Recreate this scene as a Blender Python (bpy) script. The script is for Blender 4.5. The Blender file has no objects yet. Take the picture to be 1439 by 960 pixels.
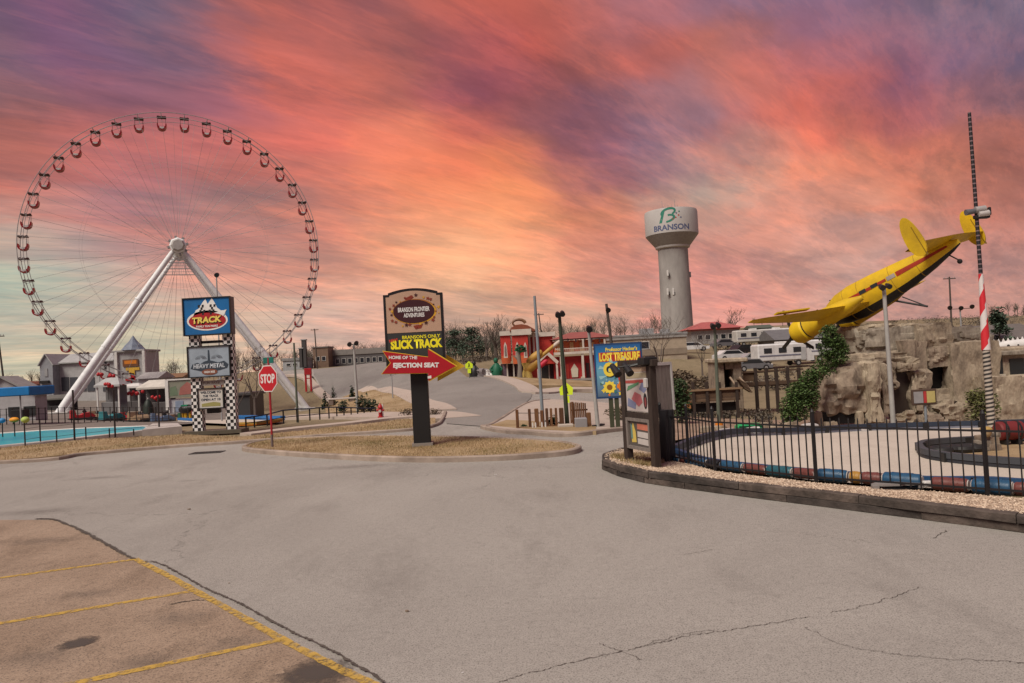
import bpy, bmesh, math, random
import numpy as np
from mathutils import Vector, Matrix, noise
from mathutils.geometry import delaunay_2d_cdt
random.seed(7); rng = np.random.default_rng(7)
S = bpy.context.scene; COL = S.collection
pi = math.pi; rad = math.radians
# ------------------------------------------------------------------ camera
FPX, CX, CY = 1040.0, 719.5, 480.0
CAMZ = 2.6; ROLL = rad(3.1); PITCH = math.atan(25/1040*math.cos(ROLL))
_F = Vector((0, math.cos(PITCH), math.sin(PITCH))); _U = Vector((0, -math.sin(PITCH), math.cos(PITCH))); _X = Vector((1, 0, 0))
_R = math.cos(ROLL)*_X - math.sin(ROLL)*_U
_UP = math.cos(ROLL)*_U + math.sin(ROLL)*_X
cam = bpy.data.cameras.new('camera'); camo = bpy.data.objects.new('camera', cam); COL.objects.link(camo)
cam.sensor_width = 36; cam.lens = 36*FPX/1439; cam.clip_end = 6000; cam.clip_start = .1
mw = Matrix.Identity(4)
for i, v in enumerate((_R, _UP, -_F)):
    for j in range(3): mw[j][i] = v[j]
mw.translation = (0, 0, CAMZ); camo.matrix_world = mw
S.camera = camo
def ray(px, py):
    px, py = float(px), float(py)
    d = _F + (px-CX)/FPX*_R - (py-CY)/FPX*_UP
    return d/d.y
def at(px, py, Y): return Vector((0, 0, CAMZ)) + ray(px, py)*float(Y)
def hz(px): return 505 - .0542*(px-720)
# ------------------------------------------------------------------ light and sky
S.view_settings.view_transform = 'Standard'; S.view_settings.look = 'None'; S.view_settings.gamma = 1
S.view_settings.exposure = 0.45
EXPO = 2**0.45
sun = bpy.data.lights.new('sun', 'SUN'); sun.energy = 2.75; sun.angle = rad(30); sun.color = (1, .94, .82)
suno = bpy.data.objects.new('sun', sun); COL.objects.link(suno)
SUN_EL, SUN_AZ = rad(52), rad(-140)       # azimuth clockwise from +Y
sdir = Vector((math.sin(SUN_AZ)*math.cos(SUN_EL), math.cos(SUN_AZ)*math.cos(SUN_EL), math.sin(SUN_EL)))
suno.rotation_euler = (-sdir).to_track_quat('-Z', 'Y').to_euler()
suno.location = (0, 0, 60)
def lin(c): return tuple(((x/255)/12.92 if x/255 <= .04045 else ((x/255+.055)/1.055)**2.4) for x in c)
SKY = [(150,20,(135,91,125)),(230,35,(116,93,119)),(320,20,(109,99,124)),(420,20,(180,103,98)),(650,15,(173,99,94)),(850,20,(166,95,90)),(1100,20,(128,103,132)),(1250,20,(121,101,131)),
(1420,20,(102,96,116)),(20,100,(158,99,94)),(340,85,(144,94,125)),(500,100,(197,111,106)),(600,80,(164,101,96)),(690,90,(135,78,106)),(800,75,(188,95,90)),(860,110,(158,95,90)),
(960,100,(192,105,100)),(1080,100,(161,104,99)),(1200,100,(137,95,129)),(20,185,(171,105,100)),(130,180,(206,117,112)),(250,165,(218,126,121)),(380,180,(226,122,111)),(480,170,(216,117,112)),
(690,170,(196,102,97)),(830,175,(114,76,101)),(1200,180,(185,102,97)),(1320,180,(147,94,122)),(1425,180,(116,100,128)),(10,250,(204,144,139)),(80,240,(188,124,119)),(190,235,(144,113,136)),
(640,240,(232,132,106)),(850,215,(144,83,104)),(900,240,(135,94,119)),(1050,230,(202,111,106)),(1250,250,(194,102,97)),(1410,250,(158,101,96)),(10,310,(147,189,173)),(60,280,(192,175,170)),
(200,300,(228,156,146)),(300,300,(230,141,133)),(400,310,(178,123,118)),(500,310,(207,128,119)),(620,300,(237,152,121)),(720,300,(242,156,116)),(1000,300,(173,154,149)),(1060,295,(188,171,166)),
(1120,300,(242,150,123)),(1420,310,(164,97,92)),(10,370,(213,188,174)),(200,350,(196,167,161)),(330,350,(234,152,139)),(450,365,(216,148,133)),(750,370,(240,158,123)),(850,370,(234,139,123)),
(1090,365,(178,138,133)),(1120,345,(207,128,122)),(1200,370,(197,148,143)),(20,430,(203,193,171)),(230,430,(203,193,171)),(350,390,(186,173,160)),(350,430,(213,177,160)),(440,425,(197,173,168)),
(500,430,(235,174,160)),(1020,430,(226,137,138)),(1200,420,(204,157,152)),(1425,430,(196,132,127)),(20,490,(203,193,171)),(200,490,(203,193,171)),(350,485,(216,184,161)),(500,475,(218,165,150)),
(1000,450,(220,148,138)),(1300,440,(190,138,133)),(0,560,(203,193,171)),(500,540,(207,162,148)),(1000,520,(207,156,151)),(1439,500,(188,136,131)),(600,180,(238,142,118)),(760,230,(240,145,105)),
(660,365,(245,182,145)),(1150,250,(203,115,104)),(130,90,(175,107,111)),(1410,105,(122,107,131)),(1200,315,(232,145,112)),(20,20,(112,95,112)),(300,250,(122,108,115)),(400,255,(148,116,120)),
(500,250,(212,130,115)),(880,180,(148,105,115)),(1000,365,(182,122,112)),(100,315,(150,162,168)),(1320,335,(208,122,98)),(560,20,(158,96,102)),(720,20,(198,104,95)),(950,20,(155,112,130)),
(1250,100,(145,108,125)),(850,305,(222,135,105)),(560,360,(236,166,131)),(760,150,(140,85,95)),(1418,370,(165,102,95)),(120,420,(205,185,165)),(650,450,(188,150,138)),(820,430,(200,155,138)),
(1100,410,(192,130,116)),(290,80,(160,100,105)),(1100,150,(212,122,110)),(980,205,(143,127,147)),(410,100,(198,112,105))]
def build_world():
    w = bpy.data.worlds.new('World'); S.world = w; w.use_nodes = True
    nt = w.node_tree; nt.nodes.clear(); N = nt.nodes.new; L = nt.links.new
    # sky samples expressed as directions in a frame tilted 3 degrees about the horizon's normal to the street
    dirs, cols = [], []
    for x, y, c in SKY:
        u, v = (x-CX)/FPX, -(y-CY)/FPX
        az = math.atan2(u, 1); el = math.atan2(v, math.hypot(u, 1))
        dirs.append((az, el)); cols.append(lin(c))
    dirs = np.array(dirs); cols = np.array(cols)
    def samp(az, el):
        d = ((dirs[:, 0]-az)/.046)**2 + ((dirs[:, 1]-el)/.030)**2
        wgt = np.exp(-.5*np.minimum(d, 600)) + 1e-5/(1+d)**2
        return (wgt[:, None]*cols).sum(0)/wgt.sum()
    mauve = np.array(lin((128, 104, 130)))
    rows = [-.10, -.03, 0.02, .055, .09, .125, .165, .205, .245, .29, .335, .385, .44]
    azs = [-.62+i*1.24/24 for i in range(25)]
    tc = N('ShaderNodeTexCoord')
    sep = N('ShaderNodeSeparateXYZ')
    rot = N('ShaderNodeVectorRotate'); rot.rotation_type = 'Y_AXIS'; rot.inputs['Angle'].default_value = ROLL*1.0
    rot2 = N('ShaderNodeVectorRotate'); rot2.rotation_type = 'X_AXIS'; rot2.inputs['Angle'].default_value = -PITCH
    L(tc.outputs['Generated'], rot.inputs['Vector']); L(rot.outputs[0], rot2.inputs['Vector']); L(rot2.outputs[0], sep.inputs[0])
    def mth(op, a, b=None, c=None):
        n = N('ShaderNodeMath'); n.operation = op
        for i, q in enumerate((a, b, c)):
            if q is None: continue
            if isinstance(q, (int, float)): n.inputs[i].default_value = q
            else: L(q, n.inputs[i])
        return n.outputs[0]
    az = mth('ARCTAN2', sep.outputs[0], sep.outputs[1]); el = mth('ARCSINE', sep.outputs[2])
    # wispy streak noise along the drift of the clouds
    # coordinates on a flat cloud deck overhead, so the streaks fan out from their vanishing point
    zz = mth('ADD', mth('MAXIMUM', mth('ADD', sep.outputs[2], .09), 0.0), .09)
    cmb = N('ShaderNodeCombineXYZ'); L(mth('DIVIDE', sep.outputs[0], zz), cmb.inputs[0]); L(mth('DIVIDE', sep.outputs[1], zz), cmb.inputs[1])
    def streak(angle, sx, sy, scale, detail, rough, seed, dist=0.):
        mp = N('ShaderNodeMapping'); mp.vector_type = 'TEXTURE'; mp.inputs['Rotation'].default_value = (0, 0, rad(angle)); mp.inputs['Scale'].default_value = (sx, sy, 1); mp.inputs['Location'].default_value = (seed, seed*.7, 0)
        L(cmb.outputs[0], mp.inputs[0])
        n = N('ShaderNodeTexNoise'); n.inputs['Scale'].default_value = scale; n.inputs['Detail'].default_value = detail; n.inputs['Roughness'].default_value = rough; n.inputs['Distortion'].default_value = dist
        L(mp.outputs[0], n.inputs['Vector']); return n
    n1 = streak(52, 2.0, 1, 1.5, 6, .58, 1.3, .2)
    n2 = streak(50, 2.8, 1, 3.2, 8, .62, 4.1, .3)
    n3 = streak(47, 3.2, 1, 9, 7, .62, 8.7, .4)
    s1 = N('ShaderNodeSeparateColor'); L(n1.outputs['Color'], s1.inputs[0])
    s2 = N('ShaderNodeSeparateColor'); L(n2.outputs['Color'], s2.inputs[0])
    az_w = mth('ADD', az, mth('ADD', mth('MULTIPLY', mth('SUBTRACT', s1.outputs[0], .5), .13), mth('MULTIPLY', mth('SUBTRACT', s2.outputs[0], .5), .13)))
    el_w = mth('ADD', el, mth('ADD', mth('MULTIPLY', mth('SUBTRACT', s1.outputs[1], .5), .06), mth('MULTIPLY', mth('SUBTRACT', s2.outputs[1], .5), .085)))
    fac = mth('ADD', mth('MULTIPLY', az_w, 1/(2*pi)), .5)
    ramps = []
    for r in rows:
        cr = N('ShaderNodeValToRGB'); R = cr.color_ramp; R.interpolation = 'B_SPLINE' if False else 'EASE'
        pts = [(0.0, mauve)] + [(.5+a/(2*pi), samp(a, r)) for a in azs] + [(1.0, mauve)]
        pts.insert(1, (.5-1.3/(2*pi), .5*mauve+.5*samp(-.6, r))); pts.insert(-1, (.5+1.3/(2*pi), .5*mauve+.5*samp(.6, r)))
        while len(R.elements) < len(pts): R.elements.new(.5)
        for e, (p, c) in zip(R.elements, sorted(pts, key=lambda t: t[0])): e.position = p
        for e, (p, c) in zip(R.elements, sorted(pts, key=lambda t: t[0])): e.color = (*c, 1)
        L(fac, cr.inputs[0]); ramps.append(cr.outputs[0])
    cur = ramps[0]
    def mix(f, a, b, blend='MIX'):
        m = N('ShaderNodeMix'); m.data_type = 'RGBA'; m.blend_type = blend
        if isinstance(f, (int, float)): m.inputs[0].default_value = f
        else: L(f, m.inputs[0])
        for k, q in ((6, a), (7, b)):
            if isinstance(q, tuple): m.inputs[k].default_value = q
            else: L(q, m.inputs[k])
        return m.outputs[2]
    def step(x, a, b):
        n = N('ShaderNodeMapRange'); n.interpolation_type = 'SMOOTHSTEP'
        L(x, n.inputs[0]); n.inputs[1].default_value = a; n.inputs[2].default_value = b
        return n.outputs[0]
    for i in range(1, len(rows)): cur = mix(step(el_w, rows[i-1], rows[i]), cur, ramps[i])
    cur = mix(step(el, .45, .95), cur, (*mauve, 1))
    # wisps: thin dark mauve veils and bright ragged streaks
    n4 = streak(56, 3.0, 1, 2.6, 10, .66, 2.9, .5)
    n5 = streak(44, 3.2, 1, 14, 8, .64, 6.3, .4)
    low = step(el, .50, .02)
    lum = N('ShaderNodeVectorMath'); lum.operation = 'MULTIPLY'; L(cur, lum.inputs[0]); lum.inputs[1].default_value = (.60, .70, .80)
    cur = mix(mth('MULTIPLY', step(n4.outputs[0], .42, .62), .66), cur, lum.outputs[0])
    hi = N('ShaderNodeVectorMath'); hi.operation = 'MULTIPLY_ADD'; L(cur, hi.inputs[0]); hi.inputs[1].default_value = (1.24, 1.10, 1.02); hi.inputs[2].default_value = (.055, .014, .008)
    cur = mix(mth('MULTIPLY', step(n2.outputs[0], .47, .68), .85), cur, hi.outputs[0])
    k = mth('ADD', .82, mth('MULTIPLY', n3.outputs[0], .46))
    k2 = mth('ADD', .86, mth('MULTIPLY', n5.outputs[0], .32))
    kk = mth('MULTIPLY', k, k2)
    n6 = streak(51, 4.5, 1, 4.6, 10, .68, 11.2, .35)
    rid = step(mth('ABSOLUTE', mth('SUBTRACT', n6.outputs[0], .5)), .055, .0)
    hi2 = N('ShaderNodeVectorMath'); hi2.operation = 'MULTIPLY_ADD'; L(cur, hi2.inputs[0]); hi2.inputs[1].default_value = (1.16, 1.07, 1.02); hi2.inputs[2].default_value = (.04, .012, .008)
    cur = mix(mth('MULTIPLY', rid, .55), cur, hi2.outputs[0])
    hs = N('ShaderNodeHueSaturation'); sr = N('ShaderNodeMapRange'); sr.interpolation_type = 'SMOOTHSTEP'; sr.inputs[1].default_value = .02; sr.inputs[2].default_value = .26; sr.inputs[3].default_value = .94; sr.inputs[4].default_value = 1.04; L(el, sr.inputs[0]); L(sr.outputs[0], hs.inputs['Saturation']); L(cur, hs.inputs['Color']); cur = hs.outputs[0]
    vm = N('ShaderNodeVectorMath'); vm.operation = 'SCALE'; tint = N('ShaderNodeVectorMath'); tint.operation = 'MULTIPLY'; L(cur, tint.inputs[0]); tint.inputs[1].default_value = (1.0, 1.03, .93); L(tint.outputs[0], vm.inputs[0]); L(kk, vm.inputs['Scale'])
    sky = N('ShaderNodeTexSky'); sky.sky_type = 'NISHITA'; sky.sun_disc = False; sky.sun_elevation = SUN_EL; sky.sun_rotation = SUN_AZ
    bg = N('ShaderNodeBackground'); L(vm.outputs[0], bg.inputs[0]); bg.inputs[1].default_value = .98/EXPO
    bg2 = N('ShaderNodeBackground'); L(sky.outputs[0], bg2.inputs[0]); bg2.inputs[1].default_value = .0004
    ad = N('ShaderNodeAddShader'); L(bg.outputs[0], ad.inputs[0]); L(bg2.outputs[0], ad.inputs[1])
    out = N('ShaderNodeOutputWorld'); L(ad.outputs[0], out.inputs[0])
build_world()
# ------------------------------------------------------------------ materials
MATS = {}
def mat(name, col, rough=.75, var=.18, scale=2.5, bump=0., metal=0., grime=None, gscale=.6, gamt=.5, spec=.35, stretch=(1, 1, 1), bscale=None):
    if name in MATS: return MATS[name]
    m = bpy.data.materials.new(name); m.use_nodes = True; nt = m.node_tree; N = nt.nodes.new; L = nt.links.new
    b = nt.nodes['Principled BSDF']; b.inputs['Roughness'].default_value = rough; b.inputs['Metallic'].default_value = metal
    b.inputs['Specular IOR Level'].default_value = spec
    tc = N('ShaderNodeTexCoord'); mp = N('ShaderNodeMapping'); mp.inputs['Scale'].default_value = stretch; L(tc.outputs['Object'], mp.inputs[0])
    n = N('ShaderNodeTexNoise'); n.inputs['Scale'].default_value = scale; n.inputs['Detail'].default_value = 8; n.inputs['Roughness'].default_value = .65
    L(mp.outputs[0], n.inputs['Vector'])
    r = N('ShaderNodeMapRange'); r.inputs[1].default_value = .25; r.inputs[2].default_value = .75; r.inputs[3].default_value = 1-var; r.inputs[4].default_value = 1+var; L(n.outputs[0], r.inputs[0])
    sc = N('ShaderNodeVectorMath'); sc.operation = 'SCALE'; sc.inputs[0].default_value = col[:3]; L(r.outputs[0], sc.inputs['Scale'])
    c = sc.outputs[0]
    if grime:
        g = N('ShaderNodeTexNoise'); g.inputs['Scale'].default_value = gscale; g.inputs['Detail'].default_value = 7; g.inputs['Roughness'].default_value = .62; L(mp.outputs[0], g.inputs['Vector'])
        gr = N('ShaderNodeMapRange'); gr.inputs[1].default_value = .42; gr.inputs[2].default_value = .68; gr.inputs[4].default_value = gamt; L(g.outputs[0], gr.inputs[0])
        mx = N('ShaderNodeMix'); mx.data_type = 'RGBA'; L(gr.outputs[0], mx.inputs[0]); L(c, mx.inputs[6]); mx.inputs[7].default_value = (*grime, 1); c = mx.outputs[2]
    L(c, b.inputs['Base Color'])
    if bump:
        bn = N('ShaderNodeTexNoise'); bn.inputs['Scale'].default_value = bscale or scale*4; bn.inputs['Detail'].default_value = 6; L(mp.outputs[0], bn.inputs['Vector'])
        bp = N('ShaderNodeBump'); bp.inputs['Strength'].default_value = bump; bp.inputs['Distance'].default_value = .03; L(bn.outputs[0], bp.inputs['Height']); L(bp.outputs[0], b.inputs['Normal'])
    MATS[name] = m; return m
def P(name, col, **k):            # painted or plain surface
    return mat(name, col, **{**dict(rough=.55, var=.10, scale=3, grime=tuple(x*.45+.01 for x in col[:3]), gscale=1.3, gamt=.35), **k})
def checker_mat(name, a, b, size, off=(.013, .017, .021)):
    m = bpy.data.materials.new(name); m.use_nodes = True; nt = m.node_tree; N = nt.nodes.new; L = nt.links.new
    tc = N('ShaderNodeTexCoord'); mp = N('ShaderNodeMapping'); mp.inputs['Location'].default_value = off; L(tc.outputs['Object'], mp.inputs[0])
    c = N('ShaderNodeTexChecker'); c.inputs['Scale'].default_value = 1/size; c.inputs['Color1'].default_value = (*a, 1); c.inputs['Color2'].default_value = (*b, 1)
    L(mp.outputs[0], c.inputs['Vector']); L(c.outputs[0], nt.nodes['Principled BSDF'].inputs['Base Color']); nt.nodes['Principled BSDF'].inputs['Roughness'].default_value = .5
    return m
def stripe_mat(name, a, b, period, tilt, duty=.5):
    m = bpy.data.materials.new(name); m.use_nodes = True; nt = m.node_tree; N = nt.nodes.new; L = nt.links.new
    tc = N('ShaderNodeTexCoord'); sp = N('ShaderNodeSeparateXYZ'); L(tc.outputs['Object'], sp.inputs[0])
    def mth(op, x, y):
        n = N('ShaderNodeMath'); n.operation = op
        for i, q in enumerate((x, y)):
            if isinstance(q, (int, float)): n.inputs[i].default_value = q
            else: L(q, n.inputs[i])
        return n.outputs[0]
    an = mth('ARCTAN2', sp.outputs[0], sp.outputs[1])
    t = mth('ADD', mth('DIVIDE', sp.outputs[2], period), mth('MULTIPLY', an, tilt/(2*pi)))
    g = mth('GREATER_THAN', mth('FRACT', t, 0), duty)
    mx = N('ShaderNodeMix'); mx.data_type = 'RGBA'; L(g, mx.inputs[0]); mx.inputs[6].default_value = (*a, 1); mx.inputs[7].default_value = (*b, 1)
    L(mx.outputs[2], nt.nodes['Principled BSDF'].inputs['Base Color']); nt.nodes['Principled BSDF'].inputs['Roughness'].default_value = .5
    return m
# ------------------------------------------------------------------ object helpers
def tag(o, label=None, cat=None, group=None, kind=None):
    if label: o['label'] = label
    if cat: o['category'] = cat
    if group: o['group'] = group
    if kind: o['kind'] = kind
    return o
def thing(name, label, cat, loc, rotz=0, group=None):
    o = bpy.data.objects.new(name, None); COL.objects.link(o); o.location = loc; o.rotation_euler = (0, 0, rotz); o.empty_display_size = .3
    return tag(o, label, cat, group)
def dup(root, loc, rotz=None, label=None, group=None, scale=None):
    r = root.copy(); COL.objects.link(r); r.location = loc
    if rotz is not None: r.rotation_euler = (0, 0, rotz)
    if label: r['label'] = label
    if group: r['group'] = group
    if scale: r.scale = (scale,)*3 if not isinstance(scale, tuple) else scale
    for ch in list(root.children):
        c = ch.copy(); COL.objects.link(c); c.parent = r
        for g in list(ch.children):
            d = g.copy(); COL.objects.link(d); d.parent = c
    return r
def link(name, me, parent=None, loc=None):
    o = bpy.data.objects.new(name, me); COL.objects.link(o)
    if parent is not None: o.parent = parent
    if loc is not None: o.location = loc
    return o
class MB:
    def __init__(s): s.v = []; s.f = []; s.mi = []; s.cur = 0
    def add(s, vs, fs):
        n = len(s.v); s.v += [tuple(v) for v in vs]; s.f += [tuple(i+n for i in f) for f in fs]; s.mi += [s.cur]*len(fs); return s
    def box(s, c, d, rz=0, rx=0, ry=0, taper=1.):
        M = Matrix.Rotation(rz, 3, 'Z') @ Matrix.Rotation(ry, 3, 'Y') @ Matrix.Rotation(rx, 3, 'X'); c = Vector(c); x, y, z = d[0]/2, d[1]/2, d[2]/2
        vs = [c + M @ Vector((a*x*(taper if k > 0 else 1), b*y*(taper if k > 0 else 1), k*z)) for k in (-1, 1) for a, b in ((-1, -1), (1, -1), (1, 1), (-1, 1))]
        return s.add(vs, [(3, 2, 1, 0), (4, 5, 6, 7), (0, 1, 5, 4), (1, 2, 6, 5), (2, 3, 7, 6), (3, 0, 4, 7)])
    def bbox(s, c, d, b=.02, rz=0):   # box with bevelled vertical and horizontal edges
        M = Matrix.Rotation(rz, 3, 'Z'); c = Vector(c); x, y, z = d[0]/2, d[1]/2, d[2]/2; b = min(b, x*.45, y*.45, z*.45)
        vs = []
        for zz, k in ((-z, b), (-z+b, 0), (z-b, 0), (z, b)):
            X, Y = x-k, y-k; q = b*.7 if k == 0 else b*.35
            for px, py in ((-X+q, -Y), (X-q, -Y), (X, -Y+q), (X, Y-q), (X-q, Y), (-X+q, Y), (-X, Y-q), (-X, -Y+q)): vs.append(c + M @ Vector((px, py, zz)))
        fs = [tuple(range(7, -1, -1)), tuple(range(24, 32))]
        for r in range(3):
            for i in range(8): fs.append((r*8+i, r*8+(i+1) % 8, r*8+8+(i+1) % 8, r*8+8+i))
        return s.add(vs, fs)
    def tube(s, pts, rs, n=8, cap=True, flat=1.):
        pts = [Vector(p) for p in pts]
        if not isinstance(rs, (list, tuple)): rs = [rs]*len(pts)
        vs = []; up = None
        for i, p in enumerate(pts):
            t = (pts[min(i+1, len(pts)-1)] - pts[max(i-1, 0)]).normalized()
            if up is None:
                up = Vector((0, 0, 1)) if abs(t.z) < .9 else Vector((0, 1, 0))
            a = t.cross(up).normalized(); b = a.cross(t).normalized(); up = b
            for k in range(n):
                an = 2*pi*k/n; vs.append(p + (a*math.cos(an)*flat + b*math.sin(an))*rs[i])
        fs = []
        for i in range(len(pts)-1):
            for k in range(n): fs.append((i*n+k, i*n+(k+1) % n, (i+1)*n+(k+1) % n, (i+1)*n+k))
        if cap: fs += [tuple(range(n-1, -1, -1)), tuple((len(pts)-1)*n+k for k in range(n))]
        return s.add(vs, fs)
    def cyl(s, p0, p1, r0, r1=None, n=10): return s.tube([p0, p1], [r0, r0 if r1 is None else r1], n)
    def lathe(s, prof, n=24, c=(0, 0, 0), cap=True):
        c = Vector(c); vs = [c + Vector((r*math.cos(2*pi*k/n), r*math.sin(2*pi*k/n), z)) for r, z in prof for k in range(n)]
        fs = [(i*n+k, i*n+(k+1) % n, (i+1)*n+(k+1) % n, (i+1)*n+k) for i in range(len(prof)-1) for k in range(n)]
        if cap: fs += [tuple(range(n-1, -1, -1)), tuple((len(prof)-1)*n+k for k in range(n))]
        return s.add(vs, fs)
    def prism(s, pts, y0, y1):       # polygon in (x, z), thickness along y
        A = sum(pts[i][0]*pts[(i+1) % len(pts)][1]-pts[(i+1) % len(pts)][0]*pts[i][1] for i in range(len(pts)))
        if A < 0: pts = pts[::-1]
        n = len(pts); vs = [(x, y0, z) for x, z in pts]+[(x, y1, z) for x, z in pts]
        return s.add(vs, [tuple(range(n)), tuple(range(2*n-1, n-1, -1))]+[((i+1) % n, i, n+i, n+(i+1) % n) for i in range(n)])
    def slab(s, pts, z0, z1):        # polygon in (x, y), thickness along z
        A = sum(pts[i][0]*pts[(i+1) % len(pts)][1]-pts[(i+1) % len(pts)][0]*pts[i][1] for i in range(len(pts)))
        if A < 0: pts = pts[::-1]
        n = len(pts); vs = [(x, y, z0) for x, y in pts]+[(x, y, z1) for x, y in pts]
        return s.add(vs, [tuple(range(n-1, -1, -1)), tuple(range(n, 2*n))]+[(i, (i+1) % n, n+(i+1) % n, n+i) for i in range(n)])
    def ball(s, c, r, n=12, m=8):
        if not isinstance(r, (tuple, list)): r = (r, r, r)
        c = Vector(c); vs = [c+Vector((0, 0, -r[2]))]
        for j in range(1, m):
            ph = -pi/2+pi*j/m
            for k in range(n): vs.append(c+Vector((r[0]*math.cos(ph)*math.cos(2*pi*k/n), r[1]*math.cos(ph)*math.sin(2*pi*k/n), r[2]*math.sin(ph))))
        vs.append(c+Vector((0, 0, r[2]))); fs = [(0, 1+(k+1) % n, 1+k) for k in range(n)]
        for j in range(m-2):
            for k in range(n): fs.append((1+j*n+k, 1+j*n+(k+1) % n, 1+(j+1)*n+(k+1) % n, 1+(j+1)*n+k))
        t = len(vs)-1; o = 1+(m-2)*n; fs += [(o+k, o+(k+1) % n, t) for k in range(n)]
        return s.add(vs, fs)
    def mesh(s, name, mats, smooth=False):
        me = bpy.data.meshes.new(name); me.from_pydata(s.v, [], s.f)
        for m in (mats if isinstance(mats, (list, tuple)) else [mats]): me.materials.append(m)
        if any(s.mi): me.polygons.foreach_set('material_index', s.mi)
        if smooth:
            me.polygons.foreach_set('use_smooth', [True]*len(s.f))
            try: me.set_sharp_from_angle(angle=rad(38))
            except Exception: pass
        me.update(); return me
    def build(s, name, mats, parent=None, smooth=False, loc=None):
        return link(name, s.mesh(name, mats, smooth), parent, loc)
TXT = {}
def letters(s, w, h, m, parent, c, depth=.012, bold=.02, tilt=0., name='lettering', shear=0., wrap=None, rz=0):
    """flat lettering facing local -Y, centred at c, fitted to w x h"""
    cu = bpy.data.curves.new('t', 'FONT'); cu.body = s; cu.size = 1; cu.offset = bold; cu.shear = shear; cu.extrude = 0; cu.resolution_u = 3
    ob = bpy.data.objects.new('t', cu); COL.objects.link(ob)
    dg = bpy.context.evaluated_depsgraph_get(); me = bpy.data.meshes.new_from_object(ob.evaluated_get(dg))
    bpy.data.objects.remove(ob); n = len(me.vertices); co = np.zeros(n*3); me.vertices.foreach_get('co', co); co = co.reshape(-1, 3)
    lo, hi = co.min(0), co.max(0); X = (co[:, 0]-(lo[0]+hi[0])/2)*(w/(hi[0]-lo[0])); Z = (co[:, 1]-(lo[1]+hi[1])/2)*(h/(hi[1]-lo[1]))
    ct, st = math.cos(tilt), math.sin(tilt); X, Z = X*ct-Z*st, X*st+Z*ct
    bm = bmesh.new(); bm.from_mesh(me); bm.verts.ensure_lookup_table()
    for i, v in enumerate(bm.verts):
        if wrap: a = X[i]/wrap; v.co = (wrap*math.sin(a), -wrap*math.cos(a), Z[i])
        else:
            v.co = (X[i], 0, Z[i])
    bm.normal_update()
    bm.to_mesh(me); bm.free(); me.name = name; me.materials.clear(); me.materials.append(m)
    if rz: me.transform(Matrix.Rotation(rz, 4, 'Z'))
    o = link(name, me, parent, c); return o
def ell(cx, cz, a, b, n=28, t=0.):
    return [(cx+a*math.cos(2*pi*i/n)*math.cos(t)-b*math.sin(2*pi*i/n)*math.sin(t), cz+a*math.cos(2*pi*i/n)*math.sin(t)+b*math.sin(2*pi*i/n)*math.cos(t)) for i in range(n)]
def rect(x0, z0, x1, z1): return [(x0, z0), (x1, z0), (x1, z1), (x0, z1)]
# ------------------------------------------------------------------ terrain
CT = [ # pixel x, pixel y, distance: points where the ground is seen
(650,600,29.7),(700,570,42),(680,545,58),(660,530,75),(560,525,95),(500,515,150),(440,521,165),(440,529,140),(520,560,60),(560,570,50),(460,565,72),
(690,529,76),(735,545,58),(746,556,50),(720,536,85),(860,530,88),(820,556,54),(870,575,40),(760,565,45),
(80,584,99),(430,577,117),(432,579,100),(432,582,85),(432,585,70),(434,548,133),(380,577,112),(440,572,118),(300,574,100),(200,580,85),(100,590,60),(20,592,60),(300,590,52),(400,585,55),(500,580,48),
(1100,602,30),(1240,600,30),(1400,602,28),(1080,612,25),(1200,606,27),(1439,599,26),(1000,612,27),(940,608,28),(950,585,38),(1050,580,44),(1100,560,50),
(1000,508,95),(1100,507,95),(900,505,95),(950,470,230),(1300,470,140),(1439,480,130),(1200,478,130),(1000,482,160),
(540,508,155),(600,508,138),(640,512,122),(640,502,160),(700,505,140),(300,545,180),(80,560,160),(0,560,150),(480,513,190),(420,517,195),(560,508,175),(520,510,205),(380,522,190),(560,507,235),(460,512,235),(180,555,170),(-100,570,120),(400,524,175)]
pts = [(p.x, p.y, p.z) for p in (at(*c) for c in CT)]
for x in range(-60, 61, 12):
    for y in range(-40, 21, 10):
        if y <= 16 or x < -4: pts.append((x, y, 0.))
for x, y in ((-30, 27), (-22, 30), (-12, 28), (-6, 24), (0, 24), (4, 26), (-30, 38), (-20, 38), (-12, 36), (-50, 40), (7, 13), (5, 16), (9, 11), (14, 8), (20, 6)): pts.append((x, y, 0.))
for x, y, z in ((-150, 60, -2), (-150, 0, 0), (150, 0, -.5), (100, 30, -.8), (60, 30, -.9), (60, 60, .5), (110, 120, 4), (0, -120, 0), (120, -100, 0), (-120, -100, 0)): pts.append((x, y, z))
for a, z in ((-75, 0), (-50, 1), (-35, 2.5), (-25, 3), (-12, 5), (0, 8), (10, 10), (20, 11), (32, 9), (45, 6), (70, 3), (100, 0), (135, 0), (180, 0), (-135, 0), (-100, 0)):
    for R_ in (320, 420): pts.append((R_*math.sin(rad(a)), R_*math.cos(rad(a)), z))
pts = np.array(pts); CXY = pts[:, :2]/50.
def _phi(r2): return .5*r2*np.log(r2+1e-9)
_K = _phi(((CXY[:, None]-CXY[None])**2).sum(-1)) + np.eye(len(CXY))*2e-3
_Pm = np.c_[np.ones(len(CXY)), CXY]; _A = np.block([[_K, _Pm], [_Pm.T, np.zeros((3, 3))]])
_w = np.linalg.solve(_A, np.r_[pts[:, 2], 0, 0, 0])
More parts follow.
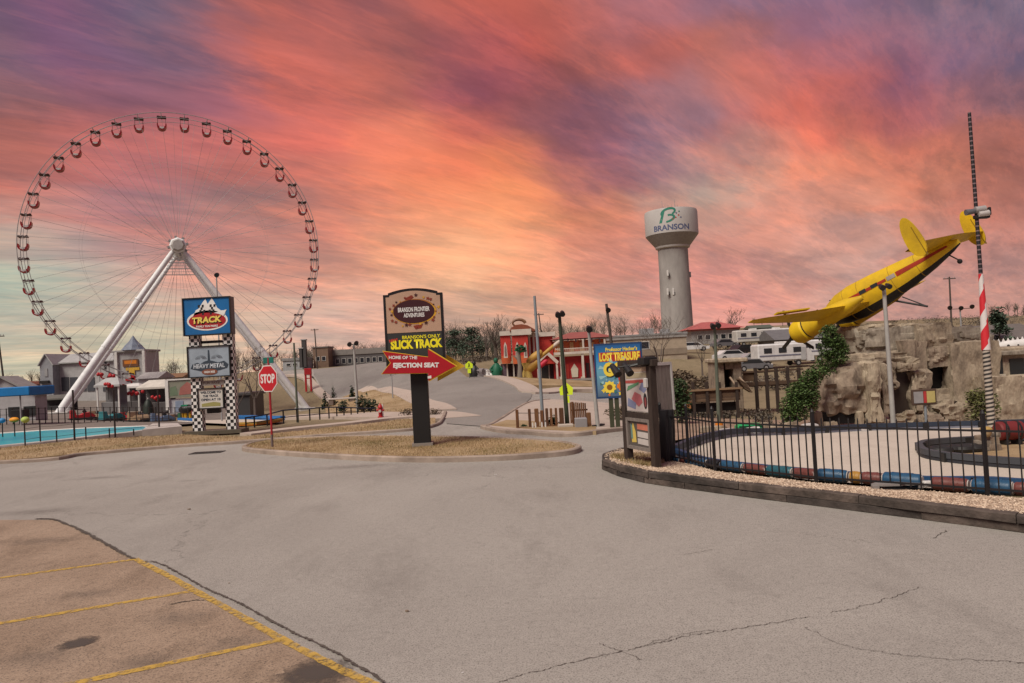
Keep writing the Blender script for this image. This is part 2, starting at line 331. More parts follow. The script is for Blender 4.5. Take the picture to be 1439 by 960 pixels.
def H(x, y):
    x = np.atleast_1d(np.asarray(x, float)); y = np.atleast_1d(np.asarray(y, float)); q = np.c_[x, y]/50.
    out = np.zeros(len(q))
    for i in range(0, len(q), 4000):
        k = q[i:i+4000]; out[i:i+4000] = _phi(((k[:, None]-CXY[None])**2).sum(-1)) @ _w[:-3] + _w[-3] + k @ _w[-2:]
    r = np.hypot(x, y); t = np.clip((r-330)/120, 0, 1); t = t*t*(3-2*t)
    # flat street near the camera
    near = np.clip((np.hypot(x, y-4)-14)/7, 0, 1)
    return out*(1-t)*near
def h1(x, y): return float(H(x, y)[0])
def G(px, py):                   # where the sight line through a pixel meets the ground
    d = ray(px, py); Y = np.linspace(2, 140, 700); z = CAMZ + d.z*Y - H(d.x*Y, Y)
    k = np.where(z < 0)[0]
    if len(k) == 0: return Vector((d.x*140, 140, h1(d.x*140, 140)))
    a, b = Y[max(k[0]-1, 0)], Y[k[0]]; za, zb = z[max(k[0]-1, 0)], z[k[0]]
    y = a+(b-a)*za/(za-zb) if za != zb else b
    return Vector((d.x*y, y, h1(d.x*y, y)))
def on(px, Y, dz=0.):            # ground point below a pixel column at distance Y
    d = ray(px, hz(px)); return Vector((d.x*Y, Y, h1(d.x*Y, Y)+dz))
def base(px, py, Y):             # pixel and distance, height from the ground
    p = at(px, py, Y); return Vector((p.x, p.y, h1(p.x, p.y)))
def inside(P_, xs, ys):
    r = np.zeros(len(xs), bool); n = len(P_)
    for i in range(n):
        x1, y1 = P_[i][:2]; x2, y2 = P_[(i+1) % n][:2]
        c = ((y1 > ys) != (y2 > ys)); r ^= c & (xs < (x2-x1)*(ys-y1)/((y2-y1) or 1e-9)+x1)
    return r
def smooth_line(pts, n=6, closed=False):      # Catmull-Rom
    P_ = [Vector((p[0], p[1])) for p in pts]; out = []; N_ = len(P_)
    for i in range(N_ if closed else N_-1):
        a, b, c, d = (P_[(i-1) % N_] if closed or i else P_[0]), P_[i], P_[(i+1) % N_], (P_[(i+2) % N_] if closed or i+2 < N_ else P_[-1])
        for k in range(n):
            t = k/n; out.append(.5*((2*b)+(c-a)*t+(2*a-5*b+4*c-d)*t*t+(3*b-a-3*c+d)*t**3))
    if not closed: out.append(P_[-1])
    return [(p.x, p.y) for p in out]
def densify(poly, step):
    out = []
    for i in range(len(poly)):
        a, b = Vector(poly[i][:2]), Vector(poly[(i+1) % len(poly)][:2]); L_ = (b-a).length
        st = max(step, .02*min(a.length, b.length)); k = max(1, int(L_/st))
        out += [tuple(a+(b-a)*j/k) for j in range(k)]
    return out
def sheet(name, poly, m, dz=0., step=1.5, kind='structure', skirt=0., parent=None, zf=None):
    """a sheet draped on the terrain; skirt: depth of the vertical edge round it"""
    poly = densify(poly, step); A = np.array(poly); lo, hi = A.min(0), A.max(0)
    xs = np.arange(lo[0], hi[0], step); ys = np.arange(lo[1], hi[1], step)
    if len(xs)*len(ys) > 9000:
        k = math.sqrt(len(xs)*len(ys)/9000); xs = np.arange(lo[0], hi[0], step*k); ys = np.arange(lo[1], hi[1], step*k)
    gx, gy = [a.ravel() for a in np.meshgrid(xs, ys)]
    k = inside(poly, gx, gy); gp = list(zip(gx[k], gy[k])); n = len(poly)
    vs = [Vector(p) for p in poly]+[Vector(p) for p in gp]
    o = delaunay_2d_cdt(vs, [(i, (i+1) % n) for i in range(n)], [], 1, 1e-4)
    V, Fc = o[0], o[2]; V2 = np.array([(v.x, v.y) for v in V])
    z = (zf(V2[:, 0], V2[:, 1]) if zf else H(V2[:, 0], V2[:, 1]))+dz
    mb = MB(); fl = []
    for f in Fc:
        a, b, c = V2[f[0]], V2[f[1]], V2[f[2]]
        fl.append(tuple(f) if (b[0]-a[0])*(c[1]-a[1])-(b[1]-a[1])*(c[0]-a[0]) > 0 else tuple(f)[::-1])
    mb.add([(V2[i, 0], V2[i, 1], z[i]) for i in range(len(V2))], fl)
    if skirt:
        pz = (zf(A[:, 0], A[:, 1]) if zf else H(A[:, 0], A[:, 1]))+dz
        mb.add([(A[i, 0], A[i, 1], pz[i]) for i in range(n)]+[(A[i, 0], A[i, 1], pz[i]-skirt) for i in range(n)], [(i, (i+1) % n, n+(i+1) % n, n+i) for i in range(n)])
    ob = mb.build(name, m, parent, smooth=False)
    if kind: ob['kind'] = kind
    return ob
def ribbon(name, line, width, m, dz, parent=None, kind='structure', jitter=0., zf=None):
    """flat strip along a line on the ground"""
    mb = MB(); L_ = []
    for i, p in enumerate(line):
        a, b = Vector(line[max(i-1, 0)][:2]), Vector(line[min(i+1, len(line)-1)][:2]); t = (b-a).normalized(); n = Vector((-t.y, t.x)); w = width*(1+random.uniform(-jitter, jitter))/2
        L_ += [Vector(p[:2])+n*w, Vector(p[:2])-n*w]
    A = np.array([(v.x, v.y) for v in L_]); z = (zf(A[:, 0], A[:, 1]) if zf else H(A[:, 0], A[:, 1]))+dz
    mb.add([(A[i, 0], A[i, 1], z[i]) for i in range(len(A))], [(2*i+1, 2*i+3, 2*i+2, 2*i) for i in range(len(line)-1)])
    if dz > .03:
        n = len(A); mb.add([(A[i, 0], A[i, 1], z[i]) for i in range(n)]+[(A[i, 0], A[i, 1], z[i]-.4) for i in range(n)], [q for i in range(len(line)-1) for q in ((2*i, 2*i+2, n+2*i+2, n+2*i), (2*i+3, 2*i+1, n+2*i+1, n+2*i+3))]+[(1, 0, n, n+1), (n-2, n-1, 2*n-1, 2*n-2)])
    o = mb.build(name, m, parent)
    if kind: o['kind'] = kind
    return o
def kerb(name, line, m, w=.16, h=.14, parent=None, kind='structure', closed=False):
    """kerb stone strip with a rounded front edge"""
    prof = [(-w/2, -.1), (-w/2, h-.03), (-w/2+.03, h), (w/2-.03, h), (w/2, h-.03), (w/2, -.1)]
    if closed: line = list(line)+[line[0]]
    mb = MB(); vs = []; n = len(line); A = np.array([p[:2] for p in line]); hh = H(A[:, 0], A[:, 1])
    for i in range(n):
        i0, i1 = (i-1, i+1)
        if closed: i0 = (i-1) if i else n-2; i1 = (i+1) if i < n-1 else 1
        a, b = Vector(A[max(i0, 0)]), Vector(A[min(i1, n-1)]); t = (b-a).normalized(); nn = Vector((-t.y, t.x))
        for q, z in prof: vs.append((A[i, 0]+nn.x*q, A[i, 1]+nn.y*q, hh[i]+z))
    k = len(prof); fs = [(i*k+j, i*k+j+1, (i+1)*k+j+1, (i+1)*k+j) for i in range(n-1) for j in range(k-1)]
    mb.add(vs, [f[::-1] for f in fs]); o = mb.build(name, m, parent, smooth=True)
    if kind: o['kind'] = kind
    return o
# ------------------------------------------------------------------ ground materials
def ground_mat(name, c1, c2, c3, speck=.25, big=.35, mid=2.2, fine=70, cracks=0., rough=.9, bump=.4, sp_dark=(.05, .045, .04)):
    m = bpy.data.materials.new(name); m.use_nodes = True; nt = m.node_tree; N = nt.nodes.new; L = nt.links.new
    b = nt.nodes['Principled BSDF']; b.inputs['Roughness'].default_value = rough; b.inputs['Specular IOR Level'].default_value = .25
    tc = N('ShaderNodeTexCoord')
    def nz(sc, det=6, ro=.6, st=None, dist=0.):
        n = N('ShaderNodeTexNoise'); n.inputs['Scale'].default_value = sc; n.inputs['Detail'].default_value = det; n.inputs['Roughness'].default_value = ro; n.inputs['Distortion'].default_value = dist
        if st:
            mp = N('ShaderNodeMapping'); mp.inputs['Scale'].default_value = st; mp.inputs['Rotation'].default_value = (0, 0, .5); L(tc.outputs['Object'], mp.inputs[0]); L(mp.outputs[0], n.inputs['Vector'])
        else: L(tc.outputs['Object'], n.inputs['Vector'])
        return n.outputs[0]
    def mr(x, a, b_, lo=0., hi=1.):
        n = N('ShaderNodeMapRange'); n.inputs[1].default_value = a; n.inputs[2].default_value = b_; n.inputs[3].default_value = lo; n.inputs[4].default_value = hi; L(x, n.inputs[0]); return n.outputs[0]
    def mix(f, a, b_, blend='MIX'):
        q = N('ShaderNodeMix'); q.data_type = 'RGBA'; q.blend_type = blend
        for k, v in ((0, f), (6, a), (7, b_)):
            if isinstance(v, (int, float)): q.inputs[k].default_value = v
            elif isinstance(v, tuple): q.inputs[k].default_value = (*v, 1)
            else: L(v, q.inputs[k])
        return q.outputs[2]
    c = mix(mr(nz(big, 8, .6, None, .5), .35, .65), c1, c2)
    c = mix(mr(nz(mid, 8, .68, (1, .4, 1)), .52, .74, 0, .75), c, c3)
    c = mix(mr(nz(fine*.22, 5, .72), .50, .70, 0, speck*.38), c, tuple(x*.55 for x in c3))
    c = mix(mr(nz(fine*.13, 5, .7), .52, .72, 0, speck*.30), c, tuple(min(1, x*1.25) for x in c2))
    c = mix(mr(nz(fine, 3, .7), .5, .72, 0, speck), c, sp_dark)
    c = mix(mr(nz(fine*1.7, 2, .6), .56, .75, 0, speck*.8), c, tuple(min(1, x*1.7) for x in c1))
    if cracks:
        vo = N('ShaderNodeTexVoronoi'); vo.feature = 'DISTANCE_TO_EDGE'; vo.inputs['Scale'].default_value = .16
        nn = N('ShaderNodeTexNoise'); nn.inputs['Scale'].default_value = 1.2; nn.inputs['Detail'].default_value = 7; nn.inputs['Roughness'].default_value = .7; L(tc.outputs['Object'], nn.inputs['Vector'])
        vm = N('ShaderNodeVectorMath'); vm.operation = 'MULTIPLY_ADD'; L(nn.outputs['Color'], vm.inputs[0]); vm.inputs[1].default_value = (1.6,)*3; L(tc.outputs['Object'], vm.inputs[2]); L(vm.outputs[0], vo.inputs['Vector'])
        ck = mr(vo.outputs[0], .0, .0022, 1, 0); msk = mr(nz(.22, 3), .48, .56)
        mu = N('ShaderNodeMath'); mu.operation = 'MULTIPLY'; L(ck, mu.inputs[0]); L(msk, mu.inputs[1])
        mu2 = N('ShaderNodeMath'); mu2.operation = 'MULTIPLY'; L(mu.outputs[0], mu2.inputs[0]); mu2.inputs[1].default_value = cracks
        c = mix(mu2.outputs[0], c, sp_dark)
    L(c, b.inputs['Base Color'])
    bp = N('ShaderNodeBump'); bp.inputs['Strength'].default_value = bump; bp.inputs['Distance'].default_value = .01; L(nz(fine, 4, .7), bp.inputs['Height']); L(bp.outputs[0], b.inputs['Normal'])
    MATS[name] = m; return m
M_grass = ground_mat('dry_grass', (.27, .18, .09), (.40, .295, .175), (.17, .125, .05), .45, .35, .55, 26, bump=.8)
M_field = ground_mat('dry_field', (.20, .155, .09), (.26, .205, .125), (.115, .095, .05), .5, .09, .35, 6, bump=.7)
M_road = ground_mat('worn_asphalt', (.288, .264, .236), (.38, .352, .315), (.215, .195, .173), .95, .13, .7, 60, cracks=.9, bump=.35)
M_lot = ground_mat('brown_concrete', (.275, .198, .14), (.37, .275, .20), (.15, .105, .072), .95, .7, 1.6, 45, cracks=0., bump=.5)
M_track = ground_mat('track_concrete', (.50, .435, .365), (.56, .49, .415), (.42, .36, .30), .3, .25, .6, 30, cracks=.3, bump=.2)
M_walk = ground_mat('pale_concrete', (.42, .345, .29), (.46, .38, .32), (.34, .28, .23), .2, .5, 1.4, 40, bump=.2)
M_deck = ground_mat('dark_tarmac', (.17, .145, .125), (.22, .185, .16), (.13, .11, .095), .25, .2, .8, 20, bump=.3)
M_gravel = ground_mat('tan_gravel', (.47, .345, .245), (.54, .415, .305), (.30, .215, .15), .6, .8, 6, 24, bump=1.0)
M_kerb = mat('kerb_concrete', (.34, .27, .22), .85, .25, 2, .3, grime=(.12, .09, .07), gscale=.9, gamt=.6)
M_yellow = ground_mat('worn_yellow_paint', (.50, .32, .075), (.42, .27, .085), (.31, .21, .12), .85, 1.2, 9, 45, bump=.2, sp_dark=(.22, .15, .10))
M_crack = mat('dark_joint', (.085, .07, .058), .9, .4, 6)
M_stain = mat('oil_stain', (.10, .08, .07), .7, .4, 8)
def faded(name, col, kind, lo, hi, amt, sc=6., rough=.8):
    """thin film on the ground whose cover fades: 'blot' towards its rim, 'worn' in patches"""
    m = bpy.data.materials.new(name); m.use_nodes = True; nt = m.node_tree; N = nt.nodes.new; L = nt.links.new; b = nt.nodes['Principled BSDF']; b.inputs['Base Color'].default_value = (*col, 1); b.inputs['Roughness'].default_value = rough
    tc = N('ShaderNodeTexCoord'); n = N('ShaderNodeTexNoise'); n.inputs['Scale'].default_value = sc; n.inputs['Detail'].default_value = 9; n.inputs['Roughness'].default_value = .72; L(tc.outputs['Object'], n.inputs['Vector'])
    mr = N('ShaderNodeMapRange'); mr.interpolation_type = 'SMOOTHSTEP'; mr.inputs[1].default_value = lo; mr.inputs[2].default_value = hi; mr.inputs[3].default_value = 0; mr.inputs[4].default_value = amt
    if kind == 'blot':
        d = N('ShaderNodeVectorMath'); d.operation = 'DISTANCE'; sx = N('ShaderNodeVectorMath'); sx.operation = 'MULTIPLY'; L(tc.outputs['Generated'], sx.inputs[0]); sx.inputs[1].default_value = (1, 1, 0); L(sx.outputs[0], d.inputs[0]); d.inputs[1].default_value = (.5, .5, 0)
        a = N('ShaderNodeMath'); a.operation = 'MULTIPLY_ADD'; L(n.outputs[0], a.inputs[0]); a.inputs[1].default_value = .9; s = N('ShaderNodeMath'); s.operation = 'SUBTRACT'; s.inputs[0].default_value = .5; L(d.outputs['Value'], s.inputs[1]); L(s.outputs[0], a.inputs[2]); L(a.outputs[0], mr.inputs[0])
    else: L(n.outputs[0], mr.inputs[0])
    t = N('ShaderNodeBsdfTransparent'); mx = N('ShaderNodeMixShader'); L(mr.outputs[0], mx.inputs[0]); L(t.outputs[0], mx.inputs[1]); L(b.outputs[0], mx.inputs[2]); L(mx.outputs[0], nt.nodes['Material Output'].inputs[0]); MATS[name] = m; return m
M_yellow = faded('worn_yellow_paint_film', (.52, .33, .065), 'worn', .34, .58, .92, 14.)
M_stain = faded('oil_stain_film', (.075, .06, .05), 'blot', .40, .85, .9)
faded('faint_stain', (.13, .11, .095), 'blot', .45, 1.15, .30, 4.)
# ------------------------------------------------------------------ ground sheet to the horizon
def build_ground():
    u = np.linspace(-1, 1, 151); wx = 70*np.sinh(u*4.6)/np.sinh(4.6)*40
    v = np.linspace(-1, 1, 171); wy = 30+70*np.sinh(v*4.6)/np.sinh(4.6)*40
    X, Y = np.meshgrid(wx, wy); R = np.hypot(X, Y-10)
    Z = H(X.ravel(), Y.ravel()).reshape(X.shape) - .07 - .0022*np.clip(R-15, 0, 200)
    mb = MB(); nx, ny = len(wx), len(wy)
    mb.add(list(zip(X.ravel(), Y.ravel(), Z.ravel())), [(j*nx+i, j*nx+i+1, (j+1)*nx+i+1, (j+1)*nx+i) for j in range(ny-1) for i in range(nx-1)])
    o = mb.build('ground', M_field, smooth=True); o['kind'] = 'structure'
build_ground()
def g2(px, py): p = G(px, py); return (p.x, p.y)
def a2(px, py, Y): p = at(px, py, Y); return (p.x, p.y)
KERB_R = [(13.5, -3), (9.6, 5.4), g2(1439, 748), g2(1330, 733), g2(1215, 718), g2(1100, 704), g2(1000, 691), g2(920, 680), g2(880, 671), g2(855, 662), g2(850, 655), g2(862, 647), g2(900, 638), g2(935, 632)]
ISL_R = [a2(945, 618, 25.5), a2(875, 617.5, 25), g2(800, 614), g2(745, 611), g2(712, 609), g2(690, 605.5), g2(678, 602), a2(688, 599, 29), a2(706, 590, 33), a2(728, 577, 39), a2(748, 568, 44), a2(772, 564, 46), a2(800, 562.5, 46), a2(880, 565, 44)]
LEFT_V = [(-62, 31), (-34, 28.5), g2(0, 652), g2(120, 640), g2(250, 629), g2(330, 624), g2(450, 614.5), g2(574, 606), g2(612, 599), a2(622, 590, 34), a2(626, 581, 38), a2(621, 571, 43), a2(605, 560, 50), a2(580, 551, 57), a2(540, 541, 76), a2(500, 533, 105), a2(440, 528.5, 140), a2(380, 526, 165)]
FAR = [a2(380, 520, 190), a2(440, 518, 175), a2(500, 512.5, 165), a2(560, 509.5, 145), a2(610, 514, 120), a2(640, 524, 95), a2(680, 528, 76.5), a2(712, 536, 66), a2(735, 546, 57), a2(748, 553, 52)]
SIDE = [a2(800, 550, 56), a2(880, 548, 56), a2(980, 548, 52), a2(990, 570, 42)]
road_poly = [(-62, -40), (-62, 31)]+LEFT_V[1:]+FAR+SIDE[:2]+[a2(880, 565, 44)]+ISL_R[::-1][1:]+[g2(935, 632)]+KERB_R[::-1][1:]+[(20, -40)]
sheet('road', road_poly, M_road, 0., 1.6)
M_far = ground_mat('grey_asphalt', (.225, .206, .187), (.27, .249, .226), (.18, .164, .148), .5, .12, .5, 30, cracks=.4, bump=.3)
sheet('far_road', [a2(627, 592, 31.5), a2(628, 581, 38.3), a2(622, 571, 43.3), a2(606, 560, 50.3), a2(581, 551, 57.5), a2(541, 541, 76.5), a2(501, 533, 105.5), a2(441, 528.3, 141)]+FAR[1:]+[a2(746, 560, 48), a2(727, 576, 39), a2(704, 588, 33), a2(684, 597, 29.2)], M_far, .025, 1.4)
# right kerb line continues round the picket island and the bed
LOT = [(-30, -20), (-30, 12.5), g2(0, 731), g2(75, 731), g2(105, 741), g2(135, 758), g2(190, 786), g2(240, 812), g2(273, 831), g2(310, 851), g2(400, 902), g2(480, 943), g2(530, 966), (.2, 5.2), (3.2, 0), (6, -20)]
sheet('parking_lot', LOT, M_lot, .004, .8)
def pline(px, w=.105, dz=.009, name='parking_line', jit=.12, n=14):
    pts_ = []
    for (a, b) in zip(px[:-1], px[1:]):
        A, B = Vector(a), Vector(b)
        k = max(2, n); pts_ += [tuple(A+(B-A)*i/k) for i in range(k)]
    pts_.append(px[-1]); return ribbon(name, pts_, w, M_yellow if 'line' in name else M_crack, dz, jitter=jit)
pline([(g2(188, 787)[0]-9, g2(0, 813)[1]-.9), g2(0, 813), g2(188, 787)])
pline([(g2(0, 877)[0]-8, g2(0, 877)[1]-1.3), g2(0, 877), g2(273, 831)])
pline([g2(-60, 995), g2(120, 958), g2(400, 899)])
pline([g2(189, 786), g2(240, 812), g2(273, 831), g2(310, 851), g2(400, 902), g2(480, 943), g2(530, 966), (.15, 5.15)], .10, .0125)
def crack(pts_px, w, name, dz=.006, amp=.02, n=40, jit=.7):
    P_ = smooth_line([g2(*p) for p in pts_px], n)
    rr = random.Random(len(pts_px)*7+int(pts_px[0][0])); out = []; ox = oy = 0
    for p in P_:
        ox = .8*ox+rr.uniform(-amp, amp); oy = .8*oy+rr.uniform(-amp, amp); out.append((p[0]+ox, p[1]+oy))
    return ribbon(name, out, w, M_crack, dz, jitter=jit)
crack([(50, 730), (75, 731), (105, 742), (135, 758), (165, 774), (188, 787)], .055, 'lot_joint', .016, .008)
crack([(205, 790), (222, 792), (250, 806), (290, 828), (330, 846), (400, 884), (470, 918), (540, 960)], .026, 'lot_joint', .016, .006)
crack([(240, 850), (275, 844), (302, 846)], .02, 'lot_crack', .0095, .01)
crack([(700, 960), (800, 932), (900, 910), (960, 895), (1010, 888), (1075, 878), (1140, 868)], 0.0066, 'road_crack', .006, .012)
crack([(905, 908), (960, 892), (1010, 886)], 0.0044, 'road_crack', .006, .012)
crack([(1168, 862), (1200, 855), (1245, 842), (1290, 826)], 0.0055, 'road_crack', .006, .012)
crack([(1130, 882), (1180, 905), (1250, 918), (1320, 926), (1400, 930), (1439, 932)], 0.0044, 'road_crack', .006, .012)
crack([(840, 905), (880, 918), (900, 928)], 0.0044, 'road_crack', .006, .012)
crack([(1311, 757), (1330, 746)], 0.0099, 'road_crack', .006, .01)
crack([(960, 780), (1000, 773)], 0.0055, 'road_crack', .006, .01)
def blotch(name, px, py, rx, ry, m, dz=.007, seed=1):
    c = g2(px, py); r_ = random.Random(seed); n = 26
    pl = [(c[0]+rx*math.cos(2*pi*i/n)*(1+r_.uniform(-.3, .3)), c[1]+ry*math.sin(2*pi*i/n)*(1+r_.uniform(-.3, .3))) for i in range(n)]
    return sheet(name, pl, m, dz, .3)
blotch('oil_stain', 445, 948, .34, .34, M_stain, .0085, 3)
blotch('oil_stain', 112, 903, .2, .2, M_stain, .0085, 5)
blotch('oil_stain', 40, 720, 1.6, .5, MATS['faint_stain'], .006, 8)
blotch('oil_stain', 265, 676, .4, .2, MATS['faint_stain'], .006, 9)
blotch('oil_stain', 135, 672, 1.2, .35, MATS['faint_stain'], .006, 11)
blotch('oil_stain', 500, 656, 1.8, .5, MATS['faint_stain'], .006, 12)
for i, (px, py, rx, ry) in enumerate(((250, 870, .5, .35), (60, 925, .6, .4), (210, 930, .4, .3), (330, 905, .35, .3), (120, 835, .6, .3), (60, 760, .9, .35))): blotch('ground_stain', px, py, rx, ry, MATS['faint_stain'], .0082+.0002*i, 30+i)
# grass verge, kerbs, islands
def raised(name, poly, m, dz=.13, step=1.0): return sheet(name, poly, m, dz, step, skirt=.4)
VERGE_BACK = [a2(612, 590, 34), a2(560, 593, 34), g2(530, 597), g2(470, 603), g2(420, 609), g2(340, 617), g2(255, 614), g2(120, 621), g2(0, 633), (-34, 32.5), (-62, 36)]
raised('grass_verge', LEFT_V[:9]+VERGE_BACK, M_grass, .10)
kerb('kerb', smooth_line(LEFT_V[:11], 5), M_kerb, .16, .12)
ribbon('pavement', smooth_line([g2(345, 613), g2(420, 604), g2(490, 597), g2(540, 591), a2(600, 584, 36)], 6), 1.0, M_walk, .118)
HILL = [a2(600, 577, 40.5), a2(560, 576, 41), a2(530, 574, 44), a2(480, 581, 46), a2(458, 582, 50), a2(456, 562, 76), a2(450, 537, 128), a2(500, 538, 95), a2(540, 547, 71), a2(575, 556, 54), a2(596, 563, 48), a2(610, 570, 43)]
raised('grass_bank', HILL, M_grass, .06, 2.0)
ribbon('pavement', smooth_line([a2(622, 578, 39.5), a2(610, 566, 45.5), a2(594, 560, 49.5), a2(575, 553, 56), a2(538, 544, 73), a2(500, 535.5, 100), a2(440, 531, 135), a2(390, 529, 160)], 6), 1.5, M_walk, .11)
ribbon('driveway', smooth_line([a2(632, 588, 34.5), a2(600, 583, 37.5), a2(560, 582, 38.5), a2(520, 582, 41), a2(460, 588, 46), a2(400, 592, 50)], 6), 3.2, M_walk, .05)
ISLAND = [g2(345, 634), g2(352, 628), g2(380, 622.5), g2(430, 619.5), g2(500, 617.5), g2(560, 617.5), g2(640, 619), g2(720, 622), g2(780, 626), g2(808, 631), g2(812, 635), g2(795, 640), g2(740, 645), g2(680, 648), g2(600, 649.5), g2(520, 647.5), g2(440, 643), g2(380, 638.5)]
ISL_S = smooth_line(ISLAND, 5, True)
raised('grass_island', ISL_S, M_grass, .125, .7)
kerb('kerb', ISL_S, M_kerb, .17, .15, closed=True)
PK = ISL_R
raised('picket_island', PK, M_walk, .10, 1.0)
kerb('kerb', smooth_line(ISL_R[:12], 5), M_kerb, .17, .14)
raised('dry_grass_patch', [g2(690, 601.5), g2(745, 607), g2(800, 610), g2(838, 611), a2(838, 604, 27), a2(790, 598, 29), a2(740, 594, 31), a2(712, 594, 31.5)], M_grass, .115, .8)
# pavement and lawn right of the centre road
ribbon('pavement', smooth_line([a2(690, 529.5, 74), a2(712, 534, 67), a2(737, 544, 58.5), a2(752, 551, 53.5), a2(800, 549, 58), a2(870, 547, 59)], 6), 1.6, M_walk, .13)
raised('lawn', [a2(700, 531, 76), a2(722, 536, 66), a2(745, 544, 60), a2(790, 546, 61), a2(870, 545, 61), a2(900, 535, 76), a2(860, 533, 82), a2(720, 533, 84)], M_grass, .05, 2)
# ------------------------------------------------------------------ bed, fence line, kart track on the right
def ff(px, py): return a2(px, py, 2.47*FPX/(py-hz(px)))
FENCE = [ff(931, 643), ff(968, 649), ff(1005, 659), ff(1147, 675), ff(1388, 692)]
_KL = smooth_line(KERB_R, 4)
def zbed(x, y):
    x, y = np.atleast_1d(x), np.atleast_1d(y); d = np.full(len(x), 1e9)
    for (ax, ay), (bx, by) in zip(_KL[:-1], _KL[1:]):
        ux, uy = bx-ax, by-ay; t = np.clip(((x-ax)*ux+(y-ay)*uy)/max(ux*ux+uy*uy, 1e-9), 0, 1); d = np.minimum(d, np.hypot(x-ax-ux*t, y-ay-uy*t))
    return .235-.135*np.clip((d-.1)/1.2, 0, 1)
fx = Vector(FENCE[-1])+(Vector(FENCE[-1])-Vector(FENCE[-2])).normalized()*2.9
FENCE.append((fx.x, fx.y)); FENCE.append((fx.x+1.7, fx.y-2.2))
BEDZ = .10
bed = KERB_R[::-1][:14]
sheet('gravel_bed', smooth_line(KERB_R[1:], 4)+[FENCE[0], FENCE[1], FENCE[2], FENCE[3], FENCE[4], FENCE[5], FENCE[6]], M_gravel, 0, .35, skirt=.3, zf=zbed)
TRACK = [a2(955, 640, 17.6), a2(1005, 652, 15.9), a2(1147, 671, 13.9), a2(1300, 682, 12.7), a2(1439, 690, 12.0), (14, 9), (24, 8), (30, 20), (26, 28), a2(1439, 598, 26.5), a2(1320, 601, 27), a2(1200, 606, 27), a2(1080, 613, 24.8), a2(1000, 622, 21.5), a2(950, 631, 19)]
sheet('kart_track', TRACK, M_track, .03, 1.0)
# back yard ground: mini golf gravel and wheel site tarmac
M_golf = ground_mat('golf_soil', (.30, .20, .14), (.38, .27, .20), (.16, .105, .07), .7, .5, 2.2, 9, bump=.9)
sheet('golf_ground', [a2(950, 622, 21.5), a2(1000, 618, 23.5), a2(1080, 609, 26), a2(1200, 603, 28.3), a2(1439, 596, 28), (30, 30), (30, 40), a2(1100, 585, 37), a2(950, 585, 38), a2(900, 592, 34), a2(885, 600, 29)], M_golf, .02, 1.2)
sheet('fairground_tarmac', [a2(-60, 610, 42), a2(120, 604, 42), a2(250, 600, 43), a2(330, 596, 46), a2(395, 590, 52), a2(385, 574, 90), a2(330, 560, 128), a2(80, 572, 140), a2(-60, 576, 140)], M_deck, .02, 3.0)
# timber kerb: weathered sleepers laid end to end, two courses
def timber_kerb():
    m = [mat('weathered_timber_%d' % i, c, .9, .45, 3, .9, grime=(.02, .017, .014), gscale=2.2, gamt=.8, stretch=(1, 1, 1)) for i, c in enumerate(((.085, .066, .055), (.11, .084, .069), (.065, .052, .045)))]
    t = thing('timber_kerb', 'long curved kerb of dark weathered timber sleepers along the gravel bed', 'kerb', (*KERB_R[9], 0))
    base_ = Vector((*KERB_R[9], 0)); k = 0
    L_ = smooth_line(KERB_R, 8); acc = [0]
    for a, b in zip(L_[:-1], L_[1:]): acc.append(acc[-1]+(Vector(b)-Vector(a)).length)
    def pos(s):
        s = min(max(s, 0), acc[-1]-1e-4); i = max(0, np.searchsorted(acc, s)-1); f = (s-acc[i])/(acc[i+1]-acc[i]); return Vector(L_[i])*(1-f)+Vector(L_[i+1])*f
    for course, (z0, off) in enumerate(((.065, 0), (.185, .9))):
        s = off-1.0
        while s < acc[-1]-.05:
            ln = min(2.1 if s < acc[-1]-7 else 1.05, acc[-1]-s); ln = max(ln, .3)
            a, b = pos(max(s, 0)), pos(s+ln-.012); d = b-a
            if d.length > .15:
                mb = MB(); n = 7; vs = []; r_ = random.Random(k)
                ang = math.atan2(d.y, d.x); nn = Vector((-d.y, d.x)).normalized()
                for i in range(n):
                    c = a+d*i/(n-1); w = .085*(1+r_.uniform(-.06, .06)); h = .06*(1+r_.uniform(-.09, .07)); o_ = r_.uniform(-.008, .008)
                    for q, zz in ((-w, -h), (-w, h-.018), (-w+.02, h), (w-.02, h), (w, h-.018), (w, -h)):
                        p = c+nn*(q+o_+course*.012); vs.append((p.x-base_.x, p.y-base_.y, z0+zz+h1(p.x, p.y)*0))
                fs = [(i*6+j, i*6+(j+1) % 6, (i+1)*6+(j+1) % 6, (i+1)*6+j) for i in range(n-1) for j in range(6)]
                fs = [f[::-1] for f in fs]+[tuple(range(6)), tuple((n-1)*6+j for j in range(5, -1, -1))]
                mb.add(vs, fs); mb.build('timber', m[k % 3], t); k += 1
            s += ln
timber_kerb()
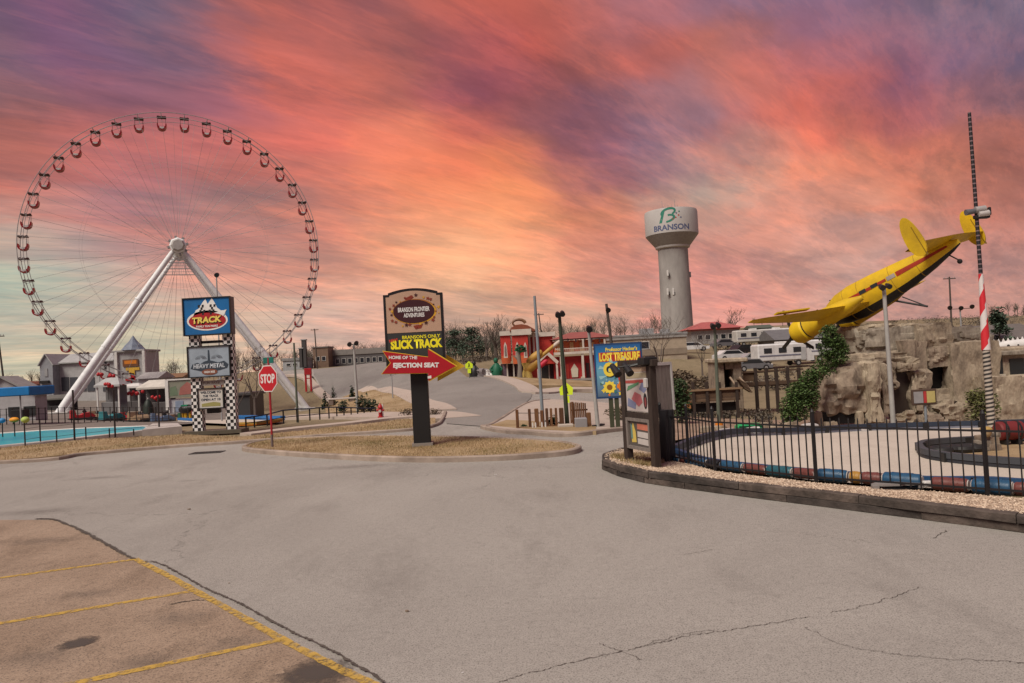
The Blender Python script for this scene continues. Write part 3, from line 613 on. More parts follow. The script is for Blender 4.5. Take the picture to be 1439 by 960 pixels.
# ------------------------------------------------------------------ loose ground cover (stuff)
def scatter_blades(name, poly, n, hgt, m, dz, seed, clump=.5, zf=None):
    r_ = np.random.default_rng(seed); A = np.array(poly); lo, hi = A.min(0), A.max(0); X = r_.uniform(lo[0], hi[0], n*3); Y = r_.uniform(lo[1], hi[1], n*3)
    k = inside(poly, X, Y); X, Y = X[k], Y[k]
    den = np.array([noise.noise((x*clump, y*clump, seed)) for x, y in zip(X, Y)]); k = den+r_.uniform(-.5, .5, len(X)) > -.05; X, Y = X[k][:n], Y[k][:n]; Z = (zf or H)(X, Y)+dz
    th = r_.uniform(0, 2*pi, len(X)); hh = hgt*r_.uniform(.4, 1.2, len(X)); w = hgt*.13; ln = hgt*r_.uniform(-.6, .6, (len(X), 2))
    V = np.stack([np.c_[X-w*np.cos(th), Y-w*np.sin(th), Z-.01], np.c_[X+w*np.cos(th), Y+w*np.sin(th), Z-.01], np.c_[X+ln[:, 0], Y+ln[:, 1], Z+hh]], 1).reshape(-1, 3)
    me = bpy.data.meshes.new(name); me.from_pydata(V.tolist(), [], [(3*i, 3*i+1, 3*i+2) for i in range(len(X))])
    for q in m: me.materials.append(q)
    pn = np.array([noise.noise((x*.55, y*.55, seed+9)) for x, y in zip(X, Y)])+r_.uniform(-.28, .28, len(X)); mi = np.where(pn > .12, 0, np.where(pn > -.16, 1, 2))
    me.polygons.foreach_set('material_index', mi.astype(np.int32)); o = link(name, me)
    return o
BL = [P('straw_blade', (.44, .32, .18), grime=None, var=.3), P('tan_blade', (.36, .25, .13), grime=None, var=.3), P('olive_blade', (.23, .18, .075), grime=None, var=.3)]
tag(scatter_blades('dry_grass', ISL_S, 26000, .055, BL, .125, 1), 'short dry straw coloured grass over the kerbed sign island', 'grass', kind='stuff')
tag(scatter_blades('dry_grass', LEFT_V[1:9]+VERGE_BACK[:-1], 26000, .07, BL, .10, 2), 'dry tan grass along the verge beside the blue pool', 'grass', kind='stuff')
tag(scatter_blades('dry_grass', HILL, 9000, .12, BL, .06, 3, .2), 'dry grass on the sloping bank beyond the driveway', 'grass', kind='stuff')
tag(scatter_blades('dry_grass', smooth_line([g2(858, 655), g2(880, 664), g2(915, 668), g2(935, 655), g2(915, 648), g2(880, 650)], 3, True), 2200, .09, BL, 0, 4, 2., zbed), 'straw coloured weeds around the feet of the wooden sign', 'grass', kind='stuff')
def chips(name, poly, n, size, ms, dz, seed):
    r_ = np.random.default_rng(seed); A = np.array(poly); lo, hi = A.min(0), A.max(0); X = r_.uniform(lo[0], hi[0], n*4); Y = r_.uniform(lo[1], hi[1], n*4)
    k = inside(poly, X, Y); X, Y = X[k][:n], Y[k][:n]; Z = zbed(X, Y)+dz; n = len(X)
    V, Fs = [], []
    for i in range(n):
        s = size*r_.uniform(.5, 1.4); a = r_.uniform(0, 2*pi); t = r_.uniform(-.4, .4); b = len(V)
        for j in range(4):
            q = a+j*pi/2; e = s*(1 if j % 2 else .55)
            V.append((X[i]+e*math.cos(q), Y[i]+e*math.sin(q), Z[i]+.004+t*e*math.cos(q)))
        V.append((X[i], Y[i], Z[i]+.008+s*.45)); Fs += [(b, b+1, b+4), (b+1, b+2, b+4), (b+2, b+3, b+4), (b+3, b, b+4)]
    me = bpy.data.meshes.new(name); me.from_pydata(V, [], Fs)
    for q in ms: me.materials.append(q)
    me.polygons.foreach_set('material_index', np.repeat(r_.integers(0, len(ms), n), 4).astype(np.int32)); return link(name, me)
GR = [P('gravel_tan', (.50, .37, .265), grime=None, var=.3), P('gravel_pink', (.58, .46, .345), grime=None, var=.3), P('gravel_brown', (.26, .18, .125), grime=None, var=.3)]
bedpoly = smooth_line(KERB_R[1:], 4)+FENCE
tag(chips('gravel', bedpoly, 14000, .022, GR, 0, 5), 'tan gravel and wood chips filling the bed behind the timber kerb', 'gravel', kind='stuff')
# ------------------------------------------------------------------ common paints
WHITE = P('white_paint', (.66, .64, .61)); STEEL = P('galvanised_steel', (.36, .36, .35), rough=.45, metal=.3); DARK = P('black_paint', (.018, .017, .017), rough=.45)
RED = P('red_paint', (.42, .02, .025), rough=.45); YEL = P('yellow_paint', (.72, .50, .03)); GREY = P('grey_paint', (.30, .30, .30)); WOOD = mat('brown_wood', (.13, .065, .035), .8, .35, 4, .5, stretch=(4, 4, .6)); DWOOD = mat('dark_wood', (.042, .028, .022), .85, .4, 4, .5, stretch=(4, 4, .6)); GWOOD = mat('grey_wood', (.20, .17, .15), .85, .3, 4, .5, stretch=(4, 4, .6))
GLASS = P('dark_glass', (.02, .024, .028), rough=.12, var=.02, grime=None, spec=.6); BLUE = P('blue_paint', (.012, .15, .42)); GREEN = P('green_paint', (.01, .20, .10)); CREAM = P('cream_paint', (.62, .56, .44)); ORANGE = P('orange_paint', (.62, .20, .02))
# ------------------------------------------------------------------ ferris wheel
def ferris_wheel():
    th = rad(23); YC = 113.0; C = at(251, 351, YC); R_ = 20.8
    gz = h1(C.x, C.y)
    t = thing('ferris_wheel', 'tall white ferris wheel with red gondolas, standing behind the blue pool', 'ferris wheel', (C.x, C.y, gz), th)
    inv = Matrix.Rotation(-th, 3, 'Z'); o = Vector((C.x, C.y, gz))
    loc = lambda p: inv @ (Vector(p)-o)
    cz = C.z-gz
    white = P('wheel_white', (.76, .77, .77)); cab = P('spoke_steel', (.36, .35, .35), grime=None); rimm = P('rim_steel', (.30, .29, .29), grime=None)
    # hub
    hb = MB(); hb.cyl((0, -4.4, cz), (0, 4.4, cz), .75, n=16)
    for y in (-4.4, 3.1): hb.tube([(0, y, cz), (0, y+.25, cz), (0, y+1.05, cz), (0, y+1.3, cz)], [.95, 1.2, 1.2, .95], 8)
    hb.build('hub', white, t)
    hc = MB(); hc.tube([(0, -4.75, cz), (0, -4.4, cz)], [.75, 1.0], 8); hc.build('hub_cap', P('hub_grey', (.42, .40, .38)), t)
    for k in range(8):
        a = 2*pi*k/8+.2; MB().box((1.3*math.cos(a), -3.7, cz+1.3*math.sin(a)), (.3, .8, .3), ry=-a).build('hub_flange', GREY, t)
    # platform below the hub
    pf = MB()
    for z in (-2.6, -3.5, -4.4):
        pf.box((0, -4.2, cz+z), (2.6+(-2.6-z)*.9, .14, .12)); pf.box((0, -4.2, cz+z+.45), (2.4+(-2.6-z)*.9, .06, .06))
    for x in (-.9, 0, .9): pf.box((x, -4.2, cz-3.1), (.07, .07, 2.6))
    pf.build('service_platform', GREY, t)
    # legs
    for (px, py, yy, nm) in ((82, 581, 100, -1), (432, 575, 117, 1)):
        f = loc(at(px, py, yy)); f.z = min(f.z, loc((at(px, py, yy).x, yy, h1(at(px, py, yy).x, yy))).z+1.2) if False else f.z
        top = Vector((nm*.5, -3.7, cz-.5)); mid = top.lerp(f, .5)
        lg = MB(); lg.tube([top, top.lerp(f, .25), mid, top.lerp(f, .9), f], [.34, .42, .50, .54, .48], 14); l = lg.build('leg', white, t, True)
        for q in (.33, .62):
            p = top.lerp(f, q); d = (f-top).normalized(); MB().tube([p-d*.12, p+d*.12], [.56, .56], 14).build('leg_joint', white, l)
        ft = MB(); ft.bbox((f.x, f.y, f.z-.6), (2.6, 2.4, 1.6), .1); ft.build('footing', P('footing_concrete', (.45, .43, .40)), t)
        fb = loc(base(px, py, yy)); r = Vector((f.x*.985, f.y+3.2, f.z)); tb = Vector((nm*.5, 3.7, cz-.5))
        lg = MB(); lg.tube([tb, tb.lerp(r, .5), tb.lerp(r, .9), r], [.30, .42, .48, .42], 12); lg.build('leg', white, t, True)
        ft = MB(); ft.bbox((r.x, r.y, r.z-.6), (2.4, 2.4, 1.6), .1); ft.build('footing', MATS['footing_concrete'], t)
        lad = MB()                                   # ladder along the leg
        d = (f-top).normalized(); s = Vector((0, 1, 0)).cross(d).normalized(); up = d.cross(s)
        a0, a1 = top.lerp(f, .05)+up*.72, top.lerp(f, .96)+up*.78
        for q in (-.22, .22): lad.cyl(a0+s*q, a1+s*q, .035, n=4)
        n = 44
        for i in range(n): p = a0.lerp(a1, i/(n-1)); lad.cyl(p-s*.22, p+s*.22, .025, n=4)
        if nm < 0: lad.build('ladder', GREY, t)
    # rims
    for y in (-1.15, 1.15):
        for rr, tk, nm in ((R_, .055, 'outer_rim'), (R_-.75, .04, 'inner_rim')):
            L_ = [(rr*math.cos(2*pi*k/120), y, cz+rr*math.sin(2*pi*k/120)) for k in range(121)]
            MB().tube(L_, tk, 6, cap=False).build(nm, rimm, t, True)
        tr = MB()
        for k in range(40):
            a = 2*pi*(k+.5)/40; tr.cyl((R_*math.cos(a), y, cz+R_*math.sin(a)), ((R_-.75)*math.cos(a), y, cz+(R_-.75)*math.sin(a)), .035, n=4)
        tr.build('rim_truss', rimm, t)['kind'] = 'stuff'
        for rr in (R_*.29, R_*.63):
            L_ = [(rr*math.cos(2*pi*k/80), y*1.6 if rr < 8 else y*1.3, cz+rr*math.sin(2*pi*k/80)) for k in range(81)]
            MB().tube(L_, .010, 4, cap=False).build('cable_ring', cab, t)
    ax = MB()
    for k in range(40):
        a = 2*pi*(k+.5)/40; ax.cyl((R_*math.cos(a), -1.15, cz+R_*math.sin(a)), (R_*math.cos(a), 1.15, cz+R_*math.sin(a)), .05, n=4)
    ax.build('rim_spacer', rimm, t)['kind'] = 'stuff'
    for k in range(40):
        a = 2*pi*(k+.5)/40; s = -1 if k % 2 else 1
        MB().cyl((1.4*math.cos(a), 3.7*s, cz+1.4*math.sin(a)), ((R_-.85)*math.cos(a), 1.15*s, cz+(R_-.85)*math.sin(a)), .026, .022, n=5).build('spoke', cab, t)
        a2_ = a+2*pi/80
        MB().cyl((1.4*math.cos(a2_), -3.7*s, cz+1.4*math.sin(a2_)), ((R_-.85)*math.cos(a2_), -1.15*s, cz+(R_-.85)*math.sin(a2_)), .016, .013, n=5).build('spoke', cab, t)
    # gondolas
    can = MB(); can.bbox((0, 0, .02), (1.5, 1.4, .10), .04)
    for x in (-.55, 0, .55): can.ball((x, 0, .10), (.24, .6, .14), 8, 5)
    mcan = can.mesh('canopy', P('canopy_maroon', (.055, .014, .016)), True)
    tub = MB()
    prof = []; n = 12
    outer = [(-.78+1.56*i/n, -1.42-.62*math.sqrt(max(0, 1-(2*i/n-1)**2))) for i in range(n+1)]
    outer = [(-.78, -1.05), (-.78, -1.42)]+outer[1:-1]+[(.78, -1.42), (.78, -1.05), (.62, -1.05), (.55, -1.42), (.30, -1.62), (-.30, -1.62), (-.55, -1.42), (-.62, -1.05)]
    tub.prism(outer, -.62, .62)
    mtub = tub.mesh('tub', P('gondola_red', (.30, .012, .018), rough=.4), False)
    pan = MB(); pan.prism([(-.40, -1.60), (.40, -1.60), (.34, -1.80), (0, -1.9), (-.34, -1.80)], -.645, -.622); mpan0 = pan.mesh('emblem_panel', WHITE); pan = MB(); pan.prism([(-.40, -1.60), (.40, -1.60), (.34, -1.80), (0, -1.9), (-.34, -1.80)], .622, .645); mpan = pan.mesh('emblem_panel', WHITE)
    fr = MB()
    for x in (-.66, .66):
        for y in (-.5, .5): fr.cyl((x, y, -1.1), (x*.95, y*.9, 0), .022, n=4)
    fr.cyl((0, -.95, 0), (0, .95, 0), .06, n=6); mfr = fr.mesh('frame', P('gondola_frame', (.10, .06, .06), grime=None))
    for k in range(40):
        a = 2*pi*(k+.5)/40+pi/2*0
        g = bpy.data.objects.new('gondola', mfr); COL.objects.link(g); g.parent = t; g.location = (R_*.975*math.cos(a), 0, cz+R_*.975*math.sin(a)+.08); g.scale = (.86, .9, .98)
        for nm, me in (('canopy', mcan), ('tub', mtub), ('emblem_panel', mpan0), ('emblem_panel', mpan)): link(nm, me, g)
    return t
ferris_wheel()
# ------------------------------------------------------------------ water tower
def water_tower():
    Y = 230.0; m = Y/FPX; b = at(952, 462, Y); b.z = h1(b.x, b.y)
    t = thing('water_tower', 'grey concrete water tower with a white drum tank lettered BRANSON', 'water tower', b)
    z = lambda py: at(950, py, Y).z-b.z
    con = mat('tower_concrete', (.33, .31, .29), .9, .22, .35, .2, grime=(.22, .20, .19), gscale=.22, gamt=.75, stretch=(1, 1, .35)); tank = mat('tank_white', (.47, .445, .425), .6, .06, .3, 0, grime=(.36, .34, .32), gscale=.1, gamt=.6)
    r = 36.5*m; rc = 20.8*m
    MB().lathe([(rc*1.06, -3), (rc*1.04, z(440)), (rc, z(380)), (rc, z(353)), (rc*1.0, z(349))], 48).build('column', con, t, True)
    MB().lathe([(rc*1.0, z(350)), (rc*1.13, z(349)), (rc*1.16, z(347.3)), (rc*1.16, z(346.5))], 48).build('collar', tank, t, True)
    MB().lathe([(rc*1.14, z(347)), (r*.98, z(332)), (r, z(331))], 48, cap=False).build('cone', P('cone_grey', (.30, .28, .265)), t, True)
    zt = z(297.5)
    MB().lathe([(r, z(331.2)), (r*1.005, z(329)), (r*1.005, zt-.6), (r*.985, zt), (r*.4, zt+.9), (.2, zt+1.0)], 64).build('tank', tank, t, True)
    rl = MB()
    for k in range(12):
        a = 2*pi*k/12; rl.cyl((2.2*math.cos(a), 2.2*math.sin(a), zt+.8), (2.2*math.cos(a), 2.2*math.sin(a), zt+1.9), .05, n=4)
    rl.cyl((-2.5, 0, zt+.8), (-2.5, 0, zt+3.6), .06, n=4); rl.cyl((1.4, 0, zt+.8), (1.4, 0, zt+3.9), .06, n=4); rl.build('roof_railing', GREY, t)
    navy = P('logo_navy', (.08, .10, .19), grime=None); grn = P('logo_green', (.03, .20, .14), grime=None); rd = P('logo_red', (.45, .05, .03), grime=None)
    rot = -math.atan2(b.x, b.y)
    letters('BRANSON', 51*m, 8*m, navy, t, (0, 0, z(324.5)), wrap=r*1.008, rz=rot, bold=.03)
    def wrapped(poly, mm, nm, rr=1.009):
        p = densify(poly, .5); V = [(r*rr*math.sin(x/r), -r*rr*math.cos(x/r), zz) for x, zz in p]
        q = MB(); q.add(V, [tuple(range(len(V)))]); q.v = [tuple(Matrix.Rotation(rot, 3, 'Z') @ Vector(v)) for v in q.v]; q.build(nm, mm, t)
    def U(x, y): return ((x-946.5)*m, z(y))
    # B swoosh: upper loop, lower loop, tail
    def arc(cx, cy, rx, ry, a0, a1, w, tl=0., n=16):
        o, i_ = [], []
        for k in range(n+1):
            a = rad(a0+(a1-a0)*k/n); f = 1-abs(k/n-.5)*.5
            o.append(U(cx+(rx+w*f/2)*math.cos(a)*math.cos(tl)-(ry+w*f/2)*math.sin(a)*math.sin(tl), cy-((ry+w*f/2)*math.sin(a)*math.cos(tl)+(rx+w*f/2)*math.cos(a)*math.sin(tl))))
            i_.append(U(cx+(rx-w*f/2)*math.cos(a)*math.cos(tl)-(ry-w*f/2)*math.sin(a)*math.sin(tl), cy-((ry-w*f/2)*math.sin(a)*math.cos(tl)+(rx-w*f/2)*math.cos(a)*math.sin(tl))))
        for k in range(n): wrapped([o[k], o[k+1], i_[k+1], i_[k]], grn, 'swoosh')
    arc(943, 304, 9.5, 4.6, -60, 200, 3.2, .25); arc(942, 312.5, 9, 4.2, -110, 80, 3.2, .25)
    wrapped([U(936, 301), U(939, 301), U(934, 318), U(930, 318)], grn, 'swoosh')
    for x, y, c in ((954, 306, navy), (958, 304, grn), (957, 309, rd), (953, 312, rd), (960, 312, navy), (949, 314, rd)):
        wrapped([U(x-1.3, y), U(x, y-1.3), U(x+1.3, y), U(x, y+1.3)], c, 'star_mark')
    for x, y, h in ((938, 384, 8), (938, 410, 9), (946, 410, 9)):
        p = at(x, y, Y-rc*.93)-b; MB().bbox((p.x, -rc*.97, p.z), (.5, .5, h*m), .05).build('antenna', WHITE, t); MB().box((p.x+.4, -rc*.97, p.z-.6), (.3, .3, h*m*.5)).build('antenna_bracket', DARK, t)
    for x, y in ((969, 386), (931, 415)):
        p = at(x, y, Y)-b; MB().bbox((p.x, 0, p.z), (.8, .8, 1.7), .1).build('equipment_box', GREY, t)
water_tower()
# ------------------------------------------------------------------ checkered sign pylon
def panel(t, name, c, w, h, d, face, frame=DARK, fw=.05, zoff=0):
    """framed sign panel: box body with a recessed face and a raised frame"""
    MB().box((c[0], c[1]+.04, c[2]), (w-.01, d, h-.01)).build(name+'_cabinet', P('cabinet_grey', (.13, .12, .12)), t)
    y0 = c[1]-d/2
    f = MB().box((c[0], y0+.02, c[2]), (w-2*fw, .05, h-2*fw)).build(name+'_face', face, t)
    fr = MB()
    for x in (-1, 1): fr.box((c[0]+x*(w/2-fw/2), y0, c[2]), (fw, .10, h))
    for z in (-1, 1): fr.box((c[0], y0-.001, c[2]+z*(h/2-fw/2)), (w-2*fw, .098, fw))
    fr.build(name+'_frame', frame, t); return y0-.008
def pylon():
    Y = 33.4; m = Y/FPX; b = on(304, Y); b.x = at(304, 608, Y).x
    t = thing('checkered_sign_pylon', 'tall sign pylon on two black and white checkered columns beside the pool', 'sign', b)
    q = lambda px, py: at(px, py, Y)-b
    chk = checker_mat('checkered_vinyl', (.72, .70, .67), (.012, .012, .012), .148)
    for x in (281, 328):
        p = q(x, 608); w = .44
        MB().box((p.x-.02, 0, 2.55), (w, w*.8, 5.1)).build('column', chk, t)
    MB().box((q(304, 608).x, 0, .06), (2.6, 1.0, .16)).build('plinth', P('plinth_brown', (.10, .085, .06)), t)
    # top panel
    c = q(295, 445); w, h = 67*m, 53*m; face = P('sign_blue', (.005, .13, .36)); y = panel(t, 'top_panel', (c.x, -.12, c.z), w, h, .42, face)
    wht = P('print_white', (.74, .73, .70), grime=None); prd = P('print_red', (.36, .012, .018), grime=None); yl = P('print_yellow', (.75, .58, .12), grime=None); bk = P('print_black', (.014, .014, .016), grime=None)
    lo = lambda x, yy: (c.x+(x-295)*m, c.z+(445-yy)*m)
    def art(poly, mm, yo, nm='emblem'): MB().prism(poly, y-yo, y-yo+.004).build(nm, mm, t)
    art(ell(*lo(295.5, 451), 28.5*m, 14*m), wht, .004)
    art([lo(*p) for p in ((274, 448), (280, 436), (284, 434), (291, 424), (294, 421), (297, 428), (303, 420), (307, 427), (310, 434), (315, 438), (322, 438), (318, 450))], wht, .004)
    art([lo(*p) for p in ((300, 442), (323, 437), (318, 446), (321, 447), (315, 455))], wht, .0075)
    art(ell(*lo(295.5, 451.5), 26*m, 11.3*m), prd, .011)
    for x0 in (284, 298):       # two crossed checkered flags
        for i in range(3):
            for j in range(4):
                if (i+j) % 2 == 0:
                    wd = 2.7; cx = x0+(3-j)*-.9*(1 if x0 < 290 else -1)+i*wd+(2 if x0 < 290 else -1); cy = 429+j*3.6
                    art([lo(cx, cy), lo(cx+wd, cy-.3), lo(cx+wd-.3, cy+3.2), lo(cx-.3, cy+3.4)], bk, .015, 'flag_check')
    letters('TRACK', 42*m, 10*m, bk, t, (c.x+.8*m, y-.021, c.z-(450.8-445)*m), bold=.07, tilt=.03, shear=.15)
    letters('TRACK', 41*m, 9*m, yl, t, (c.x, y-.025, c.z-(450-445)*m), bold=.045, tilt=.03, shear=.15)
    letters('FAMILY FUN PARKS', 30*m, 2.9*m, wht, t, (c.x, y-.021, c.z-(459-445)*m), bold=.03)
    # middle panel
    c = q(297, 508); w, h = 60*m, 44*m; y = panel(t, 'middle_panel', (c.x, -.08, c.z), w, h, .36, P('sign_pale_blue', (.30, .36, .42)))
    lo = lambda x, yy: (c.x+(x-297)*m, c.z+(508-yy)*m); nav = P('print_slate', (.035, .05, .07), grime=None)
    art([lo(*p) for p in ((295.3, 508), (296, 492), (298, 492), (298.8, 508))], nav, .004)
    for i in range(14):
        a = pi*i/13; 
        for s in (-1, 1):
            cx = 297+s*11; art([lo(cx+1.6*math.cos(a), 504-1.6*math.sin(a)), lo(cx+8*math.cos(a+.05), 504-5*math.sin(a+.05)), lo(cx+8*math.cos(a-.07), 504-5*math.sin(a-.07))], P('print_grey', (.16, .19, .22), grime=None), .004, 'burst')
    art([lo(*p) for p in ((271, 517), (274, 511), (281, 509), (285, 511), (290, 508), (297, 506), (304, 508), (310, 510), (318, 508), (324, 513), (322, 518), (310, 521), (285, 521))], nav, .0075)
    letters('HEAVY METAL', 44*m, 6.2*m, P('print_pale', (.42, .46, .50), grime=None), t, (c.x, y-.014, c.z-(514-508)*m), bold=.05, shear=.1)
    art(ell(*lo(297.5, 522.5), 11*m, 4.2*m), P('print_rust', (.20, .07, .04), grime=None), .011); letters('HIGH RISE', 15*m, 3*m, wht, t, (c.x+.5*m, y-.017, c.z-(522.5-508)*m), bold=.03)
    # small header plate and marquee
    c = q(299, 538); MB().box((c.x, -.05, c.z), (36*m, .08, 7*m)).build('header_plate', P('plate_grey', (.34, .30, .27)), t); letters('FUN PARK', 24*m, 3.4*m, P('print_brown', (.12, .08, .06), grime=None), t, (c.x, -.096, c.z), bold=.02)
    c = q(299.5, 559.5); w, h = 37*m, 29*m; y = panel(t, 'marquee', (c.x, -.1, c.z), w, h, .3, P('marquee_white', (.60, .58, .53)))
    for s, dy, ww in (('WELCOME TO', -8.5, 29), ('THE TRACK', -3.5, 22), ('OPEN AT 10', 1.5, 27)): letters(s, ww*m, 3.3*m, nav, t, (c.x, y-.006, c.z-dy*m), bold=.03)
    art([(c.x-13*m, c.z-11*m), (c.x+13*m, c.z-11*m), (c.x+13*m, c.z-6.5*m), (c.x+4*m, c.z-5*m), (c.x-13*m, c.z-7*m)], P('print_olive', (.30, .28, .10), grime=None), .005)
    c = q(301, 577); MB().bbox((c.x, 0, c.z), (18*m, .25, 7*m), .03).build('message_box', DARK, t)
    MB().box((q(304, 500).x-.05, .1, q(304, 480).z), (1.5, .1, .12)).build('cross_beam', DARK, t); MB().box((q(304, 500).x-.05, .1, q(304, 536).z), (1.3, .1, .10)).build('cross_beam', DARK, t)
pylon()
# ------------------------------------------------------------------ stop sign
def stop_sign():
    Y = 24.6; m = Y/FPX; b = on(383, Y); b.x = at(383, 633, Y).x; b.z = .12
    rz = rad(-30)
    t = thing('stop_sign', 'red octagonal STOP sign on a red post at the left end of the island', 'stop sign', b, rz)
    top = at(375.5, 503, Y).z-b.z; dx = 0.
    MB().cyl((0, 0, 0), (0, 0, .42), .042, n=10).build('post_foot', P('rusty_grey', (.16, .12, .11)), t)
    MB().cyl((0, 0, .40), (0, 0, top), .036, n=10).build('post', P('post_red', (.36, .018, .025)), t)
    cz = at(378, 532, Y).z-b.z; R_ = 18.6*m/math.cos(rad(22.5))
    o = lambda r: [(r*math.cos(rad(22.5+45*k)), cz+r*math.sin(rad(22.5+45*k))) for k in range(8)]
    MB().prism(o(R_), -.062, -.052).build('border', P('sign_white', (.62, .58, .55), grime=None), t); MB().prism(o(R_*.985), -.0515, -.040).build('back_plate', STEEL, t)
    MB().prism(o(R_*.925), -.067, -.0622).build('face', P('stop_red', (.44, .012, .02), grime=None), t)
    letters('STOP', 28.5*m, 13.2*m, P('sign_white', (.62, .58, .55)), t, (0, -.070, cz), bold=.035)
    z = at(376, 506.5, Y).z-b.z; MB().bbox((0, 0, z), (20*m, .03, 8.5*m), .01).build('street_name_plate', P('street_green', (.008, .13, .10)), t)
    MB().box((0, 0, z-5*m), (.05, .05, .1)).build('plate_bracket', STEEL, t)
stop_sign()
# ------------------------------------------------------------------ black monument sign with arrow
def track_sign():
    Y = 22.4; m = Y/FPX; b = on(592, Y); b.x = at(594, 634, Y).x; b.z = .12
    t = thing('slick_track_sign', 'tall black monument sign with arched top and red arrow on the grass island', 'sign', b, rad(3))
    c0 = at(583, 470, Y)-b; X0 = c0.x
    q = lambda px, py: ((at(px, py, Y)-b).x, (at(px, py, Y)-b).z)
    z = lambda py: (at(583, py, Y)-b).z
    blk = P('sign_black', (.014, .013, .014), rough=.4)
    MB().bbox((0.0, .16, z(520)/2), (23.5*m, .42, z(520)), .02).build('post', P('post_black', (.012, .0115, .011), rough=.55), t)
    MB().box((.01, .16, .05), (.62, .55, .12)).build('post_base', P('base_grey', (.25, .22, .19)), t)
    w = 83*m; xl, xr = X0-w/2, X0+w/2; zs, zb = z(413), z(513)
    def outline(ins):
        a = []; 
        x0, x1 = xl+ins, xr-ins
        a += [(x0, zb+ins), (x1, zb+ins), (x1, zs-ins), (x1-7*m+ins*.5, zs-ins), (x1-7*m+ins*.5, zs+2.2*m-ins)]
        for k in range(1, 12):
            f = k/12; xx = (x1-8*m)+(x0-x1+16*m)*f; a.append((xx, zs+2.2*m-ins+5.6*m*math.sin(pi*f)**.8))
        a += [(x0+7*m-ins*.5, zs+2.2*m-ins), (x0+7*m-ins*.5, zs-ins), (x0, zs-ins)]
        return a
    MB().prism(outline(0), -.02, .36).build('cabinet', P('cabinet_edge', (.42, .40, .37)), t)
    MB().prism(outline(0), -.07, -.021).build('frame', blk, t)
    # tan upper face
    o = [p for p in outline(3.6*m)]; split = z(467)
    up = [(xl+3.6*m, split), (xr-3.6*m, split)]+[p for p in o if p[1] > split+.1]
    MB().prism(up, -.078, -.0705).build('upper_face', P('sign_tan', (.45, .29, .20), grime=None), t)
    MB().prism(rect(xl+3.6*m, zb+3*m, xr-3.6*m, split-.7*m), -.078, -.0705).build('lower_face', P('sign_charcoal', (.032, .034, .034), grime=None), t)
    cx, cz = X0+.5*m, z(438)
    ylw = P('leaf_yellow', (.60, .33, .03), grime=None); mar = P('oval_maroon', (.045, .008, .012), grime=None); brn = P('leaf_rust', (.22, .035, .018), grime=None); lw = P('print_white', (.74, .73, .70))
    def art(poly, mm, yo, nm): MB().prism(poly, -.078-yo, -.078-yo+.0035).build(nm, mm, t)
    art(ell(cx+1.2*m, cz-1*m, 30.5*m, 16.5*m), ylw, .004, 'oval_glow'); art(ell(cx, cz, 29*m, 16.5*m), mar, .008, 'oval')
    art(ell(cx+1*m, cz-.2*m, 31*m, 18*m), P('oval_ring', (.35, .13, .03), grime=None), .002, 'oval_ring')
    r_ = random.Random(4)
    for k in range(26):
        a = 2*pi*k/26+r_.uniform(-.1, .1); rx = 31*m+r_.uniform(-1, 5)*m; ry = 18.5*m+r_.uniform(-1, 5)*m; s = r_.uniform(1.2, 3.2)*m
        x, zz = cx+rx*math.cos(a), cz+ry*math.sin(a); th = r_.uniform(0, 6.28)
        if abs(x-X0) > w/2-5.5*m: x = X0+(w/2-5.8*m)*(1 if x > X0 else -1)
        pl = [(x+s*(1 if j % 2 else .45)*math.cos(th+2*pi*j/10), zz+s*(1 if j % 2 else .45)*math.sin(th+2*pi*j/10)) for j in range(10)]
        art(pl, (brn, ylw, mar, brn)[k % 4], .010+.0002*k, 'leaf_print')
    art([(cx-12*m, cz+19*m), (cx-2*m, cz+23*m), (cx+1*m, cz+20*m), (cx-4*m, cz+16.5*m), (cx-11*m, cz+16.5*m)], brn, .006, 'pumpkin_print')
    art([(cx-2*m, cz-20*m), (cx+12*m, cz-18*m), (cx+9*m, cz-24*m), (cx+1*m, cz-25*m)], brn, .006, 'pumpkin_print')
    letters('BRANSON FRONTIER', 44*m, 6.6*m, lw, t, (cx, -.090, cz+3*m), bold=.025); letters('ADVENTURES', 29*m, 5.8*m, lw, t, (cx, -.090, cz-5*m), bold=.025)
    yt = P('letter_yellow', (.80, .72, .02), grime=None)
    letters("BRANSON'S ONLY", 53*m, 5.0*m, yt, t, (X0+9*m, -.084, z(473.6)), bold=.02); letters('SLICK TRACK', 72*m, 13*m, yt, t, (X0+2*m, -.084, z(483.5)), bold=.055)
    letters('NEW!', 12*m, 4.2*m, P('letter_red', (.55, .05, .03), grime=None), t, (X0-30*m, -.086, z(477)), bold=.04, tilt=.15)
    # arrow boxes: front arrow and the rear one seen past its tip
    def arrow(dx, dz, y0, y1, mm, ins=0.):
        P_ = [(537, 493), (602, 501.5), (601.5, 489.5), (642, 514.5), (602, 536.5), (602, 525), (535.5, 526), (548, 510)]
        c_ = (590, 512); return [((at(c_[0]+(x-c_[0])*(1-ins), c_[1]+(yy-c_[1])*(1-ins*1.7), Y-.3)-b).x+dx, (at(c_[0]+(x-c_[0])*(1-ins), c_[1]+(yy-c_[1])*(1-ins*1.7), Y-.3)-b).z+dz) for x, yy in P_], y0, y1, mm
    gold = P('arrow_gold', (.72, .47, .03)); red = P('arrow_red', (.38, .006, .014), grime=None, var=.12)
    pl, y0, y1, mm = arrow(0, 0, -.34, -.16, gold); MB().prism(pl, y0, y1).build('arrow_box', mm, t)
    pl, y0, y1, mm = arrow(-.012, 0, -.352, -.341, red, .035); MB().prism(pl, y0, y1).build('arrow_face', mm, t)
    pl, y0, y1, mm = arrow(.22, -.02, .40, .55, gold); MB().prism(pl, y0, y1).build('rear_arrow_box', mm, t)
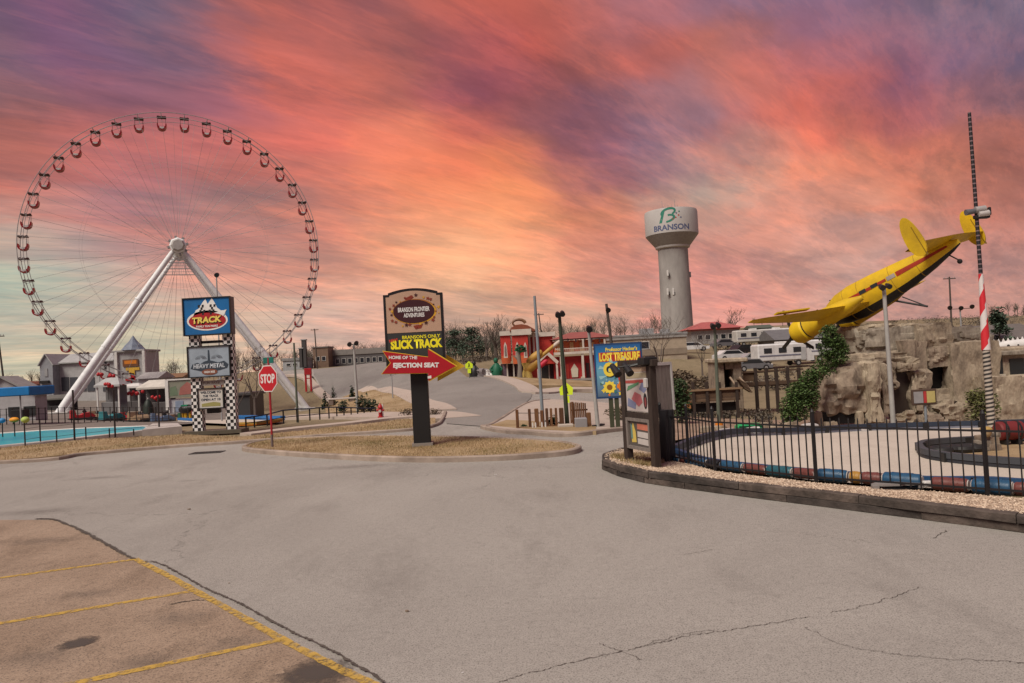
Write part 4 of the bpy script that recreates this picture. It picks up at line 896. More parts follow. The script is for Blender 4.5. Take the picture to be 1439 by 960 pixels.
    MB().box((X0+2*m, -.115, z(512)), (60*m, .09, 14*m)).build('arrow_bracket', DARK, t)
    xx, zz = q(569, 502.5); letters('HOME OF THE', 39*m, 4.6*m, lw, t, (xx-.02, -.358, zz), bold=.03, tilt=-.06)
    xx, zz = q(587, 514); letters('EJECTION SEAT', 63*m, 8.8*m, lw, t, (xx-.02, -.358, zz), bold=.05, tilt=-.045)
    xx, zz = q(605, 529.5); MB().prism([(xx-3*m, zz-2*m), (xx+2*m, zz-2*m), (xx+2*m, zz+2*m), (xx-3*m, zz+1*m)], -.356, -.3525).build('tag', lw, t)
track_sign()
# ------------------------------------------------------------------ golf sign
def golf_sign():
    Y = 25.2; m = Y/FPX; b = on(864, Y, .1); b.x = at(864, 607, Y).x
    t = thing('golf_sign', 'blue and yellow lost treasure golf billboard on two green posts', 'sign', b, rad(-8))
    q = lambda px, py: at(px, py, Y)-b
    for x in (861, 869): p = q(x, 607); MB().box((p.x, .08, (q(864, 550).z)/2), (.15, .15, q(864, 550).z)).build('post', P('post_green', (.045, .05, .025)), t)
    c = q(869.5, 520.5); w, h = 67*m, 77*m
    gm = bpy.data.materials.new('golf_face'); gm.use_nodes = True; nt = gm.node_tree
    tc = nt.nodes.new('ShaderNodeTexCoord'); sp = nt.nodes.new('ShaderNodeSeparateXYZ'); cr = nt.nodes.new('ShaderNodeValToRGB'); mr = nt.nodes.new('ShaderNodeMapRange')
    nt.links.new(tc.outputs['Object'], sp.inputs[0]); nt.links.new(sp.outputs[2], mr.inputs[0]); mr.inputs[1].default_value = c.z-h/2; mr.inputs[2].default_value = c.z+h/2
    nt.links.new(mr.outputs[0], cr.inputs[0]); E = cr.color_ramp.elements; E[0].color = (.06, .10, .16, 1); E[1].color = (.012, .07, .22, 1); e = E.new(.12); e.color = (.10, .17, .25, 1); e = E.new(.5); e.color = (.12, .34, .46, 1); e = E.new(.75); e.color = (.01, .20, .46, 1)
    nt.links.new(cr.outputs[0], nt.nodes['Principled BSDF'].inputs['Base Color'])
    MB().box((c.x, .02, c.z), (w, .1, h)).build('board', P('board_navy', (.012, .05, .14)), t); MB().box((c.x, -.034, c.z), (w-.12, .008, h-.12)).build('face', gm, t)
    y = -.044; yl = P('golf_yellow', (.78, .60, .06), grime=None); orr = P('golf_orange', (.72, .20, .02), grime=None); rd = P('golf_red', (.42, .03, .02), grime=None); bk = P('print_black', (1, 1, 1))
    letters("Professor Hacker's", 44*m, 5.5*m, yl, t, (c.x+5*m, y, c.z+30*m), bold=.03)
    MB().prism(rect(c.x-27*m, c.z+13*m, c.x+31*m, c.z+26*m), -.0425, -.0385).build('banner_print', rd, t)
    letters('LOST TREASURE', 56*m, 12*m, yl, t, (c.x+2*m, y-.002, c.z+19.5*m), bold=.05)
    for k in range(9): a = 2*pi*k/9; art0 = [(c.x+3*m+20*m*math.cos(a), c.z-2*m+13*m*math.sin(a)), (c.x+3*m+34*m*math.cos(a+.12)*.95, c.z-2*m+22*m*math.sin(a+.12)), (c.x+3*m+34*m*math.cos(a-.12)*.95, c.z-2*m+22*m*math.sin(a-.12))]; MB().prism(art0, y-.0005+.0015, y+.003).build('sun_ray', P('golf_pale', (.30, .50, .52), grime=None), t)
    letters('GOLF', 48*m, 21*m, bk, t, (c.x+3.5*m, y-.003, c.z+1*m), bold=.09); letters('GOLF', 48*m, 20*m, yl, t, (c.x+2.5*m, y-.007, c.z+2*m), bold=.06)
    def art(poly, mm, yo, nm='artwork'): MB().prism(poly, y-yo, y-yo+.003).build(nm, mm, t)
    rg = random.Random(8)
    for k in range(26):
        x, z_, s_ = rg.uniform(-29, 29), rg.uniform(-34, -8), rg.uniform(1.2, 3.6); art([(c.x+x*m+s_*m*(1 if j % 2 else .55)*math.cos(j*2*pi/8+k), c.z+z_*m+s_*m*(1 if j % 2 else .55)*math.sin(j*2*pi/8+k)) for j in range(8)], (P('golf_teal', (.03, .16, .17), grime=None), yl, P('golf_green', (.06, .12, .04), grime=None), orr, P('golf_pale', (1, 1, 1)), rd)[k % 6], .0005+.0001*k)
    for cx, cz, s, c1, c2 in ((-14, -23, 9.5, yl, P('golf_brown', (.22, .09, .01), grime=None)), (4, -22, 8, orr, P('golf_brown', (1, 1, 1)))):
        art([(c.x+cx*m+s*m*(1 if j % 2 else .78)*math.cos(2*pi*j/20), c.z+cz*m+s*m*(1 if j % 2 else .78)*math.sin(2*pi*j/20)) for j in range(20)], c1, .004); art(ell(c.x+cx*m, c.z+cz*m, s*.42*m, s*.42*m, 14), c2, .008)
    art([(c.x-2*m, c.z-6*m), (c.x+6*m, c.z-10*m), (c.x+7*m, c.z-16*m), (c.x-1*m, c.z-14*m)], rd, .005); art(ell(c.x+20*m, c.z-14*m, 8*m, 6*m, 16), P('golf_teal', (.03, .16, .17), grime=None), .004); art([(c.x+12*m, c.z-34*m), (c.x+30*m, c.z-34*m), (c.x+29*m, c.z-20*m), (c.x+15*m, c.z-24*m)], P('golf_green', (.06, .12, .04), grime=None), .005)
golf_sign()
# ------------------------------------------------------------------ wooden go-kart sign at the head of the bed
def wooden_sign():
    pr, pl = at(922, 647, 15.6), at(884, 645, 16.7); b = Vector(((pr.x+pl.x)/2, (pr.y+pl.y)/2, BEDZ))
    d = Vector((pr.x-pl.x, pr.y-pl.y)); rz = math.atan2(d.y, d.x); wd = d.length
    t = thing('wooden_kart_sign', 'dark timber framed sign with a faded kart poster at the head of the gravel bed', 'sign', b, rz)
    m = 16.1/FPX; z = lambda py: at(905, py, 16.1).z-BEDZ
    for s, top in ((-1, z(514)), (1, z(500))): MB().bbox((s*wd/2, 0, top/2-.05), (.16, .16, top+.1), .015).build('post', DWOOD, t)
    MB().bbox((.02, -.01, z(510)), (wd+.35, .14, .14), .01).build('top_beam', DWOOD, t); MB().bbox((0, 0, z(584.5)), (wd-.1, .10, .13), .01).build('middle_beam', DWOOD, t)
    MB().bbox((wd/2-.02, -.06, z(507)), (.26, .34, .16), .02).build('beam_end', DARK, t)
    zt, zb = z(514), z(579); x0, x1 = -wd/2+.085, wd/2-.085; hh = zt-zb
    MB().box((0, 0, (zt+zb)/2), (x1-x0, .05, hh)).build('poster_board', P('poster_backing', (.30, .27, .25)), t)
    y = -.03
    def art(poly, mm, yo, nm='poster_print'): MB().prism(poly, y-yo, y-yo+.003).build(nm, mm, t)
    u = lambda a, c: (x0+(x1-x0)*a, zb+hh*c)
    art([u(.02, .02), u(.98, .02), u(.98, .98), u(.02, .98)], P('poster_pale', (.50, .44, .41), grime=None), .0)
    art([u(.02, .86), u(.98, .89), u(.98, .98), u(.02, .98)], P('poster_tan', (.42, .30, .21), grime=None), .004); art([u(.05, .72), u(.95, .76), u(.95, .87), u(.05, .84)], P('poster_olive', (.36, .30, .20), grime=None), .004)
    art([u(.02, .62), u(.6, .63), u(.98, .66), u(.98, .72), u(.02, .68)], P('poster_red', (.38, .07, .06), grime=None), .005)
    art([u(.06, .45), u(.58, .6), u(.62, .66), u(.12, .56)], P('poster_green', (.10, .24, .13), grime=None), .006)
    art([u(.25, .28), u(.55, .12), u(.72, .22), u(.66, .38), u(.40, .44)], P('poster_pink', (.42, .12, .13), grime=None), .005); art([u(.05, .12), u(.4, .06), u(.44, .2), u(.1, .3)], P('poster_blue', (.20, .22, .34), grime=None), .006)
    art(ell(*u(.84, .25), .075, .17, 18), P('print_black', (1, 1, 1)), .006); art(ell(*u(.85, .23), .04, .11, 14), P('poster_wheel', (.22, .05, .05), grime=None), .010)
    art([u(.6, .5), u(.75, .68), u(.92, .5), u(.8, .42)], P('poster_blue', (1, 1, 1)), .005)
    # lower board with frame
    zt, zb = z(588), z(632); hh = zt-zb
    MB().box((-.01, 0, (zt+zb)/2), (wd-.14, .05, hh)).build('lower_board', P('board_brown', (.10, .085, .075), grime=None), t)
    fr = MB()
    for s in (-1, 1): fr.box((s*(wd/2-.11), -.03, (zt+zb)/2), (.07, .09, hh))
    for zz in (zt-.03, zb+.03): fr.box((0, -.03, zz), (wd-.29, .086, .07))
    fr.build('board_frame', GWOOD, t)
    art([u(.12, 0), u(.30, 0), u(.34, 0), u(.2, 0)], GWOOD, 0) if False else None
    v = lambda a, c: (x0+(x1-x0)*a, zb+hh*c)
    art([v(.16, .2), v(.36, .22), v(.34, .55), v(.24, .85), v(.16, .6)], P('flame_yellow', (.60, .45, .10), grime=None), .002, 'flame_print'); art([v(.14, .35), v(.22, .3), v(.2, .75), v(.14, .8)], P('flame_teal', (.14, .25, .22), grime=None), .006, 'flame_print')
    for c_, mm in ((.74, P('bar_red', (.50, .16, .10), grime=None)), (.49, P('bar_pale', (.50, .46, .43), grime=None)), (.27, P('bar_pale', (1, 1, 1)))): art([v(.42, c_-.09), v(.9, c_-.11), v(.9, c_+.08), v(.42, c_+.09)], mm, .003, 'text_bar')
    # two spot lamps on arms
    for px, py in ((864, 519.5), (881, 518)):
        p = at(px, py, 15.8)-b; p = Matrix.Rotation(-rz, 3, 'Z') @ p
        l = MB(); l.tube([p+Vector((-.12, 0, .09)), p+Vector((.0, 0, 0)), p+Vector((.14, 0, -.11))], [.06, .075, .085], 12); l.build('spot_lamp', DARK, t, True)
        MB().cyl(p+Vector((0, 0, .03)), (p.x+.25, -.02, z(509)), .02, n=6).build('lamp_arm', DARK, t)
    MB().bbox((.16*0+wd/2-.02, -.13, z(537)), (.10, .07, .2), .015).build('meter_box', P('meter_white', (.55, .53, .50)), t)
wooden_sign()
def grey_board():
    Y = 17.4; m = Y/FPX; b = on(938, Y); b.x = at(939, 640, Y).x
    t = thing('grey_back_board', 'blank weathered grey board tilted on a post behind the wooden kart sign', 'board', b, rad(35))
    z = lambda py: at(935, py, Y).z-b.z
    for i in range(4): MB().box((-.20+i*.132-.06, .0, (z(512)+z(580))/2), (.126, .04+.006*(i % 2), z(512)-z(580)), ry=-.03).build('plank', GWOOD, t)
    MB().box((-.06, -.0, z(511)), (.62, .09, .07)).build('top_rail', P('rail_pale', (.5, .47, .45)), t); MB().box((.24, -.02, (z(512)+z(578))/2), (.04, .08, z(512)-z(576)), ry=-.03).build('edge_trim', MATS['rail_pale'], t); MB().box((0, .06, z(512)/2), (.12, .1, z(512))).build('post', DWOOD, t)
    c = at(936, 610, 16.9); b2 = Vector((c.x, c.y, h1(c.x, c.y)))
    k = MB(); z0 = at(936, 645, 16.9).z-b2.z; z1 = at(936, 573, 16.9).z-b2.z; prof = []
    n = 18; vs = []; rows = 12
    for i in range(rows+1):
        f = i/rows
        for j in range(n):
            a = 2*pi*j/n; r = (.17+.05*math.sin(3*a+f*2)+.03*math.sin(7*a))*(1.0-.28*abs(f-.45)); vs.append((r*math.cos(a)+.05*(f-.5), r*.7*math.sin(a), z0+(z1-z0)*f-.05))
    k.add(vs, [(i*n+j, i*n+(j+1) % n, (i+1)*n+(j+1) % n, (i+1)*n+j) for i in range(rows) for j in range(n)]+[tuple(rows*n+j for j in range(n))])
    t2 = k.build('covered_post', P('black_tarpaulin', (.022, .022, .025), rough=.5), None, True, b2); tag(t2, 'black tarpaulin wrapped round a gate post beside the wooden kart sign', 'covered post')
grey_board()
# ------------------------------------------------------------------ yellow aircraft
def aircraft():
    tail = at(1343, 341, 31.5)
    x = Vector((.79, .60, .125)); N_ = Vector((-.60, .72, -.40)); x.normalize(); N_ = (N_-x*N_.dot(x)).normalized(); u = x.cross(N_).normalized()
    t = thing('yellow_aircraft', 'yellow twin tailed propeller plane, crashed nose down on the rocks', 'airplane', tail)
    Mx = Matrix((x, N_, u)).transposed().to_4x4(); t.matrix_world = Matrix.Translation(tail) @ Mx
    ye = P('aircraft_yellow', (.66, .43, .012), rough=.5, var=.12, grime=(.30, .19, .02), gscale=.9, gamt=.5); bl = P('aircraft_black', (.016, .015, .015)); rd = P('aircraft_red', (.34, .03, .012))
    # fuselage sections: y forward, half width, top, bottom
    SEC = [(-.15, .05, .10, -.14), (.25, .18, .24, -.30), (1.2, .35, .38, -.56), (2.4, .51, .52, -.80), (3.8, .64, .64, -.98), (5.0, .68, .70, -1.02), (5.8, .62, .62, -.92), (6.4, .46, .40, -.72), (6.75, .12, -.0, -.40)]
    def loop(y, w, tp, bt, n=20):
        cz = (tp+bt)/2; h = (tp-bt)/2; return [(w*math.copysign(abs(math.cos(a))**.85, math.cos(a)), y, cz+h*math.copysign(abs(math.sin(a))**.9, math.sin(a))) for a in (2*pi*k/n for k in range(n))]
    n = 20; vs = [p for s in SEC for p in loop(*s, n)]
    up, lw = [], []
    for i in range(len(SEC)-1):
        for k in range(n):
            f = (i*n+k, i*n+(k+1) % n, (i+1)*n+(k+1) % n, (i+1)*n+k)[::-1]
            (lw if 12 <= k <= 17.6 else up).append(f)
    MB().add(vs, up+[tuple(range(n))]).build('fuselage', ye, t, True); MB().add(vs, lw).build('belly', bl, t, True)
    # red stripe and windows on both flanks
    for s in (-1, 1):
        def flank(y, f, off=.012):
            i = max(0, min(len(SEC)-2, next(j for j in range(len(SEC)-1) if SEC[j+1][0] >= y)))
            a, b = SEC[i], SEC[i+1]; q = (y-a[0])/(b[0]-a[0]); w, tp, bt = [a[k]+(b[k]-a[k])*q for k in (1, 2, 3)]
            an = f; cz = (tp+bt)/2; h = (tp-bt)/2; return (s*((w)*abs(math.cos(an))**.85+off), y, cz+h*math.copysign(abs(math.sin(an))**.9, math.sin(an)))
        def strip(y0, y1, f0, f1, mm, nm, k=14, off=.012):
            V = []; 
            for i in range(k+1): y = y0+(y1-y0)*i/k; V += [flank(y, f0, off), flank(y, (f0+f1)/2, off), flank(y, f1, off)]
            F_ = [(3*i+j, 3*i+j+1, 3*i+j+4, 3*i+j+3) for i in range(k) for j in range(2)]
            MB().add(V, [f[::s] for f in F_]).build(nm, mm, t)
        strip(.3, 2.6, .02, .32, rd, 'stripe'); strip(3.1, 6.2, .10, .26, rd, 'stripe', 16); strip(2.65, 3.05, .06, .30, P('patch_grey', (.35, .30, .28)), 'registration_patch', 4)
        for y in (3.5, 4.1): strip(y, y+.34, .10, .30, GLASS, 'window', 3, .016)
    for y in (1.7, 2.9, 4.5, 5.3):
        i = next(j for j in range(len(SEC)-1) if SEC[j+1][0] >= y); a, b_ = SEC[i], SEC[i+1]; f = (y-a[0])/(b_[0]-a[0]); ring = [a[k]+(b_[k]-a[k])*f for k in (1, 2, 3)]
        r0, r1 = loop(y-.014, ring[0]+.005, ring[1]+.005, ring[2]-.005), loop(y+.014, ring[0]+.005, ring[1]+.005, ring[2]-.005); MB().add(r0+r1, [(k, (k+1) % 20, 20+(k+1) % 20, 20+k)[::-1] for k in range(20)]).build('panel_seam', P('seam_ochre', (.36, .22, .02), grime=None), t)
    # wings (left one in view), engines, tail
    def wing(s):
        V = []; st = [(a, b-.9, c-.9, d, e) for a, b, c, d, e in [(0.0, 4.6, 7.0, -.52, .17), (1.9, 4.75, 6.9, -.42, .16), (4.4, 5.3, 6.75, -.16, .11), (6.6, 5.75, 6.55, .08, .06), (7.2, 6.0, 6.4, .15, .02)]]
        for x_, y0, y1, z_, th in st:
            y0, y1 = y0+(y1-y0)*.22, y1-(y1-y0)*.10
            for f, q in ((0, 0), (.3, .8), (.7, 1), (.95, .6), (1, 0), (.95, -.4), (.6, -.6), (.25, -.4)): V.append((s*(.45+x_*1.06), y0+(y1-y0)*f, z_+th*q))
        F_ = [(i*8+j, i*8+(j+1) % 8, (i+1)*8+(j+1) % 8, (i+1)*8+j) for i in range(4) for j in range(8)]
        F_ = F_+[tuple(32+j for j in range(8))]
        w = MB().add(V, [f[::-s] for f in F_]).build('wing', ye, t, True)
        ail = MB(); ail.box((s*5.7, 4.86, .03), (2.0, .22, .06), ry=-s*.1, rz=s*.13); ail.build('aileron', ye, w)
        MB().cyl((s*4.1, 4.7, -.22), (s*4.1, 5.5, -.20), .04, n=6).build('flap_track', bl, w)
        e = MB(); xx = s*2.2; zz = -.42
        e.tube([(xx, 3.60, zz), (xx, 4.40, zz), (xx, 5.70, zz), (xx, 6.60, zz)], [.10, .34, .46, .52], 18); e.build('nacelle', ye, t, True)
        c = MB(); c.tube([(xx, 6.66, zz), (xx, 6.75, zz), (xx, 7.20, zz), (xx, 7.40, zz)], [.50, .58, .57, .46], 20); c.build('cowling', P('cowling_yellow', (.70, .47, .012), grime=None), t, True)
        r = MB(); r.tube([(xx, 6.60, zz), (xx, 6.68, zz)], [.51, .51], 20); r.build('cowl_gap', bl, t, True)
        p = MB(); p.ball((xx, 7.50, zz), (.14, .25, .14), 10, 6); pr = p.build('propeller_hub', bl, t, True)
        for a in (rad(200), rad(320), rad(80)):
            MB().box((xx+.72*math.cos(a), 7.52, zz+.72*math.sin(a)), (1.25, .05, .16), ry=-a).build('propeller_blade', bl, pr)
        g = MB(); g.cyl((xx, 4.50, zz-.3), (xx, 3.30, zz-1.25), .05, n=6); g.cyl((xx, 4.10, zz-.3), (xx, 3.30, zz-1.25), .03, n=6); g.build('undercarriage_strut', bl, t) if s > 0 else None
    wing(-1); wing(1)
    tp = MB(); sp = 2.95
    V = []
    for x_, y0, y1, th in ((-sp, -.15, .75, .035), (-.5, -.30, 1.15, .08), (.5, -.30, 1.15, .08), (sp, -.15, .75, .035)):
        for f, q in ((0, 0), (.4, 1), (.85, .8), (1, 0), (.85, -.8), (.4, -1)): V.append((x_, y0+(y1-y0)*f, .26+th*q))
    tp.add(V, [(i*6+j, (i+1)*6+j, (i+1)*6+(j+1) % 6, i*6+(j+1) % 6)[::-1] for i in range(3) for j in range(6)]).build('tailplane', ye, t, True)
    for s in (-1, 1):
        f = MB(); pl = [(.15+.40*math.cos(a)*(1.0 if math.cos(a) > 0 else .75), .36+(1.15 if math.sin(a) > 0 else .62)*math.sin(a)) for a in (2*pi*k/26 for k in range(26))]
        V = [(s*sp-.05, y_, z_) for y_, z_ in pl]+[(s*sp+.05, y_, z_) for y_, z_ in pl]; k = len(pl)
        f.add(V, [tuple(range(k-1, -1, -1)), tuple(range(k, 2*k))]+[(i, (i+1) % k, k+(i+1) % k, k+i) for i in range(k)]).build('fin', ye, t)
        MB().box((s*sp, .02, .36), (.125, .03, 1.3)).build('rudder_hinge', P('hinge_brown', (.25, .15, .01)), t)
    tw = MB(); tw.cyl((0, .5, -.3), (0, .25, -.72), .03, n=6); tw.ball((0, .25, -.78), (.07, .11, .11), 10, 6); tw.build('tail_wheel', bl, t)
aircraft()
# ------------------------------------------------------------------ striped mast
def mast():
    Y = 24.0; m = Y/FPX; b = on(1393, Y); b.x = at(1393.5, 602, Y).x
    t = thing('striped_mast', 'tall slender striped mast with a floodlight cluster, right of the plane', 'mast', b)
    top = at(1362, 157, Y)-b; z = lambda py: at(1380, py, Y).z-b.z
    bw = stripe_mat('black_white_stripe', (.03, .028, .026), (.40, .35, .29), .134, 1.0, .5); rw = stripe_mat('red_white_stripe', (.55, .02, .03), (.62, .58, .56), 1.15, .9, .55); dd = stripe_mat('dark_banding', (.012, .012, .014), (.18, .12, .13), .155, 0., .72)
    L_ = lambda py, k=0: Vector((top.x*(z(py)/top.z), 0, z(py)))
    MB().cyl((0, 0, -.2), L_(480), .12, .11, 14).build('lower_pole', bw, t, True)
    MB().cyl(L_(492), L_(385), .135, .07, 14).build('banner_sleeve', rw, t, True)
    MB().cyl(L_(386), L_(157), .062, .052, 10).build('upper_pole', dd, t, True)
    c = L_(298); 
    f = MB(); f.tube([c+Vector((-.10, -.1, .06)), c+Vector((.22, -.1, .08)), c+Vector((.24, -.1, .08))], [.10, .115, .08], 12); f.build('floodlight', P('lamp_grey', (.34, .32, .31)), t, True)
    f = MB(); f.tube([c+Vector((-.42, -.12, -.01)), c+Vector((-.14, -.12, .02)), c+Vector((-.1, -.12, .02))], [.10, .08, .05], 12); f.build('floodlight', P('lamp_slate', (.12, .12, .13)), t, True)
    f = MB(); f.tube([c+Vector((-.02, -.14, -.09)), c+Vector((.30, -.14, -.06))], [.085, .10], 12); f.build('floodlight', P('lamp_pale', (.45, .42, .40)), t, True)
    MB().bbox(c+Vector((.14, -.03, -.16)), (.46, .2, .12), .02).build('lamp_bracket', DARK, t); MB().bbox(c+Vector((.36, -.1, .0)), (.08, .1, .26), .02).build('lamp_yoke', DARK, t)
mast()
# ------------------------------------------------------------------ plants
BARK = mat('bark_grey', (.12, .095, .08), .9, .3, 6, .5); BARK2 = mat('bark_brown', (.085, .065, .052), .9, .3, 6, .5)
def bare_tree(px, Y, top_py, label, seed, spread=.55, base_py=None, name='bare_tree', group=None, depth=5, m=None, thin=1.):
    b = on(px, Y) if base_py is None else base(px, base_py, Y); hgt = at(px, top_py, Y).z-b.z; r_ = random.Random(seed)
    t = thing(name, label, 'tree', b, r_.uniform(0, 6), group); tr = MB(); br = MB(); m = m or BARK
    r0 = max(.03*hgt*.55, .05)*thin; fork = hgt*.26
    tr.tube([(0, 0, -.2), (0, 0, fork*.5), (r_.uniform(-.1, .1), 0, fork)], [r0*1.3, r0, r0*.85], 7); tr.build('trunk', m, t, True)
    def grow(p, d, L_, r, lev):
        n = 3; pts = [p]; rs = [r]
        for i in range(n):
            d = (d+Vector((r_.uniform(-.22, .22), r_.uniform(-.22, .22), r_.uniform(-.05, .16)))).normalized(); p = p+d*L_/n; pts.append(p); rs.append(r*(1-.55*(i+1)/n))
        br.tube(pts, rs, 5 if lev < 2 else 3, cap=False)
        if lev >= depth: return
        for k in range(3 if lev < 3 else 2):
            q = r_.uniform(.45, 1.) if k else 1.; i = min(int(q*n), n-1); s = pts[i].lerp(pts[i+1], q*n-i) if q < 1 else pts[-1]
            ax = Vector((r_.uniform(-1, 1), r_.uniform(-1, 1), r_.uniform(-.15, .75))).normalized(); dd = (d*(1-spread*.75)+ax*spread*1.15).normalized(); grow(s, dd, L_*r_.uniform(.58, .80), max(rs[i+1]*.72, .011*thin), lev+1)
    k0 = 4
    for k in range(k0):
        a = 2*pi*k/k0+r_.uniform(-.4, .4); grow(Vector((0, 0, fork*r_.uniform(.8, 1))), Vector((spread*math.cos(a), spread*math.sin(a), 1)).normalized(), hgt*.30, r0*.6, 1)
    zm = max(v[2] for v in br.v); s = hgt/zm; br.v = [(x*s, y*s, fork*.9+(z-fork*.9)*(hgt-fork*.9)/(zm-fork*.9)) for x, y, z in br.v]
    br.build('crown', m, t); return t
def leaf_cloud(mb, blobs, n, size, seed, flat=.5):
    """leaf quads spread through a set of ellipsoids, denser near their shells"""
    r_ = random.Random(seed); tot = sum(b[3]*b[4]*b[5] for b in blobs)
    for (x, y, z, rx, ry, rz_) in blobs:
        for _ in range(max(12, int(n*rx*ry*rz_/tot))):
            u = Vector((r_.gauss(0, 1), r_.gauss(0, 1), r_.gauss(0, 1))).normalized()*(r_.uniform(.15, 1.08)**.45)
            if noise.noise(Vector((x, y, z))+u*2.3) < -.22: continue
            c = Vector((x+u.x*rx, y+u.y*ry, z+u.z*rz_)); a = Vector((r_.uniform(-1, 1), r_.uniform(-1, 1), r_.uniform(-flat, flat))).normalized(); b = a.cross(Vector((r_.uniform(-1, 1), r_.uniform(-1, 1), 1))).normalized(); s = size*r_.uniform(.6, 1.4)
            mb.cur = r_.randrange(3); mb.add([c-a*s, c+b*s*.5, c+a*s, c-b*s*.5], [(0, 1, 2, 3)])
def leafmats(name, col): return [P('%s_%s' % (name, k), tuple(c*f for c in col), grime=None, rough=.65, var=.3) for k, f in (('leaf', 1), ('leaf_pale', 1.55), ('leaf_deep', .62))]
GREENS = leafmats('evergreen', (.035, .065, .022)); IVY = leafmats('ivy', (.065, .11, .03)); DARKG = leafmats('shrub', (.02, .035, .016)); OLIVE = leafmats('olive', (.10, .105, .035)); PINEG = leafmats('pine', (.055, .085, .055))
def shrub(name, label, px, py, Y, w, h, ms, seed, n=900, cat='shrub', group=None, leaf=.07, b=None, stem=True):
    b = b or base(px, py, Y); t = thing(name, label, cat, b, 0, group); r_ = random.Random(seed); bl = []
    for k in range(7): a = r_.uniform(0, 6.3); q = r_.uniform(0, .55); bl.append((w/2*q*math.cos(a), w/2*q*math.sin(a), h*r_.uniform(.25, .78), w*r_.uniform(.20, .34), w*r_.uniform(.20, .34), h*r_.uniform(.16, .26)))
    bl.append((0, 0, h*.4, w*.38, w*.38, h*.4)); mb = MB(); leaf_cloud(mb, bl, n, leaf, seed); mb.build('foliage', ms, t)
    if stem:
        s = MB()
        for k in range(4): a = r_.uniform(0, 6.3); s.cyl((0, 0, -.1), (w*.25*math.cos(a), w*.25*math.sin(a), h*.6), .02+h*.008, .012, n=5)
        s.build('stem', BARK2, t)
    return t
def cypress(label, px, py, Y, w, h, seed, group=None, ms=None):
    b = base(px, py, Y); t = thing('columnar_shrub', label, 'shrub', b, 0, group); mb = MB()
    leaf_cloud(mb, [(0, 0, h*f, w/2*(1.1-f*.9), w/2*(1.1-f*.9), h*.16) for f in (.12, .28, .45, .62, .78, .9)], 420, .10, seed); mb.build('foliage', ms or DARKG, t); MB().cyl((0, 0, -.1), (0, 0, h*.8), .05, .02, 6).build('stem', BARK2, t)
def pine(label, px, Y, top_py, w, seed, group, base_py):
    b = base(px, base_py, Y); h = at(px, top_py, Y).z-b.z; t = thing('pine_tree', label, 'tree', b, 0, group); r_ = random.Random(seed); MB().cyl((0, 0, -.2), (0, 0, h*.93), .03*h*.6, .03, 7).build('trunk', BARK2, t); bl = []; lb = MB()
    for k in range(30):
        f = r_.uniform(.16, 1); a = r_.uniform(0, 6.3); rr = w/2*(1.15-f)*r_.uniform(.5, 1.1); bl.append((rr*math.cos(a), rr*math.sin(a), h*f-.2, w*.24, w*.24, h*.075)); lb.cyl((0, 0, h*f*.93), (rr*math.cos(a), rr*math.sin(a), h*f-.2), .06, .03, 4)
    bl.append((0, 0, h*.95, w*.1, w*.1, h*.07)); lb.build('limbs', BARK2, t); mb = MB(); leaf_cloud(mb, bl, 2200, .2, seed); mb.build('crown', PINEG, t)
bare_tree(356, 60, 478, 'bare multi stemmed tree behind the STOP sign', 3, .5)
bare_tree(331, 66, 492, 'smaller bare tree between the pylon and the STOP sign', 13, .55, thin=.8)
bare_tree(926, 66, 438, 'bare spreading tree in front of the long beige building', 5, .62, base_py=512)
bare_tree(986, 84, 458, 'bare tree below the pink pyramid roof', 8, .5, base_py=506)
bare_tree(1029, 190, 430, 'round crowned bare tree standing on the skyline right of the water tower', 9, .6, base_py=462, thin=2.5)
bare_tree(684, 132, 448, 'thin bare tree left of the red building, beside the pines', 21, .45, base_py=498, thin=2.2)
bare_tree(697, 128, 440, 'taller dark bare tree against the left end of the red building', 22, .42, base_py=498, m=BARK2, thin=2.6)
bare_tree(795, 130, 466, 'bare tree rising behind the roof of the red building', 25, .6, base_py=500, thin=2.)
bare_tree(872, 120, 455, 'bare tree behind the golf billboard', 26, .5, base_py=490, thin=2.)
bare_tree(1420, 110, 440, 'bare tree on the skyline at the right edge', 27, .55, base_py=465)
pine('shorter bushy pine tree left of the red building', 640, 140, 464, 5.2, 2, 'pines left of the red building', 500)
pine('taller pine tree beside the bare trees left of the red building', 664, 134, 459, 5.6, 4, 'pines left of the red building', 500)
pine('dark evergreen on the skyline just right of the striped mast', 1404, 95, 432, 2.8, 6, None, 462)
def ivy(name, label, px, py, Y, spots, n, seed):
    b = base(px, py, Y); t = thing(name, label, 'ivy', b); q = lambda x, y, d=0: at(x, y, Y+d)-b; mb = MB(); bl = []
    for x, y, rx, rz_ in spots: c = q(x, y); bl.append((c.x, c.y, c.z, rx*1.3*Y/FPX, .4, rz_*1.25*Y/FPX))
    leaf_cloud(mb, bl, n, .05, seed); mb.build('foliage', IVY, t); s = MB(); s.tube([q(x, y) for x, y, _, _ in spots], [.05]+[.03]*(len(spots)-1), 6); s.build('stem', BARK2, t)
ivy('ivy_mass', 'dark green ivy spilling down the left flank of the big boulder', 1120, 590, 29.8, [(1120, 590, 4, 3), (1113, 572, 13, 15), (1126, 568, 15, 18), (1119, 553, 12, 13), (1133, 549, 14, 16), (1139, 533, 12, 11), (1150, 524, 13, 9), (1140, 560, 9, 15), (1108, 584, 8, 9)], 11000, 32)
ivy('ivy_bush', 'leafy green bush climbing the rocks under the nose of the yellow plane', 1166, 522, 30.6, [(1166, 522, 6, 4), (1163, 508, 14, 10), (1178, 502, 12, 10), (1166, 490, 13, 12), (1180, 490, 10, 10), (1165, 472, 11, 11), (1172, 480, 12, 10), (1166, 463, 8, 6)], 7500, 31)
